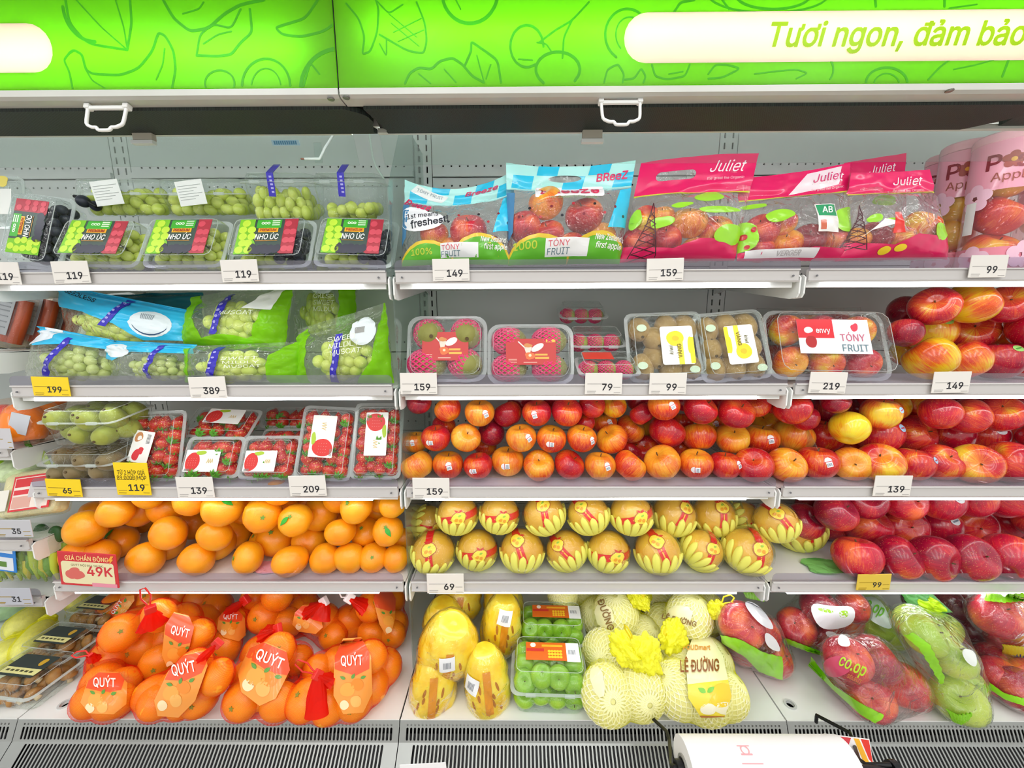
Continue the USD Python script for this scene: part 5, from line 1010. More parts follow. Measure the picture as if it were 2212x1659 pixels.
B.put('white_label', sbox(.37, .05, .7, .19), '#f1f2f2', .0016); B.write('label_lettering', 'TÓNY', .46, .12, .05, '#e0606e', False, off=.002); B.write('label_lettering', 'FRUIT', .46, .06, .05, '#66808a', False, off=.002); B.write('green_lettering', '100%', .2, .09, .06, '#c4d23c', True, off=.0018)
B.write('lettering', 'New Zealand', .83, .2, .05, '#f2f2ea', True, width=.22, off=.0018, slant=.2); B.write('lettering', 'first apple', .85, .13, .05, '#f2f2ea', True, width=.2, off=.0018, slant=.2)
bag_apples(B, [(1012, 503, 44, 'garnet_light'), (938, 508, 33, 'flame'), (1060, 535, 28, 'garnet'), (975, 545, 34, 'fire')], None, 'apple inside the slumped blue checked bag', 'apples in the slumped blue bag')
B = Bag('apple_bag', 'blue and white checked apple bag standing upright with an oval handle hole', 'bag of apples', (1092, 352), (1374, 346), (1337, 573), (1097, 576), .055, .085, .060, .74, -.05, seed=2)
blue_bag(B, (.46, .87, .13, .035), [(.26, .0, .27, .25, 0), (.78, .0, .27, .27, 0)], None)
B.write('brand_lettering', 'BReeZe', .5, .66, .095, '#e0174e', True, width=.46, off=.0024); B.put('brand_halo', sbox(.25, .645, .75, .76).buffer(.02), plain('#fbf2f4', .4), .0008)
B.write('tagline', 'New Zealand’s first apple', .52, .60, .03, '#9db886', False, width=.38, off=.0016); B.write('header_lettering', 'BReeZ', .83, .83, .075, '#e8306a', True, width=.24, off=.0022)
B.put('white_label', sbox(.32, .05, .68, .2), '#f1f2f2', .0016); B.write('label_lettering', 'TÓNY', .43, .13, .05, '#e0606e', False, off=.002); B.write('label_lettering', 'FRUIT', .43, .065, .05, '#66808a', False, off=.002); B.write('green_lettering', '1000', .15, .12, .065, '#c4d23c', True, off=.0018)
B.write('lettering', 'New Zealand’s', .86, .19, .05, '#f2f2ea', True, width=.27, off=.0018, slant=.2); B.write('lettering', 'first apple', .86, .12, .05, '#f2f2ea', True, width=.24, off=.0018, slant=.2)
bag_apples(B, [(1180, 440, 40, 'amber'), (1262, 468, 46, 'ruby'), (1133, 492, 38, 'garnet_light'), (1185, 508, 36, 'ruby'), (1300, 512, 32, 'fire'), (1235, 535, 34, 'flame')], None, 'apple inside the upright blue checked bag', 'apples in the upright blue bag')
# ---- pink bags
HOT = plain('#ee1266', .3, coat=.35); LEAFG = plain('#9bdc28', .3, coat=.3)
def pink_bag(B, hole, lab_uv, leaves, tower=None, low=.16):
    gap = Polygon(rrect(hole[2], .085, .042, 6, hole[0], hole[1])) if hole else Polygon()
    B.put('header', sbox(0, B.head, 1, 1).difference(gap), HOT, .0008); B.put('yellow_line', sbox(0, B.head - .022, 1, B.head), plain('#d6e23a', .3), .001)
    B.put('pink_foot', Polygon([(0, 0), (1, 0), (1, low), (.6, low * 1.1), (.4, low * .6), (0, low * .9)]), plain('#d81458', .3, coat=.3), .0009)
    B.write('brand_lettering', 'Juliet', lab_uv[0], lab_uv[1], lab_uv[2], '#fdeef4', False, width=lab_uv[3], slant=.25, off=.0016); B.write('tagline', 'the great the Organic', lab_uv[0], lab_uv[1] - .07, .025, '#fbd0de', False, width=lab_uv[3] * 1.05, off=.0016)
    for k, (u, v, ru, rv) in enumerate(leaves): B.put('leaf_print', affinity.scale(blob(0, 0, 1, 1, k + B.seed * 5, 22, .16), ru, rv, origin=(0, 0)).buffer(0) if False else affinity.translate(affinity.scale(blob(0, 0, 1, 1, k + B.seed * 5, 22, .16), ru, rv, origin=(0, 0)), u, v), LEAFG, .0011)
    if tower:
        u, v, w, h = tower; L = [LineString([(u - w, v), (u - w * .25, v + h * .6), (u, v + h)]), LineString([(u + w, v), (u + w * .25, v + h * .6), (u, v + h)])]
        for k in range(7): a = 1 - k / 8.0; b = 1 - (k + 1) / 8.0; L += [LineString([(u - w * a * .9, v + h * k / 8.5), (u + w * b * .9, v + h * (k + 1) / 8.5)]), LineString([(u + w * a * .9, v + h * k / 8.5), (u - w * b * .9, v + h * (k + 1) / 8.5)])]
        B.put('lattice_drawing', unary_union([l.buffer(.004) for l in L]), plain('#4a1420', .4), .0013)
B = Bag('apple_bag', 'tall hot-pink apple bag with a long handle slot, above the 159 tag', 'bag of apples', (1384, 352), (1640, 331), (1584, 565), (1336, 569), .055, .085, .044, .66, .02, seed=3)
pink_bag(B, (.33, .835, .34), (.76, .84, .1, .3), [(.63, .58, .12, .06), (.86, .22, .13, .1), (.26, .34, .09, .06), (.05, .4, .05, .09), (.4, .5, .08, .03), (.72, .44, .2, .03)], (.17, .0, .12, .55))
bag_apples(B, [(1397, 478, 34, 'flame'), (1378, 522, 34, 'garnet_light'), (1488, 482, 40, 'amber'), (1545, 502, 38, 'flame'), (1440, 520, 34, 'garnet_light'), (1500, 540, 30, 'fire'), (1430, 470, 28, 'fire')], None, 'apple inside the tall pink bag with the handle slot', 'apples in the tall pink bag')
B = Bag('apple_bag', 'pink apple bag with a shiny folded header and green-white certificate label', 'bag of apples', (1594, 385), (1836, 352), (1832, 566), (1588, 566), .055, .09, .043, .72, -.02, seed=4)
pink_bag(B, None, (.8, .83, .09, .28), [(.3, .46, .12, .07), (.0, .25, .13, .2), (.9, .4, .12, .14), (.12, .62, .12, .03)], (1.0, .05, .1, .4), .1)
B.put('certificate_label', sbox(.6, .25, .8, .56), '#ece9e4', .0016); B.put('certificate_green', sbox(.61, .42, .79, .55), '#1f9a62', .002); B.write('certificate_lettering', 'AB', .7, .455, .07, '#f4faf4', True, off=.0026, slant=.2); B.put('fruit_print', sbox(.62, .27, .67, .37), '#d06a4a', .002)
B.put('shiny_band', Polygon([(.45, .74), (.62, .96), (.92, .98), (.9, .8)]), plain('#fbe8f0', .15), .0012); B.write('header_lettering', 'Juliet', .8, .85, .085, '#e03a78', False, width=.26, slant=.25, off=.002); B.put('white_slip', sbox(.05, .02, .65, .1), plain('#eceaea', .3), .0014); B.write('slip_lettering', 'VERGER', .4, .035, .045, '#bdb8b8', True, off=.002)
B.put('red_dot', circ(.03, .26, .03, .035), '#c8262c', .002); B.put('red_dot', circ(.06, .14, .02, .025), '#c8262c', .002); B.put('red_dot', circ(.1, .33, .02, .03), '#c8262c', .002)
bag_apples(B, [(1645, 500, 38, 'garnet_light'), (1698, 528, 34, 'fire'), (1745, 520, 36, 'garnet'), (1640, 540, 30, 'garnet_light'), (1790, 512, 34, 'flame'), (1690, 482, 30, 'flame')], None, 'apple inside the pink bag with certificate label', 'apples in the certificate-label bag')
B = Bag('apple_bag', 'pink apple bag behind another, only its header rising above', 'bag of apples', (1822, 352), (1956, 331), (1950, 540), (1815, 545), .16, .18, .04, .66, 0, seed=5)
pink_bag(B, (.2, .78, .3), (.62, .83, .085, .42), [(.5, .5, .2, .06)])
B = Bag('apple_bag', 'small pink apple bag in front, yellow apple showing, beside the pink tubes', 'bag of apples', (1836, 374), (2008, 366), (2046, 562), (1800, 566), .05, .075, .042, .76, -.01, seed=6)
pink_bag(B, None, (.7, .84, .09, .36), [(.88, .28, .1, .08), (.22, .43, .06, .05), (.34, .40, .05, .02)], (.1, .1, .1, .5), .22)
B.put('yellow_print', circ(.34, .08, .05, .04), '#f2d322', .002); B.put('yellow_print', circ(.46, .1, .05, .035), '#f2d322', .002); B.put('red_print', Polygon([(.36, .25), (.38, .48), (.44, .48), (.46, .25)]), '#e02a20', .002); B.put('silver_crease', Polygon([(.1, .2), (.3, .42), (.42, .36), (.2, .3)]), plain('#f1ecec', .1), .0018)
bag_apples(B, [(1988, 490, 36, 'gold'), (1890, 512, 34, 'garnet'), (1940, 520, 32, 'flame'), (1845, 520, 32, 'fire')], None, 'apple inside the small front pink bag', 'apples in the small front pink bag')
# ---- pink tubes
def apple_tube(px0, px1, pyt, pyb, Y, label, words, seed):
    Pb, Pt = at((px0 + px1) / 2, pyb, Y), at((px0 + px1) / 2, pyt, Y); R = (px1 - px0) / 2 * mpp((Pb + Pt) / 2) * .96; H = Pt[2] - T1; base = np.array([Pb[0], Y, T1])
    t = Thing('apple_tube', label, 'tube of apples', tr(base), 'pink apple tubes'); pk = plain('#f6a9bd', .25, coat=.4); pk2 = plain('#f08ca0', .25, coat=.4)
    prof = lambda a, b, r0, r1, n=6: [(r0 + (r1 - r0) * k / n, a + (b - a) * k / n) for k in range(n + 1)]
    t.part('clear_wall', spin(prof(.0, H * .94, R * .93, R, 8), 32), film('#fff2f4', .1, '#ffd9e0', .9, .06, .3, 20, .4), smooth=True)
    t.part('lid', spin([(0, H), (R * .9, H), (R * 1.0, H - .004), (R * 1.03, H - .012), (R * 1.03, H - .02), (R * 1.0, H - .022)], 32), plain('#f3b6c0', .25, coat=.3), smooth=35)
    cyl = spin(prof(.0, H * .94, R * .936, R * 1.006, 8), 48)
    top = spin(prof(H * .60, H * .93, R * .985, R * 1.007, 3), 32); t.part('printed_collar', top, pk, smooth=True); t.part('printed_foot', spin(prof(.0, H * .2, R * .94, R * .955, 2), 32), pk2, smooth=True)
    full = cat([cyl, trimesh.creation.cylinder(R * .9, .001)])
    def patch(nm, poly, z, col, off, lon=0.0):
        m = shape2d(poly); f = m.faces[(m.vertices[m.faces][:, :, 2] > .5).all(1)]; m = fine(trimesh.Trimesh(m.vertices, f, process=True), .006); a = m.vertices[:, 0] / R + lon - .62; rr = R * (.936 + .07 * (z + m.vertices[:, 1]) / (H * .94)) + off
        m.vertices = np.stack([rr * np.sin(a), -rr * np.cos(a), z + m.vertices[:, 1]], 1); return t.part(nm, m, plain(col, .35))
    def letters(nm, s_, h, z, col, lon=0.0, bold=True, width=None):
        m = text2d(s_, h, bold, anchor='c', width=width); a = m.vertices[:, 0] / R + lon - .62; rr = R * (.936 + .07 * (z + m.vertices[:, 1]) / (H * .94)) + .0012 + m.vertices[:, 2] * .0003; m.vertices = np.stack([rr * np.sin(a), -rr * np.cos(a), z + m.vertices[:, 1]], 1); t.part(nm, m, plain(col, .4))
    letters('brand_lettering', 'P', H * .1, H * .74, '#8c2c36', -.55); letters('brand_lettering', 'sy', H * .1, H * .74, '#8c2c36', .42); letters('brand_lettering', 'Apples', H * .055, H * .66, '#a8584a', .1, False)
    flower = unary_union([Point(.010 * math.cos(a), .010 * math.sin(a)).buffer(.0075) for a in np.arange(5) * 2 * PI / 5 + .3])
    patch('flower_print', flower.difference(Point(0, 0).buffer(.004)), H * .79, '#a8483c', .0014, -.05); patch('flower_core', Point(0, 0).buffer(.0045), H * .79, '#e8a93a', .0018, -.05)
    for i, (lo, zz) in enumerate(((-.75, .12), (.75, .14), (-.95, .56))): patch('flower_print', affinity.scale(flower, 1.7, 1.7, origin=(0, 0)), H * zz, '#f7c9dc', .0016, lo)
    letters('foot_lettering', 'GROWN IN', H * .032, H * .075, '#c8506a', -.15, True, R * .8); letters('foot_lettering', 'NEW ZEALAND', H * .032, H * .03, '#c8506a', -.15, True, R * .95)
    if words: patch('white_slip', Polygon(rrect(.022, .07, .001)), H * .42, '#f2f2f0', .002, -1.05)
    for k in range(3): apple(('flame', 'ruby', 'gold')[(k + seed) % 3] if k < 2 else 'gold', N, tr(base + [0, 0, .006 + R * .82 + k * R * 1.48]) @ rot(20 * k, 'y') @ rot(30, 'x') @ sc(R * .86 / .045), 'apple inside the ' + label, 'apples in the ' + label, k)
apple_tube(2076, 2186, 292, 578, .075, 'pink apple tube in front with white slip', True, 0); apple_tube(2192, 2296, 296, 578, .075, 'pink apple tube cut by the frame edge', False, 1)
apple_tube(2006, 2088, 312, 566, .17, 'pink apple tube standing second from the left', False, 1); apple_tube(1976, 2036, 338, 556, .26, 'pink apple tube farthest back', False, 2)

# ---- bagged grapes on the second shelf, left bay
PURP = plain('#2a1fb0', .3, coat=.3); GRN = film('#b4f03c', .7, '#a2f02a', .9, .08, .7, 26, .4); BLU = plain('#27b9e6', .3, coat=.3); GBAG = film('#f6fbf2', .06, '#eaf6dc', 1.0, .05, 1.0, 30, .55); OVAL = plain('#dfe9ec', .4)
def tape(B, u0, v0, u1, v1, w=.055):
    L = LineString([(u0, v0), ((u0 + u1) / 2 + .02, (v0 + v1) / 2), (u1, v1)]).buffer(w / 2, cap_style=2); p = B.put('tape', L, PURP, .0022)
    B.put('tape_print', unary_union([L.intersection(circ(u0 + (u1 - u0) * k / 7, v0 + (v1 - v0) * k / 7, w * .22, .025, 8)) for k in range(1, 7)]), plain('#a8a4e6', .4), .0030, under=p)
PB = (('muscat',), 40, .0145, .2, .07, .1, True, 21); PB2 = (('pale',), 56, .0115, .2, .07, .1, True, 22)
def grapes_in(B, key, u, v, w, h, what): bunch(key, B.frame(u, v, 1, 1, 1) @ tr(0, 0, -h / 2) @ sc(w / .2, B.T * 1.7 / .07, h / .1), what)
B = Bag('grape_bag', 'sky-blue grape bag lying on top, oval barcode label on its band', 'bag of grapes', (120, 614), (420, 672), (406, 752), (150, 742), .10, .12, .036, .93, 0, GBAG, 'blue grape bags', .005, 11)
B.put('blue_band', Polygon([(0, .62), (.25, .58), (.5, .42), (.7, .12), (1, .18), (1, 1), (0, 1)]), BLU, .0010); B.put('label_oval', circ(.76, .5, .15, .3), OVAL, .0016); B.put('barcode', unary_union([sbox(.69 + .012 * k, .6, .696 + .012 * k, .72) for k in range(8)]), plain('#8b979c', .5), .0022); B.put('oval_arc', circ(.76, .5, .125, .26).difference(circ(.76, .53, .127, .26)), plain('#2f4f74', .4), .0022)
B.write('lettering', 'SEEDLESS', .2, .84, .075, '#123a4a', True, width=.24, rz=-10); tape(B, .42, .35, .55, .96); grapes_in(B, PB, .40, .40, B.W * .82, B.H * .78, 'pale green grapes inside the sky-blue bag lying on top')
B = Bag('grape_bag', 'sky-blue grape bag at the lower left with a pointed white and blue flap', 'bag of grapes', (86, 704), (252, 735), (252, 822), (60, 820), .05, .06, .04, .95, .0, GBAG, 'blue grape bags', .006, 12)
B.put('blue_band', Polygon([(.1, .66), (.55, .78), (1, .76), (1, 1), (.0, 1)]), BLU, .001); B.put('white_flap', Polygon([(.0, .62), (.08, 1), (.3, 1), (.3, .84)]), plain('#e6eef4', .3), .0016); tape(B, .36, .1, .52, .9, .08); grapes_in(B, PB2, .5, .40, B.W * .92, B.H * .82, 'small pale grapes inside the lower left blue bag')
B = Bag('grape_bag', 'sky-blue grape bag lying low beside the green bags', 'bag of grapes', (222, 734), (425, 744), (420, 822), (250, 822), .05, .06, .04, .95, .0, GBAG, 'blue grape bags', .006, 13)
B.put('blue_band', Polygon([(.0, .55), (.18, .5), (.4, .74), (1, .74), (1, 1), (0, 1)]), BLU, .001); B.put('label_oval', circ(.22, .75, .16, .17), OVAL, .0016); tape(B, .56, .05, .68, .95, .06); grapes_in(B, PB2, .55, .38, B.W * .86, B.H * .78, 'small pale grapes inside the low blue bag')
def green_bag(B, lft, rgt, words, oval=None, tp=None):
    if lft: B.put('green_edge', lft, GRN, .0010)
    if rgt: B.put('green_edge', rgt, GRN, .0010)
    for i, w_ in enumerate(words):
        if w_: B.write('lettering', w_, .56 + .015 * i, .62 - .1 * i, .068, '#eef6e0', False, width=.3, off=.0022)
    if oval: B.put('label_oval', circ(*oval), OVAL, .0018); B.put('barcode', unary_union([sbox(oval[0] - oval[2] * .55 + .014 * k, oval[1] - .02, oval[0] - oval[2] * .55 + .02 + .014 * k, oval[1] + .06) for k in range(6)]), plain('#9a9c98', .5), .0026)
    if tp: tape(B, *tp)
B = Bag('grape_bag', 'bright green grape bag propped on top, white shiny corner raised', 'bag of grapes', (412, 642), (636, 614), (618, 762), (396, 744), .10, .13, .045, .9, .02, GBAG, 'green grape bags', .008, 14)
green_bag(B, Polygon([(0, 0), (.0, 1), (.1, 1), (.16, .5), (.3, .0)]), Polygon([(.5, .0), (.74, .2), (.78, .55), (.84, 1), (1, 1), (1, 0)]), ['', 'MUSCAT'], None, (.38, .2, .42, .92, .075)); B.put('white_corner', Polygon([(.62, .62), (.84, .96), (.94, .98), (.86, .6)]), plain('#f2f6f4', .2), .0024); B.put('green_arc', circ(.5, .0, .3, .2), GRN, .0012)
grapes_in(B, PB, .5, .42, B.W * .78, B.H * .78, 'pale green grapes inside the propped green bag')
B = Bag('grape_bag', 'green grape bag squeezed underneath, large green fold at its right', 'bag of grapes', (400, 748), (650, 738), (652, 826), (402, 826), .05, .055, .042, .96, 0, GBAG, 'green grape bags', .007, 15)
green_bag(B, Polygon([(0, 0), (0, 1), (.06, 1), (.08, 0)]), Polygon([(.76, 0), (.78, .7), (.95, 1), (1, 1), (1, 0)]), ['SWEET', 'MILDLY', 'MUSCAT'], None, (.3, .02, .34, .95, .07)); grapes_in(B, PB, .42, .42, B.W * .76, B.H * .86, 'pale green grapes inside the squeezed green bag')
B = Bag('grape_bag', 'green grape bag with oval barcode label and pointed corner by the divider', 'bag of grapes', (644, 712), (834, 654), (852, 828), (646, 828), .05, .07, .045, .86, .0, GBAG, 'green grape bags', .008, 16)
green_bag(B, Polygon([(0, 0), (0, .9), (.12, .96), (.16, .5), (.14, 0)]), Polygon([(.98, 1), (.88, .6), (.84, .3), (.62, .0), (1, 0), (1, 1)]), ['SWEET', 'MILDLY', 'MUSCAT'], (.76, .7, .13, .19), (.42, .02, .52, .72, .075)); grapes_in(B, PB, .5, .36, B.W * .84, B.H * .62, 'pale green grapes inside the green bag by the divider')
B = Bag('grape_bag', 'shaded green grape bag standing at the back of the shelf', 'bag of grapes', (636, 596), (772, 600), (770, 730), (636, 738), .22, .24, .04, .95, .03, GBAG, 'green grape bags', .008, 17)
green_bag(B, None, Polygon([(.72, 0), (.8, .5), (.74, 1), (1, 1), (1, 0)]), ['CRISP', 'SWEET', 'MILDLY'], (.52, .86, .2, .18), None); grapes_in(B, PB, .45, .4, B.W * .8, B.H * .7, 'grapes inside the shaded green bag at the back')
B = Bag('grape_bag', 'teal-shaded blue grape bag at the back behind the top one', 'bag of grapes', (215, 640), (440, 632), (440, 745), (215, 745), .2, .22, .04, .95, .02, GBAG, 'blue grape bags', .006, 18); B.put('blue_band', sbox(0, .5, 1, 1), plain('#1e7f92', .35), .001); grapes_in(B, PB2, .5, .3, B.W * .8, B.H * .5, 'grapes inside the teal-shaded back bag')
# ================================================================== base deck
DT = DZ + .0005
def net_mat(name, col, dens=.16, edge=.75):
    c = lin(col)
    return M_(name, {'l': ('layer_weight', dict(blend=.5)), 'pw': ('math', dict(math_type='power', value2=1.6)), 'ma': ('math', dict(math_type='multiply_add', value2=edge, value3=dens, use_clamp=True)), 'tc': ('texture_coordinate', {}),
                     'm1': ('mapping', dict(rotation=(.5, .3, .8))), 'w': ('wave_texture', dict(scale=150.0, bands_direction='diagonal')), 'm2': ('mapping', dict(rotation=(-.5, .4, -.8))), 'w2': ('wave_texture', dict(scale=150.0, bands_direction='diagonal')), 'mxx': ('math', dict(math_type='maximum')),
                     'gt': ('math', dict(math_type='multiply_add', value2=1.4, value3=-1.06, use_clamp=True)), 'sm': ('math', dict(math_type='add', use_clamp=True)), 't': ('transparent_bsdf', dict(color=(1, 1, 1))), 'd': ('diffuse_bsdf', dict(color=c)), 'tl': ('translucent_bsdf', dict(color=c)), 'dm': ('mix_closure', dict(fac=.4)), 'mx': ('mix_closure', {})},
              [('l.facing', 'pw.value1'), ('pw.value', 'ma.value1'), ('tc.object', 'm1.vector'), ('m1.vector', 'w.vector'), ('tc.object', 'm2.vector'), ('m2.vector', 'w2.vector'), ('w.fac', 'mxx.value1'), ('w2.fac', 'mxx.value2'), ('mxx.value', 'gt.value1'), ('gt.value', 'sm.value1'), ('ma.value', 'sm.value2'),
               ('sm.value', 'mx.fac'), ('d.BSDF', 'dm.closure1'), ('tl.BSDF', 'dm.closure2'), ('t.BSDF', 'mx.closure1'), ('dm.closure', 'mx.closure2')], 'mx.closure')
REDNET = net_mat('red_net', '#f53a1c', .0, .42); YNET = net_mat('yellow_net', '#f7f41a', .0, .5); REDM = film('#ff5038', .6, '#f5301c', .6, .2, 0, 1, .2); YELM = plain('#fbf52a', .45, bump=.8, bscale=220, sub=.3)
def hull(balls, pad=1.04, sag=.0):
    hs = m3.Manifold.batch_hull([m3.Manifold.sphere(r * pad, 20).translate(tuple(map(float, P))) for P, r in balls]); m = hs.refine_to_length(.012).to_mesh()
    t = trimesh.Trimesh(m.vert_properties[:, :3], m.tri_verts, process=True); trimesh.smoothing.filter_taubin(t, iterations=12)
    c = np.array([P for P, _ in balls]); rr = np.array([r for _, r in balls])
    if sag:
        d = (np.linalg.norm(t.vertices[:, None] - c[None], axis=2) - rr * pad).min(1); t.vertices -= t.vertex_normals * np.clip(d, 0, .045)[:, None] * sag
    return t
class Net:
    """Net or film sack round fruit that photo pixels place."""
    def __init__(s, name, label, cat_, pile, fruits, make, mat, rlim, sag=.35, pad=1.05, y0=None, part='net'):
        s.balls = []
        for i, f in enumerate(fruits):
            P, r = pile.put(f[0], f[1], f[2], *rlim, y0=y0); s.balls.append((P, r)); make(P, r, i, f)
        c = np.mean([b[0] for b in s.balls], 0); s.base = np.array([c[0], c[1], min(b[0][2] - b[1] for b in s.balls)])
        s.cv = hull(s.balls, pad * 1.03, 0); s.h = hull(s.balls, pad, sag); s.loc = s.h.copy(); s.loc.apply_translation(-s.base); s.cv.apply_translation(-s.base); s.t = Thing(name, label, cat_, tr(s.base)); s.main = s.t.part(part, s.loc, mat, smooth=True); s.c = c
    def dirn(s, px, py):
        """The direction in which the camera sees that pixel of the sack, turned into one for surf_patch."""
        return -ray(px, py) / np.linalg.norm(ray(px, py))
    def patch(s, nm, poly_px, col, off=.0015, size=.008, under=None, lift=0.0):
        """Print on the sack: polygon in photo pixels, carried along the sight lines on to its skin."""
        if poly_px.is_empty or poly_px.area < 2: return under
        m = shape2d(poly_px); f = m.faces[(m.vertices[m.faces][:, :, 2] > .5).all(1)]; m = fine(trimesh.Trimesh(m.vertices, f, process=True), 9.0)
        v = s.cast(m.vertices[:, 0], m.vertices[:, 1], off); return s.t.part(nm, trimesh.Trimesh(v, m.faces[:, ::-1], process=False), plain(col, .3, coat=.3) if isinstance(col, str) else col, under=under, smooth=True)
    def cast(s, X, Y, off):
        D = np.array([ray(x, y) for x, y in zip(X, Y)]); D /= np.linalg.norm(D, axis=1, keepdims=True); O = np.broadcast_to(EYE - s.base, D.shape); hit, ri, ti = s.cv.ray.intersects_location(O, D, multiple_hits=False)
        q = np.full(D.shape, np.nan); q[ri] = hit + s.cv.face_normals[ti] * 0 - D[ri] * off
        bad = np.isnan(q[:, 0])
        if bad.any():
            good = ~bad
            if good.sum() > 5:
                c0 = q[good].mean(0); nrm = np.linalg.svd(q[good] - c0, full_matrices=False)[2][2]; dn = D[bad] @ nrm; tt = ((c0 - O[bad]) @ nrm) / np.where(np.abs(dn) < .2, .2 * np.sign(dn + 1e-9), dn); lim = np.linalg.norm(q[good] - O[good], axis=1); q[bad] = O[bad] + D[bad] * np.clip(tt, lim.min() - .01, lim.max() + .02)[:, None]
            else: q[bad] = O[bad] + D[bad] * np.linalg.norm(s.c - EYE)
        low = q[:, 2] + s.base[2] < DT + .002
        for i in np.nonzero(low)[0]: q[i] = on(X[i], Y[i], DT + .002 + off) - s.base
        return q
    def words(s, nm, txt, px, py, h, col, ang=0, bold=True, width=None, off=.0035, under=None, slant=0.0):
        m = text2d(txt, h, bold, anchor='c', width=width, slant=slant); m.apply_transform(rot(ang, 'z')); v = s.cast(px + m.vertices[:, 0], py - m.vertices[:, 1], off); v -= (m.vertices[:, 2:3] * .0006) * np.array([ray(px, py)]); s.t.part(nm, trimesh.Trimesh(v, m.faces, process=False), plain(col, .35), under=under)
    def neck(s, p0, p1, col, w0=26, w1=7, tail=None, loop=None, clip='#e02a22', clipsize=18, crumple=False):
        """Gathered mouth from pixel p0 on the sack to the clip at p1, fanned tail and cord loop beyond."""
        A = s.cast(np.array([p0[0]]), np.array([p0[1]]), -.004)[0]; k = mpp(A + s.base); d = A + s.base - EYE
        def at_(p, nearer=0.0): D = ray(*p); return EYE + D * (depth(A + s.base) - nearer) / (D @ cF) - s.base
        B_ = at_(p1, .018); n = 28
        def ruffle(P, Q, r0, r1, seed):
            ax = Q - P; L = np.linalg.norm(ax); ax /= L; e1 = np.cross(ax, [0, 0, 1.0]); e1 = e1 / (np.linalg.norm(e1) + 1e-9); e2 = np.cross(ax, e1); R_ = []
            for j in range(9):
                f_ = j / 8; a = np.arange(n) * 2 * PI / n; r = (r0 + (r1 - r0) * f_ ** .7) * (1 + (.16 * np.sin(9 * a + seed) + .1 * np.sin(5 * a + 4 * f_)) * math.sin(PI * min(1, f_ + .2)))
                R_.append(P + ax * L * f_ + r[:, None] * (np.cos(a)[:, None] * e1 + .6 * np.sin(a)[:, None] * e2))
            return loft(R_)
        def scrunch(P, Q, r, seed):
            m = sphere(1, 4); V = m.vertices; dsp = 1 + .55 * (meshkit.noise(V * 2.6 + 9, seed) - .5) + .4 * (meshkit.noise(V * 6 + 9, seed + 1) - .5) + .12 * (meshkit.noise(V * 13 + 9, seed + 2) - .5); V = V * dsp[:, None]; ax = Q - P; L = np.linalg.norm(ax); ax /= L; t_ = np.cross(ax, -d / np.linalg.norm(d)); t_ /= np.linalg.norm(t_)
            m.vertices = (P + Q) / 2 + V[:, :1] * t_ * r + V[:, 1:2] * np.cross(ax, t_) * r * .6 + V[:, 2:] * ax * L * .6; return m
        if crumple:
            s.t.part('gathered_neck', scrunch(A, B_, w0 * k, 1), col, smooth=True)
            if tail: s.t.part('fanned_tail', scrunch(B_, at_(tail, .02), w0 * .9 * k, 5), col, smooth=True)
            tail = None
        else: s.t.part('gathered_neck', ruffle(A, B_, w0 * k, w1 * k, 1), col, smooth=True)
        if tail: s.t.part('fanned_tail', ruffle(B_, at_(tail, .03), w1 * k, w0 * 1.2 * k, 3), col, smooth=True)
        ax = (B_ - A) / np.linalg.norm(B_ - A); cs = clipsize * k
        e = np.eye(4); e[:3, 2] = ax; t_ = np.cross(ax, -d / np.linalg.norm(d)); e[:3, 0] = t_ / np.linalg.norm(t_); e[:3, 1] = np.cross(e[:3, 2], e[:3, 0]); e[:3, 3] = B_
        s.t.part('clip', xf(rbx(-cs * .55, cs * .55, -cs * .3, cs * .3, -cs * .5, cs * .5, cs * .12), e), plain(clip, .35))
        if loop:
            L0 = [B_ * (1 - f_) + at_(loop, .03) * f_ for f_ in (0, .3, .6, 1)]; side = e[:3, 0] * 8 * k
            s.t.part('cord_loop', tube(np.array([L0[0], L0[1] + side * .4, L0[2] + side, L0[3] + side * .5, L0[3] - side * .5, L0[2] - side, L0[1] - side * .4, L0[0]]), 1.7 * k, 6), plain(clip, .4), smooth=True)
bp = Pile(DT, -.085, .9, YB - .05)
def px_poly(pts): return Polygon(pts)
def sm(pts, n=3):
    p = np.array(pts, float)
    for _ in range(n): q = np.empty((2 * len(p), 2)); q[::2] = p * .75 + np.roll(p, -1, 0) * .25; q[1::2] = p * .25 + np.roll(p, -1, 0) * .75; p = q
    return Polygon(p).buffer(0)
NLAB = []
def inlabel(what, fruits, f, where):
    o = sorted(fruits, key=lambda e: e[0]).index(f); w = f'{what}, {ORD[o]} from left, {where}'.split()
    return ' '.join(w[:16]).rstrip(',')
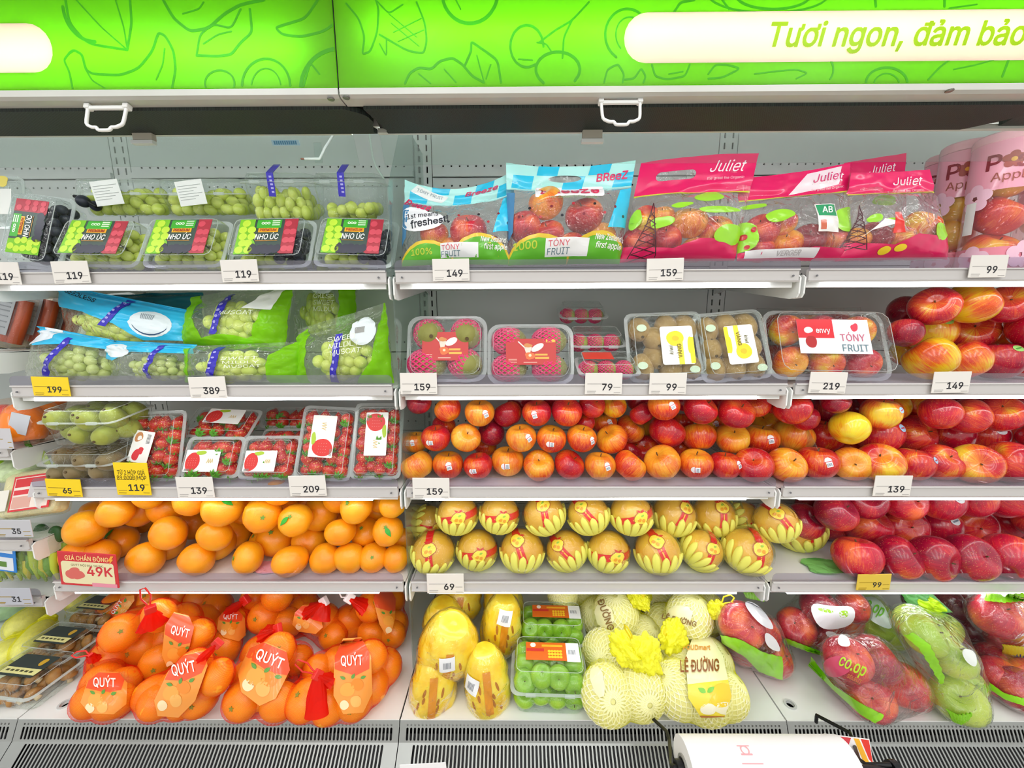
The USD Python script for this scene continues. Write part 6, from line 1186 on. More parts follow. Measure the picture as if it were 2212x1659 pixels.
def mand_bag(label, fruits, lab, txt, y0, neck=None, extra=None):
    NLAB.append(label); short = label.replace('red net bag of mandarins ', '')
    def mk(P, r, i, f): q = rnd(label, i); mandarin(tr(P) @ turn(q) @ sc(r / .039), inlabel('mandarin', fruits, f, 'net bag ' + short), 'mandarins in the net bag ' + short, i, False, True)
    b = Net('mandarin_bag', label, 'bag of mandarins', bp, fruits, mk, REDNET, (.034, .048), .7, 1.05, y0)
    if lab:
        P_ = sm(lab, 1); p = b.patch('label', P_, '#f59a3c', .002); c = np.array(lab).mean(0); u = (np.array(lab[1]) - np.array(lab[0])) / np.linalg.norm(np.array(lab[1]) - np.array(lab[0])); v = (np.array(lab[-1]) - np.array(lab[0])); L = np.linalg.norm(v); v = v / L; W = np.linalg.norm(np.array(lab[1]) - np.array(lab[0])); o = np.array(lab[0])
        Q = lambda a, b_: tuple(o + u * W * a + v * L * b_)
        b.patch('label_red_top', Polygon([Q(.02, .02), Q(.98, .02), Q(.98, .42), Q(.6, .5), Q(.02, .4)]).intersection(P_), '#f0562a', .0026, under=p)
        for cx, cy, rr, col in ((.38, .68, .2, '#f7a640'), (.66, .62, .17, '#f08a1e'), (.62, .84, .16, '#f7b45c'), (.3, .88, .13, '#fbe0b0')): b.patch('fruit_print', affinity.translate(affinity.scale(blob(0, 0, 1, 1, int(cx * 100), 20, .06), rr * W, rr * W, origin=(0, 0)), *Q(cx, cy)).intersection(P_), col, .003, under=p)
        ang = math.degrees(math.atan2(-u[1], u[0]))
        for dx, da in ((.32, 150), (.5, 60), (.74, 20)): b.patch('leaf_print', leaf2d(*Q(dx, .54), .17 * W, .09 * W, -ang - da).intersection(P_), '#5f9a3a', .0036, under=p)
        if txt: b.words('lettering', 'QUÝT', *Q(.5, .36), min(.27 * W, .2 * L), '#fdf6ee', ang, True, .6 * W, .005, p)
    if neck: b.neck(*neck[:2], REDM, **(neck[2] if len(neck) > 2 else {}))
    return b
mand_bag('red net bag of mandarins with its tail fanned out in front, far right', [(660, 1512, 38), (712, 1520, 36), (765, 1512, 37), (800, 1480, 36), (832, 1440, 34), (820, 1500, 34), (690, 1448, 34), (760, 1450, 36), (800, 1420, 34), (735, 1480, 36)], [(722, 1380), (800, 1376), (806, 1538), (720, 1544)], 1, -.06, ((712, 1470), (686, 1458), dict(tail=(684, 1546), loop=(640, 1430), w0=20)))
mand_bag('red net bag of mandarins spilling over the deck edge in front', [(430, 1508, 36), (345, 1545, 36), (400, 1548, 34), (330, 1500, 34), (375, 1490, 36), (468, 1462, 34), (420, 1440, 34), (400, 1462, 34)], [(378, 1418), (462, 1400), (408, 1552), (318, 1545)], 1, -.105, ((440, 1420), (470, 1390), dict(w0=16)))
mand_bag('red net bag of mandarins at the left with an orange label low down', [(200, 1512, 34), (248, 1515, 35), (222, 1470, 35), (262, 1480, 32), (225, 1435, 30)], [(196, 1450), (276, 1452), (272, 1544), (166, 1540)], 1, -.06, ((205, 1425), (196, 1415), dict(loop=(160, 1412), w0=12, clipsize=8)))
mand_bag('red net bag of mandarins in the middle with a large tilted label', [(605, 1516, 36), (525, 1512, 36), (565, 1490, 36), (590, 1450, 34), (540, 1455, 34), (600, 1405, 34), (560, 1410, 34), (640, 1425, 32)], [(548, 1376), (642, 1416), (580, 1540), (502, 1480)], 1, -.05, ((575, 1368), (600, 1358), dict(w0=22, tail=None)))
mand_bag('red net bag of mandarins piled high at the left, cord loop on top', [(240, 1420, 38), (262, 1366, 36), (306, 1398, 38), (345, 1430, 36), (360, 1380, 34), (300, 1345, 34), (345, 1330, 34), (395, 1340, 34), (395, 1400, 34), (430, 1370, 30), (300, 1450, 30)], [(360, 1318), (424, 1334), (404, 1420), (346, 1448)], 1, .0, ((330, 1350), (325, 1316), dict(loop=(308, 1272), w0=26)))
mand_bag('red net bag of mandarins behind the middle one, label upright', [(480, 1400, 34), (435, 1345, 32), (505, 1345, 32), (470, 1350, 32), (432, 1298, 32), (500, 1392, 30)], [(476, 1318), (528, 1318), (532, 1390), (466, 1372)], 1, .08, ((500, 1318), (530, 1296), dict(w0=18)))
mand_bag('red net bag of mandarins behind, slanting pale label', [(570, 1332, 32), (622, 1345, 32), (660, 1360, 32), (700, 1340, 32), (600, 1290, 30), (650, 1300, 30), (552, 1290, 28), (720, 1372, 28)], [(640, 1310), (690, 1304), (700, 1372), (628, 1362)], 0, .12, ((670, 1320), (700, 1300), dict(w0=22, clip='#f0e6e6', tail=(690, 1336))))
mand_bag('red net bag of mandarins at the back against the clear divider', [(755, 1340, 32), (805, 1368, 32), (850, 1410, 28), (852, 1350, 28), (800, 1310, 30), (845, 1298, 28), (720, 1400, 28), (760, 1392, 28)], [(800, 1270), (856, 1270), (852, 1362), (826, 1374)], 0, .10, ((785, 1310), (755, 1292), dict(clip='#f4ecec', loop=(735, 1275), w0=24)))
mand_bag('red net bag of mandarins deepest at the left under the shelf', [(250, 1312, 30), (290, 1300, 30), (330, 1290, 28), (380, 1292, 28), (270, 1345, 28)], [(226, 1338), (258, 1290), (300, 1284), (262, 1336)], 1, .2)

# ---- yellow net bags of pears
PALE = plain('#eeeab0', .5, var=.05, vscale=40); FNET = plain('#fdfbd8', .6)
PR = []
def foam_pear(M, label, group):
    if PR: return PR[0].copy(M, label, group)
    R = .045; t = Thing('pear', label, 'pear', M, group); t.part('fruit', sphere(R, 3, (1, 1, .97)), PALE, smooth=True); t.part('foam_net', netted(R, .97, 22, 10, 1.47, .0014), FNET, smooth=True); PR.append(t); return t
yp = Pile(DT, -.07, .9, YB - .05)
def pear_bag(label, fruits, y0, lab=None, txt=None, neck=None, full=False):
    def mk(P, r, i, f): q = rnd(label, i); foam_pear(tr(P) @ rot(q.uniform(-50, 50), 'y') @ rot(q.uniform(0, 70), 'x') @ sc(r / .045), inlabel('foam-netted pear', fruits, f, label.replace('yellow net bag of pears', 'yellow bag')), 'pears in the ' + label)
    b = Net('pear_bag', label, 'bag of pears', yp, fruits, mk, YNET, (.04, .066), .85, 1.05, y0)
    if lab:
        P_ = sm(lab, 1); p = b.patch('label', P_, '#f3eebc', .003)
        if full:
            b.patch('label_yellow', Polygon([(1470, 1480), (1600, 1465), (1610, 1560), (1440, 1560)]).intersection(P_), '#f2dd3c', .0036, under=p)
            for x, y, rx, ry, c in ((1505, 1505, 30, 26, '#f5e04a'), (1560, 1502, 28, 26, '#f0cf2c'), (1530, 1532, 18, 12, '#f7f2d8'), (1565, 1530, 22, 14, '#f4efcc')): b.patch('pear_print', blob(x, y, rx, ry, int(x), 20, .05).intersection(P_), c, .0042, under=p)
            for a, d in ((150, 0), (40, 3)): b.patch('leaf_print', leaf2d(1525 + d, 1496, 20, 11, -a).intersection(P_), '#7cc93a', .005, under=p)
            b.patch('leaf_print', leaf2d(1575, 1540, 24, 10, -70).intersection(P_), '#5faa3a', .005, under=p); b.words('lettering', 'LÊ ĐƯỜNG', 1512, 1450, 25, '#8a4f1e', 2, True, 84, .006, p); b.words('brand_lettering', 'FOUDmart', 1505, 1403, 10, '#d8953a', 0, True, 58, .006, p); b.patch('foot_print', Polygon([(1470, 1545), (1580, 1548), (1580, 1552), (1470, 1549)]).intersection(P_), '#b06a2a', .005, under=p)
        elif txt: b.words('lettering', txt[0], txt[1], txt[2], txt[3], '#8a6a3a', txt[4], True, None, .006, p)
    if neck: b.neck(*neck[:2], YELM, **neck[2])
    return b
kwn = dict(clip='#ecd61e', clipsize=12, w0=26, crumple=True)
pear_bag('yellow net bag of pears in front with a large brown-lettered label', [(1462, 1490, 50), (1520, 1500, 52), (1565, 1500, 44), (1470, 1430, 44), (1530, 1430, 46)], -.05, [(1478, 1376), (1552, 1372), (1590, 1548), (1490, 1552)], None, ((1470, 1385), (1440, 1366), dict(kwn, w0=34)), True)
pear_bag('yellow net bag of pears in front, gathered neck on top, beside the green boxes', [(1312, 1500, 52), (1382, 1492, 50), (1355, 1440, 50), (1305, 1410, 44), (1395, 1440, 42)], -.05, [(1268, 1448), (1298, 1436), (1310, 1500), (1290, 1510)], None, ((1345, 1420), (1366, 1386), dict(kwn, loop=(1352, 1352), tail=(1418, 1442), w0=40)))
pear_bag('yellow net bag of pears behind, sideways lettering on its label', [(1330, 1325, 46), (1390, 1375, 40), (1290, 1335, 40), (1340, 1380, 40)], .06, [(1280, 1308), (1318, 1304), (1330, 1350), (1294, 1360)], ('ĐƯỜNG', 1302, 1330, 14, -70), ((1370, 1300), (1385, 1285), dict(kwn)))
pear_bag('yellow net bag of pears behind at the right, cord loop at its side', [(1432, 1352, 42), (1490, 1330, 46), (1525, 1320, 40), (1470, 1380, 36), (1520, 1370, 38)], .05, [(1448, 1306), (1500, 1312), (1486, 1360), (1434, 1346)], ('LÊ ĐƯỜNG', 1466, 1345, 11, -14), ((1540, 1330), (1556, 1306), dict(kwn, loop=(1582, 1288), w0=18)))
pear_bag('yellow net bag of pears deepest, just under the shelf', [(1420, 1300, 40), (1375, 1290, 36), (1262, 1290, 36), (1215, 1282, 32)], .17, None, None, ((1395, 1290), (1380, 1282), dict(kwn)))

# ---- pineapples
PINE = M_('pineapple_flesh', {'tc': ('texture_coordinate', {}), 'n': ('noise_texture', dict(scale=22.0, detail=3.0)), 'r': ('rgb_ramp', dict(ramp=[(.3, lin('#f0bd18')), (.5, lin('#fad833')), (.72, lin('#fdec6c'))])), 'b': ('bump', dict(strength=.4, distance=.004)), 'p': ('principled_bsdf', dict(roughness=.3, coat_weight=.6, coat_roughness=.08, subsurface_weight=.15, subsurface_scale=.006))},
          [('tc.object', 'n.vector'), ('n.fac', 'r.fac'), ('r.color', 'p.base_color'), ('n.fac', 'b.height'), ('b.normal', 'p.normal')], 'p.BSDF')
def pineapple(px, py, Y, wpx, hpx, lean, twist, slip, label, pitch=0, yaw=0):
    P = at(px, py, Y); k = mpp(P); R, H = wpx * k / 2, hpx * k; n, m = 30, 40; t = Thing('pineapple', label, 'pineapple', tr(P) @ rot(lean, 'y') @ rot(pitch, 'x') @ rot(yaw, 'z'))
    v = np.linspace(0, 1, n)[:, None]; th = np.arange(m)[None] * 2 * PI / m; q = rnd(label)
    prof = np.clip(np.sin(PI * np.clip(v * .94 + .03, 0, 1)), 0, 1) ** .28 * (1.04 - .16 * v)
    gr = np.sin(4 * (th + v * 2.2 * twist) + q.uniform(0, 6)); r = R * prof * (1 - .13 * np.clip(gr - .35, 0, 1) * np.sin(PI * v) + .03 * np.sin(3 * th + 2))
    V = np.stack([r * np.cos(th), r * np.sin(th), (v - .5) * H + 0 * th], -1).reshape(-1, 3); body = cat([(V, grid_faces(n, m, True))]); t.part('flesh', cat([body, loft([V[(n - 1) * m:], V[(n - 1) * m:] * [.55, .55, 1.01], V[(n - 1) * m:] * [.2, .2, 1.0]], False, True)]), PINE, smooth=True)
    cl = trimesh.Trimesh(np.vstack([V, [[0, 0, -H / 2]], [[0, 0, H / 2]]]), np.vstack([body.faces, [(n * m, (j + 1) % m, j) for j in range(m)], [(n * m + 1, (n - 1) * m + j, (n - 1) * m + (j + 1) % m) for j in range(m)]]), process=False)
    for j in range(9):
        d = np.array([math.sin(-.9 + .22 * j + .1 * (j % 3)), -1, 0]); e = surf_patch(cl, affinity.translate(affinity.rotate(affinity.scale(Point(0, 0).buffer(1, quad_segs=4), .0032, .009 + .003 * (j % 2)), 12 * twist), 0, H * (-.2 + .12 * (j % 4))), d, off=.0005); t.part('eye_groove', e, plain('#b9741c', .5))
    t.part('tape_strip', surf_patch(cl, sbox(-.009, -H * .22, .009, H * .38), (.15, -1, .0), off=.002, size=.008), plain('#dc8f1c', .3, coat=.4))
    if slip:
        a, z0, rz = slip; sp = affinity.translate(affinity.rotate(sbox(-.018, -.018, .018, .018), rz), 0, H * z0); w = t.part('barcode_slip', surf_patch(cl, sp, (a, -1, .1), off=.0035, size=.01), plain('#eef0f2', .4)); t.part('barcode', surf_patch(cl, affinity.translate(affinity.rotate(unary_union([sbox(-.008 + .003 * i, -.008, -.0065 + .003 * i, .008) for i in range(6)]), rz, origin=(0, 0)), 0, H * z0), (a, -1, .1), off=.0045), plain('#8b8f96', .5), under=w, kind='stuff')
    t.part('core_end', xf(trimesh.creation.cylinder(R * .62, .006, sections=20), tr(0, 0, -H / 2 + .004)), plain('#e6d9a0', .6)); w = body.copy(); w.vertices = w.vertices * 1.035; t.part('cling_film', w, film('#fffef4', 0, '#fff', 1.0, .08, 1.0, 28, .4), smooth=True)
pineapple(968, 1392, -.02, 134, 140, 14, 1, (.1, .2, 12), 'peeled pineapple perched on top of the others, white slip in front', 18)
pineapple(936, 1478, -.055, 104, 142, 6, -1, None, 'peeled pineapple at the lower left beside the clear divider')
pineapple(1052, 1470, -.06, 104, 150, -4, 1, (-.7, .18, -10), 'peeled pineapple at the lower right, next to the green fruit boxes')
pineapple(1082, 1350, .06, 92, 132, 8, 1, (.1, .32, -8), 'peeled pineapple standing behind, slip near its top'); pineapple(958, 1350, .07, 96, 110, 0, -1, (.35, .3, 5), 'peeled pineapple hidden behind the perched one')
pineapple(990, 1292, .16, 104, 84, 10, 1, None, 'peeled pineapple at the back just under the shelf'); pineapple(1085, 1300, .18, 90, 90, -12, -1, (.3, .1, 0), 'peeled pineapple at the back, leaning left')

# ---- boxes of green fruit
def lime_box(px, py, Y, W, H, tilt, h, lab, lx, ly):
    M, w, l = posed(px, py, Y, W, H, tilt, -2); h = M[2, 3] - DT; t = clamshell('green_fruit_box', 'clear box of round green fruit with orange label, ' + lab, M @ tr(0, 0, -h), w, l, h, r=.02, ribs=.03, split=.55, group='boxes of round green fruit')
    Q = lambda p, z=.0006, th=.0004: xf(ext(affinity.translate(p, lx * w, ly * l), th, h + z), np.eye(4)); lw, ll = w * .55, l * .42
    c = t.part('label', Q(sbox(-lw / 2, -ll / 2, lw / 2, ll / 2)), plain('#d9661c', .35)); t.part('white_slip', Q(sbox(lw * .5, -ll * .55, lw * .82, ll * .5)), plain('#f1f2f4', .4)); t.part('slip_print', Q(unary_union([sbox(lw * (.55 + .03 * i), -ll * .15, lw * (.565 + .03 * i), ll * .1) for i in range(6)]), .0012), plain('#8b8f96', .5), kind='stuff')
    t.part('berry_print', Q(unary_union([Point(lw * (.08 + .07 * (i % 5)), ll * (-.32 + .16 * (i // 5))).buffer(ll * .07, quad_segs=3) for i in range(15)]), .0011), plain('#f2c62a', .4), under=c, kind='stuff'); t.part('red_band', Q(sbox(-lw * .48, -ll * .02, -lw * .05, ll * .14), .0011), plain('#c8302c', .4), under=c); t.part('title_print', Q(sbox(-lw * .1, ll * .24, lw * .42, ll * .36), .0011), plain('#f0b02a', .4), under=c); t.part('emblem', Q(Point(-lw * .32, ll * .33).buffer(ll * .13), .0011), plain('#f4e9da', .4), under=c)
    for i, p in enumerate(pack(24, .027, w * .95, l * .95, h * .97, 90 + int(px))): q = rnd('gf', lab, i); apple('lime', N, M @ tr(0, 0, -h) @ tr(p) @ rot(q.uniform(0, 120), 'x') @ rot(q.uniform(0, 180), 'z') @ sc(.027 / .045), 'round green fruit inside the orange-labelled box, ' + lab, 'green fruit in the box ' + lab, i)
lime_box(1186, 1412, -.045, 160, 92, 0, .118, 'in front', -.04, .05); lime_box(1192, 1324, .085, 142, 62, 0, .115, 'behind', -.02, .05)

# ---- clear bags of apples
ap = Pile(DT, -.06, .88, YB - .05); AFILM = film('#fafdfb', .03, '#eef6f2', 1.0, .08, 1.0, 26, .38); SILV = film('#f2f4f6', .35, '#e6eaec', 1.0, .08, 1.0, 30, .6)
LGRN = plain('#93dc22', .3, coat=.3, var=.12, vscale=25)
def strip_sheet(b, nm, top, bot, col, z_off=.0):
    """A bag's gusset: quad strip between two pixel polylines, lying on the sack's skin."""
    n = 24; f = lambda L: np.stack([np.interp(np.linspace(0, len(L) - 1, n), np.arange(len(L)), np.array(L, float)[:, k]) for k in (0, 1)], 1); A_, B_ = f(top), f(bot); R_ = []
    for j in range(6): q = A_ + (B_ - A_) * j / 5; v = b.cast(q[:, 0], q[:, 1], .003); gz = np.array([on(x, y, DT + .004 + .03 * (1 - j / 5)) - b.base for x, y in q]); nr = np.linalg.norm(gz + b.base - EYE, axis=1) < np.linalg.norm(v + b.base - EYE, axis=1); v[nr] = gz[nr]; v += .0022 * np.sin(np.arange(n) * 1.9 + j)[:, None] * np.array([0, -1, .3]); v[:, 2] = np.maximum(v[:, 2], DT - b.base[2] + .0006); R_.append(v)
    V = np.vstack(R_); back = V + np.array([0, .0012, 0]); G = grid_faces(6, n); b.t.part(nm, cat([(V, G), (back, G[:, ::-1])]), col, smooth=True)
def apple_bag(label, fruits, kinds, y0, strips=(), patches=(), words=(), mat=None):
    sh = label.replace('clear bag of ', '')
    def mk(P, r, i, f): q = rnd(label, i); apple(kinds[i % len(kinds)], N, tr(P) @ rot(q.uniform(-50, 50), 'y') @ rot(q.uniform(0, 70), 'x') @ rot(q.uniform(0, 360), 'z') @ sc(r / .045), inlabel(LOOKS[kinds[i % len(kinds)]] + ' apple', fruits, f, 'bag of ' + sh), 'apples in the bag of ' + sh, i)
    b = Net('apple_bag', label, 'bag of apples', ap, fruits, mk, mat or AFILM, (.036, .062), .15, 1.08, y0, 'film')
    for top, bot, col in strips: strip_sheet(b, 'green_gusset', top, bot, col)
    for nm, pts, col in patches: b.patch(nm, sm(pts, 2), col, .003)
    for w_ in words: b.words('lettering', *w_)
    return b
apple_bag('clear bag of plum-red apples in front, round yellow-green logo', [(1830, 1425, 44), (1890, 1425, 46), (1950, 1480, 44), (1878, 1508, 44), (1832, 1468, 40), (1892, 1530, 34), (1968, 1495, 34)], ['garnet_light', 'garnet', 'ruby'], -.095, [([(1752, 1418), (1800, 1480), (1860, 1520), (1910, 1545)], [(1748, 1440), (1810, 1500), (1860, 1545), (1893, 1564)], LGRN)],
          [('pink_print', [(1772, 1425), (1830, 1412), (1845, 1450), (1790, 1470)], plain('#cf4a6c', .3)), ('white_tag', [(1812, 1368), (1832, 1374), (1840, 1398), (1808, 1395)], '#f0f2f2')], [('co.op', 1838, 1448, 26, '#b4d62a', -25, True, 62, .006), ('SELECT', 1844, 1470, 8, '#c87a3a', -25, True, 34, .006)])
apple_bag('clear bag of green apples in front, lying lengthwise', [(2070, 1512, 46), (2075, 1468, 40), (2055, 1420, 42), (1995, 1372, 42), (1970, 1345, 36), (2025, 1392, 40), (2040, 1360, 32)], ['green'], -.095, [([(1952, 1372), (1985, 1400), (2010, 1440), (2032, 1478)], [(1975, 1368), (2008, 1392), (2028, 1430), (2042, 1468)], LGRN), ([(2042, 1530), (2070, 1545), (2100, 1540)], [(2060, 1560), (2076, 1566), (2092, 1556)], LGRN)], [('white_print', [(2075, 1400), (2108, 1405), (2112, 1445), (2085, 1430)], '#e9f0ea')])
apple_bag('clear bag of plum-red apples beside the yellow pear bags', [(1600, 1350, 46), (1640, 1365, 42), (1670, 1420, 38), (1600, 1395, 36), (1650, 1400, 36)], ['garnet_light', 'ruby'], -.02, [([(1556, 1372), (1600, 1382), (1650, 1410), (1690, 1420)], [(1560, 1390), (1610, 1420), (1640, 1452), (1692, 1470)], LGRN), ([(1605, 1280), (1650, 1280)], [(1612, 1292), (1652, 1300)], LGRN)], [('white_print', [(1600, 1296), (1640, 1304), (1680, 1365), (1640, 1350)], '#e4e6ec'), ('white_tag', [(1650, 1362), (1676, 1378), (1690, 1412), (1655, 1398)], '#eef0f2')])
apple_bag('clear bag of plum-red apples behind, white crumpled label', [(1720, 1355, 38), (1770, 1365, 38), (1820, 1340, 38), (1770, 1310, 38), (1840, 1310, 32)], ['garnet_light', 'garnet'], .06, [([(1695, 1378), (1740, 1395), (1775, 1408)], [(1702, 1392), (1745, 1408), (1782, 1418)], LGRN)], [('white_print', [(1745, 1300), (1800, 1310), (1848, 1308), (1846, 1348), (1800, 1362), (1765, 1355)], '#e8eaf0'), ('green_mark', [(1765, 1312), (1800, 1318), (1800, 1326), (1770, 1320)], '#a8dc3a'), ('green_mark', [(1812, 1320), (1832, 1318), (1832, 1334), (1814, 1334)], '#a8dc3a'), ('white_tag', [(1775, 1362), (1812, 1366), (1810, 1398)], '#eef0f2')])
apple_bag('clear bag of green apples behind, pale logo label', [(1890, 1340, 42), (1920, 1365, 36), (1870, 1310, 36), (1910, 1400, 30)], ['green'], .07, [], [('white_print', [(1852, 1290), (1900, 1288), (1930, 1350), (1920, 1362), (1870, 1335)], '#dfeee6')], [('co.op', 1880, 1318, 24, '#7fcf3a', -30, True, 56, .006)])
apple_bag('clear bag of red apples at the right edge, yellow foot and blue print', [(2150, 1330, 44), (2200, 1345, 46), (2180, 1385, 42), (2225, 1390, 42), (2190, 1425, 36)], ['garnet_light', 'flame'], -.01, [([(2128, 1280), (2165, 1285), (2212, 1282)], [(2130, 1298), (2170, 1302), (2215, 1298)], LGRN), ([(2165, 1392), (2215, 1398)], [(2168, 1412), (2218, 1420)], plain('#e6e23a', .3))], [('blue_print', [(2186, 1416), (2212, 1412), (2216, 1436), (2198, 1438)], '#3a52a8')])
apple_bag('clear bag of red apples low at the right edge with a green foot', [(2160, 1465, 40), (2200, 1490, 40), (2230, 1470, 40), (2145, 1430, 34)], ['garnet_light', 'garnet'], -.03, [([(2132, 1470), (2170, 1498), (2214, 1510)], [(2134, 1486), (2172, 1512), (2216, 1526)], LGRN)])
apple_bag('clear bag of dark apples deep under the shelf behind the green ones', [(2050, 1300, 36), (2090, 1320, 36), (2100, 1365, 36), (2130, 1370, 30), (1990, 1300, 32), (2100, 1290, 34)], ['plum', 'garnet'], .1, [])
B = Bag('produce_bag', 'bright green bag mouth standing up behind the green apples', 'bag', (1938, 1272), (1998, 1268), (2056, 1322), (1978, 1326), .03, .05, .012, .98, 0, film('#9cf08a', .6, '#a6f0a0', .9, .08, .8, 30, .4), None, .006, 31); B.put('yellow_leaf', sm([(.1, .2), (.3, .7), (.5, .5), (.8, .8), (.95, .1), (.4, .05)], 2), plain('#b8e01c', .3), .001)
# ================================================================== goods at the left end, wire holder, leaflet
GREY = plain('#8f9496', .45)
for i, (px, py) in enumerate(((14, 690), (72, 690), (126, 694))):
    P = at(px, py, .06 + .045 * i); k = mpp(P); t = Thing('sausage_pack', f'brown vacuum pack with grey label at the far left, {ORD[i]} from left', 'food pack', tr(P) @ rot(14, 'y') @ rot(-12, 'x'), 'brown packs at the far left')
    w, h = 24 * k, 60 * k; t.part('pack', rbx(-w * 1.15, w * 1.15, -.004, .03, -h, h * .95, .004), film('#fbf6f0', .04, '#ffffff', .9, .08, .4, 60)); t.part('filling', cat([tube([(x, .012, -h * .8), (x + .002, .012, 0), (x, .012, h * .8)], w * .5, 10) for x in (-w * .7, 0, w * .7)]), plain('#a8451c', .4), smooth=True, kind='stuff')
    c = t.part('label', bx(-w * .8, w * .55, -.0055, -.0045, -h * .55, h * .8), plain('#9a9fa2', .45)); t.part('label_print', cat([bx(-w * .7, w * .3, -.0062, -.0056, h * z, h * (z + .04)) for z in (.6, .45, .3, .1, -.1, -.3)]), plain('#7b8184', .5), under=c, kind='stuff')
P = at(60, 742, .16); one('moss_tray', rbx(-.07, .07, -.04, .05, -.01, .035, .01), plain('#6f6a4a', .6, var=.4, vscale=60), 'dark olive tray under the brown packs at the far left', 'food tray', tr(P))
# peppers
def pepper_mesh(R=.035):
    n, m = 16, 26; ph = np.linspace(0, PI, n)[:, None]; th = np.arange(m)[None] * 2 * PI / m; lob = 1 + .1 * np.abs(np.cos(2 * th)) * np.sin(ph)
    r = np.sin(ph) ** .55 * lob * (1 - .22 * (1 - np.cos(ph)) / 2); z = 1.15 * np.cos(ph) - .25 * np.exp(-(ph / .35) ** 2) + 0 * th
    return cat([(R * np.stack([r * np.cos(th), r * np.sin(th), z], -1).reshape(-1, 3), grid_faces(n, m, True))])
NT = [z - .034 for z in NB]
for i, (px, py, rp, col, lab) in enumerate(((52, 915, 42, '#f5820e', 'orange bell pepper in front in the film-wrapped tray at the left end'), (92, 905, 36, '#f08a14', 'orange bell pepper behind in the film-wrapped tray at the left end'), (8, 912, 36, '#d8261c', 'red bell pepper in the tray at the far left'), (112, 872, 26, '#ee7a16', 'small orange bell pepper at the back of the tray at the left end'))):
    P = at(px, py, .05 + .05 * (i % 2) + .06 * (i == 3)); k = mpp(P) * rp / .038; t = Thing('bell_pepper', lab, 'bell pepper', tr(P) @ rot(15 * i - 10, 'y') @ rot(170, 'x') @ sc(k)); t.part('flesh', pepper_mesh(), plain(col, .2, coat=.5), smooth=True); t.part('stem', tube([(0, 0, .03), (0, 0, .04), (.004, 0, .048)], .004, 8), plain('#4f8a2c', .6))
P = at(60, 905, .08); t = Thing('pepper_tray', 'film-wrapped tray round the orange peppers at the left end', 'food tray', tr(P)); t.part('film', rbx(-.09, .075, -.06, .09, -.052, .05, .02), film('#fff6ee', .05, '#ffe8d8', .95, .06, .8, 40)); t.part('label', xf(bx(-.018, .018, -.001, 0, -.025, .025), tr(.058, -.064, .005) @ rot(14, 'z') @ rot(20, 'y')), plain('#c9ced6', .4))
# red-labelled pack, leaves
P = at(70, 1062, .03); k = mpp(P); M = tr(P) @ rot(-62 + 35, 'x') @ rot(-8, 'y')
t = Thing('vegetable_pack', 'pale vegetable pack with a red-bordered white label at the left end', 'vegetable pack', M); t.part('tray', rbx(-75 * k, 46 * k, .004, .05, -48 * k, 50 * k, .014), plain('#e6dcb0', .5, var=.12, vscale=40)); t.part('film', rbx(-78 * k, 50 * k, -.002, .052, -52 * k, 54 * k, .014), film('#fbfdf6', .05, '#f2f4e4', .95, .06, .8, 40))
c = t.part('label', bx(-40 * k, 44 * k, -.004, -.003, -38 * k, 36 * k), plain('#d8343a', .4)); t.part('label_field', bx(-36 * k, 40 * k, -.0046, -.004, -34 * k, 32 * k), plain('#efe2d8', .45), under=c)
for nm, a, b_, z0, z1, col in (('red_print', -34, 34, 12, 30, '#d42c34'), ('red_bar', -34, -4, -4, 6, '#d8343e'), ('meat_print', -34, 4, -32, -8, '#dca89a'), ('grey_slip', -2, 40, -12, 20, '#c9c4c6')): t.part(nm, bx(a * k, b_ * k, -.0056 if nm == 'grey_slip' else -.0052, -.0046, z0 * k, z1 * k), plain(col, .45), under=c)
t.part('white_slip', bx(-74 * k, -46 * k, -.004, -.003, -34 * k, 10 * k), plain('#e9e6dc', .5))
for i, (px, py, a) in enumerate(((122, 1012, 60), (138, 1005, 40), (132, 1020, 75), (112, 1008, 110))):
    P = at(px, py, .06); lf = fine(shape2d(leaf2d(0, 0, .045, .018, 0)), .006); v = lf.vertices.copy(); v[:, 2] = v[:, 2] * .0008 + .004 * np.sin(v[:, 0] * 90); lf.vertices = v
    one('salad_leaf', lf, plain('#9fb45a', .5, var=.25, vscale=60), f'pale green leaf sticking out beside the red-labelled pack, {ORD[i]} of four', 'leaf', tr(P) @ rot(90, 'x') @ rot(a, 'z'), 'leaves beside the red-labelled pack')
P = at(25, 1015, .09); t = Thing('green_vegetable_bag', 'pale green film bag behind the red-labelled pack', 'vegetable bag', tr(P)); m = sphere(1, 3, (.075, .05, .03)); m.vertices += .006 * (meshkit.noise(m.vertices * 50, 2) - .5)[:, None] * m.vertices / .05; t.part('leaves', m, plain('#cfe3b4', .5, var=.3, vscale=50), smooth=True); t.part('yellow_tip', xf(sphere(.018, 2, (1.6, 1, .6)), tr(-.02, -.02, .025)), plain('#a8e01c', .4), smooth=True)
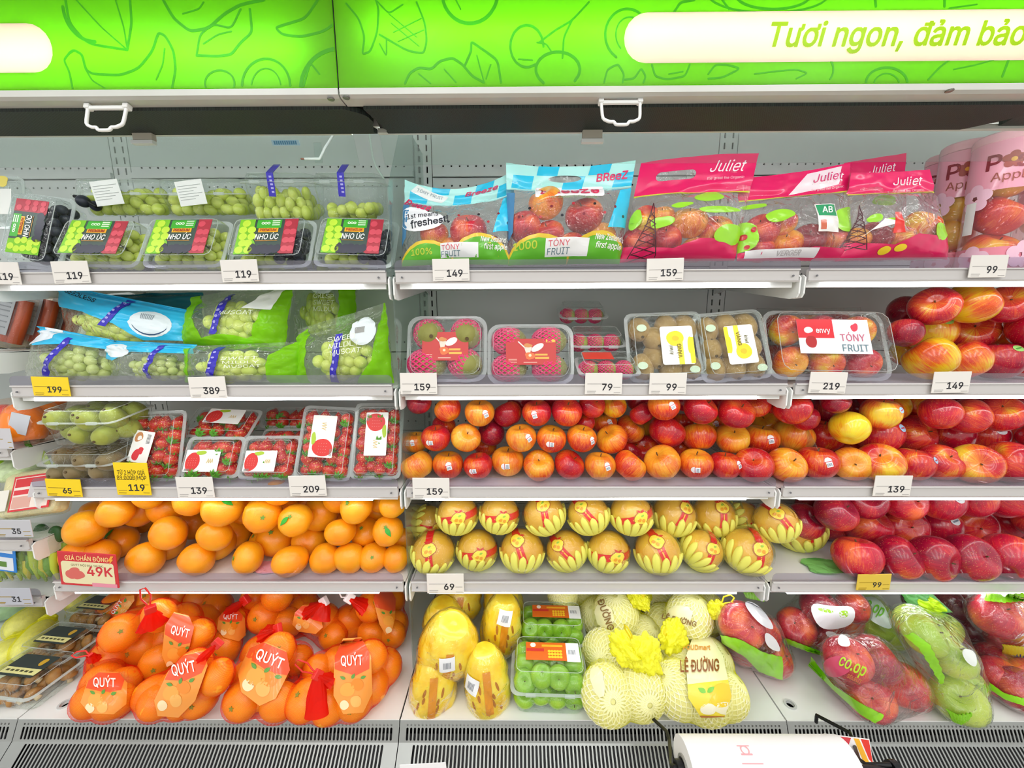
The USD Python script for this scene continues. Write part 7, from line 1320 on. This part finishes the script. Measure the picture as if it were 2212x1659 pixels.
# greens with the blue label
P = at(58, 1215, .04); k = mpp(P)
t = Thing('greens_bag', 'bag of yellow-green stems with a blue and white label at the left end', 'vegetable bag', tr(P)); q = rnd('stems')
for i in range(26):
    x = -62 + 124 * (i % 13) / 12 + q.uniform(-3, 3); y = .0 + .03 * (i // 13); top = 20 + q.uniform(-15, 20); bot = -42 + q.uniform(-4, 14)
    t.part('stem', tube([(x * k, y, top * k), ((x + q.uniform(-3, 3)) * k, y - .006, (top + bot) / 2 * k), ((x + q.uniform(-4, 4)) * k, y, bot * k)], np.array([8.5, 7.5, 2.2]) * k * q.uniform(.8, 1.1), 8), plain(('#b9c83a', '#8fae34', '#d3c23a', '#6f9a36')[i % 4], .4), smooth=True)
for i in range(9): t.part('leaf', xf(sphere(1, 2, (.018, .012, .024)), tr((-55 + 14 * i) * k, .02 + .01 * (i % 2), (36 + 10 * (i % 3)) * k)), plain(('#3f7a34', '#5f9a48', '#2f5f2c')[i % 3], .5), smooth=True)
t.part('film', rbx(-70 * k, 66 * k, -.016, .06, -44 * k, 72 * k, .02), film('#f6fbf4', .05, '#e4f2e0', .95, .06, .8, 40))
c = t.part('label', xf(rbx(-27 * k, 27 * k, -.002, 0, -36 * k, 36 * k, .0008), tr(-26 * k, -.018, 26 * k) @ rot(8, 'y')), plain('#2f86dc', .35))
for nm, a, b_, z0, z1, col in (('white_top', -22, 22, 8, 32, '#f2f6fa'), ('white_field', -24, 22, -32, -2, '#e6ecf4'), ('bowl_print', -14, 8, -24, -12, '#5f8a3a')): t.part(nm, xf(bx(a * k, b_ * k, -.0028 if nm != 'bowl_print' else -.0034, -.0021, z0 * k, z1 * k), tr(-26 * k, -.018, 26 * k) @ rot(8, 'y')), plain(col, .4), under=c)
# corn in yellow nets
cp = Pile(DT, -.02, .8, YB - .04)
CORN = plain('#e9e88a', .45, bump=.6, bscale=160, var=.15, vscale=70)
for i, (a, b_, w) in enumerate((((20, 1372), (90, 1318), 26), ((40, 1420), (105, 1345), 26), ((-10, 1440), (40, 1385), 26), ((150, 1310), (200, 1280), 20))):
    A_, B_ = on(a[0], a[1], DT + .035 + .015 * (i % 2)), on(b_[0], b_[1], DT + .04); k = mpp(A_); L = np.linalg.norm(B_ - A_)
    t = Thing('corn_bag', f'corn cob in yellow net bag at the left end, {("lower middle", "hindmost middle", "leftmost", "by the mushrooms")[i]}', 'corn', tr((A_ + B_) / 2), 'corn cobs at the left end'); c = (A_ + B_) / 2; f_ = np.linspace(-.5, .5, 9)
    t.part('cob', tube([(B_ - A_) * x for x in f_], w * k * np.array([.35, .75, .95, 1, 1, .97, .9, .7, .3]), 14), CORN, smooth=True); t.part('net', tube([(B_ - A_) * x * 1.06 for x in f_], w * k * 1.1 * np.array([.5, .8, .98, 1, 1, 1, .95, .8, .45]), 14), YNET, smooth=True)
    m = sphere(1, 3, (.022, .02, .016)); m.vertices += .008 * (meshkit.noise(m.vertices * 150, i) - .5)[:, None] * m.vertices / .02; t.part('gathered_neck', xf(m, tr((B_ - A_) * .5 + np.array([0, 0, .01]))), YELM, smooth=True)
P = on(12, 1310, DT + .03); t = Thing('cabbage_bag', 'pale green cabbage in clear film at the far left of the deck', 'cabbage', tr(P)); m = sphere(1, 3, (.06, .06, .035)); m.vertices += .01 * (meshkit.noise(m.vertices * 40, 5) - .5)[:, None] * m.vertices / .05; t.part('head', m, plain('#b8dcae', .5, var=.2, vscale=40), smooth=True); t.part('film', xf(m, sc(1.06)), AFILM, smooth=True)
# mushroom boxes
MUSH = plain('#a8793f', .5, var=.25, vscale=50)
MS = []
def mushroom(M, label, group):
    if MS: return MS[0].copy(M, label, group)
    t = Thing('mushroom', label, 'mushroom', M, group); t.part('cap', spin([(0, .014), (.008, .0128), (.014, .008), (.017, .001), (.0155, -.004), (.010, -.004), (0, -.003)], 18), MUSH, smooth=True); t.part('stalk', spin([(.0055, -.003), (.006, -.012), (.0065, -.017), (0, -.0175)], 10), plain('#d8c49a', .6), smooth=True); MS.append(t); return t
for px, py, w, l, h, rz, lab in ((62, 1438, .165, .12, .07, -6, 'nearest'), (130, 1372, .15, .11, .075, -6, 'middle'), (215, 1302, .15, .11, .075, -6, 'farthest')):
    P = on(px, py, DT + h); M = tr(P) @ rot(rz, 'z') @ tr(0, 0, -h); t = clamshell('mushroom_box', f'clear box of brown mushrooms with a dark label, {lab} of three', M, w, l, h, r=.015, ribs=.03, group='mushroom boxes')
    c = t.part('label', ext(Polygon(rrect(w * .62, l * .5, .004)), .0004, h + .0006), plain('#2f3a3a', .35)); t.part('cream_band', ext(sbox(-w * .3, -l * .2, w * .3, -l * .06), .0003, h + .0011), plain('#e6e29a', .45), under=c); t.part('band_print', ext(unary_union([sbox(-w * .24 + w * .08 * i, -l * .15, -w * .19 + w * .08 * i, -l * .11) for i in range(6)]), .0003, h + .0015), plain('#4a4a2a', .5), under=c, kind='stuff'); t.part('gold_mark', ext(blob(w * .16, l * .1, w * .05, l * .08, 2), .0003, h + .0011), plain('#d2a62c', .4), under=c)
    for i, p in enumerate(pack(22, .0165, w * .93, l * .93, h * .93, 130 + int(px))): q = rnd('mu', lab, i); mushroom(M @ tr(p) @ rot(q.uniform(-50, 80), 'x') @ rot(q.uniform(-60, 60), 'y'), f'brown mushroom inside the {lab} clear box at the left end', f'mushrooms in the {lab} box')
    if lab == 'nearest': t.part('white_slip', bx(-w * .4, -w * .1, -l / 2 - .004, -l / 2 - .003, .008, .024), plain('#eceded', .5))

# black wire holder with a roll of white bags, leaflet behind it
BLK = plain('#15161a', .4, metallic=.3)
YR = -.30; A_ = at(1478, 1662, YR); B_ = at(1830, 1662, YR); c = (A_ + B_) / 2; R = 58 * mpp(c); Lh = (B_[0] - A_[0]) / 2
t = Thing('bag_roll', 'roll of white plastic bags with faint pink print on the black wire holder', 'bag roll', tr(c))
n = 40; a = np.arange(n) * 2 * PI / n; rg = lambda x, r: np.column_stack([np.full(n, x), -r * np.cos(a), r * np.sin(a)])
t.part('roll', loft([rg(-Lh, R * .45), rg(-Lh, R), rg(-Lh + .001, R), rg(Lh - .001, R), rg(Lh, R), rg(Lh, R * .45)]), plain('#f3f3f4', .4), smooth=40)
t.part('cardboard_core', loft([rg(-Lh - .003, R * .36), rg(-Lh - .003, R * .45), rg(Lh + .003, R * .45), rg(Lh + .003, R * .36), rg(-Lh - .003, R * .36)]), plain('#9a9a94', .6), smooth=40)
kp = mpp(c)
def on_roll(poly, u0, ang):
    m = shape2d(poly); f = m.faces[(m.vertices[m.faces][:, :, 2] > .5).all(1)]; m = fine(trimesh.Trimesh(m.vertices, f, process=True), .006); b = math.radians(ang) + m.vertices[:, 1] / R; m.vertices = np.column_stack([u0 + m.vertices[:, 0], -(R + .0005) * np.cos(b), (R + .0005) * np.sin(b)]); return m
x0 = at(1640, 1615, YR - R * .8)[0] - c[0]
pk = plain('#f0a9ae', .5); t.part('pink_emblem', on_roll(unary_union([Point(0, 0).buffer(9 * kp).difference(Point(0, 0).buffer(6.5 * kp)), sbox(-13 * kp, 7 * kp, 13 * kp, 9 * kp), sbox(-12 * kp, -9 * kp, 12 * kp, -6 * kp)]), x0, 84), pk); t.part('pink_line', on_roll(sbox(-22 * kp, -1 * kp, 22 * kp, 1 * kp), x0 + .004, 62), pk)
t = Thing('wire_holder', 'black bent wire holder carrying the roll of white bags on the grille', 'holder', tr(c)); W_ = lambda px, py, Y: at(px, py, Y) - c
for pts, nm in ((((1402, 1560, -.125), (1400, 1543, -.13), (1440, 1580, -.19), (1446, 1600, -.21), (1450, 1652, -.29), (1458, 1660, -.30)), 'arm'), (((1763, 1560, -.125), (1764, 1545, -.13), (1836, 1583, -.19), (1842, 1600, -.21), (1855, 1640, -.27), (1872, 1652, -.29), (1925, 1652, -.30)), 'arm')):
    p = np.array([W_(*q) for q in pts]); p = np.vstack([p[i] + (p[i + 1] - p[i]) * f for i in range(len(p) - 1) for f in (0, .33, .66)] + [p[-1:]]); t.part(nm, tube(p, .0036, 8), BLK, smooth=True)
t.part('spindle', tube([(-Lh - .02, 0, 0), (0, 0, 0), (Lh + .085, 0, 0)], .007, 10), BLK, smooth=True)
for x in (-Lh - .008, Lh + .085): t.part('end_knob', cat([xf(trimesh.creation.cylinder(R * .30, .012, sections=20), tr(x, 0, 0) @ rot(90, 'y'))]), BLK, smooth=30)
P = at(1832, 1620, -.235); k = mpp(P); t = Thing('leaflet', 'red, white and yellow leaflet tucked behind the wire holder', 'leaflet', tr(P) @ rot(8, 'y') @ rot(-30, 'x')); t.part('sheet', bx(-50 * k, 52 * k, 0, .0006, -24 * k, 24 * k), plain('#f4efee', .45))
for nm, poly, col in (('red_print', Polygon([(-46 * k, 22 * k), (10 * k, 22 * k), (2 * k, 8 * k), (-16 * k, 10 * k), (-20 * k, -8 * k), (-30 * k, 8 * k)]), '#d83a44'), ('yellow_bar', Polygon([(16 * k, 22 * k), (28 * k, 22 * k), (44 * k, -20 * k), (30 * k, -16 * k)]), '#f3b21e'), ('red_corner', Polygon([(32 * k, 22 * k), (50 * k, 22 * k), (51 * k, -18 * k), (44 * k, -12 * k)]), '#e0301f'), ('orange_print', unary_union([blob((-24 + 9 * i) * k, -6 * k, 4 * k, 6 * k, i) for i in range(4)]), '#ee9a5a')): t.part(nm, xf(ext(poly, .0003), tr(0, -.0001, 0) @ UP), plain(col, .4))
t.part('lettering', flat(text2d('LÁ NAM', 8 * k, False, anchor='c', width=38 * k), (-4 * k, -.0004, -20 * k), (1, 0, 0), (0, 0, 1)), plain('#9a9a96', .5))
P = at(914, 1657, -.26); one('paper_card', xf(bx(-.045, .045, -.0006, .0006, -.03, .008), rot(-4, 'y')), plain('#f4f4f6', .5), 'corner of a white card standing on the grille below the pineapples', 'card', tr(P))
# paper liners glimpsed among the fruit
for px, py, z, w, col, lab in ((583, 1226, TOPS[3], .05, '#f2b6c6', 'pink paper liner showing between the loose mandarins'), (1780, 1225, TOPS[3], .06, '#7fc46a', 'green paper liner under the dark red apples by the pears')):
    P = on(px, py, z + .002); m = fine(shape2d(blob(0, 0, w, .03, px, 20, .2)), .01); v = m.vertices.copy(); v[:, 2] = v[:, 2] * .0006 + .006 * meshkit.noise(v * 60, 3); m.vertices = v; one('paper_liner', m, plain(col, .6), lab, 'paper liner', tr(P))
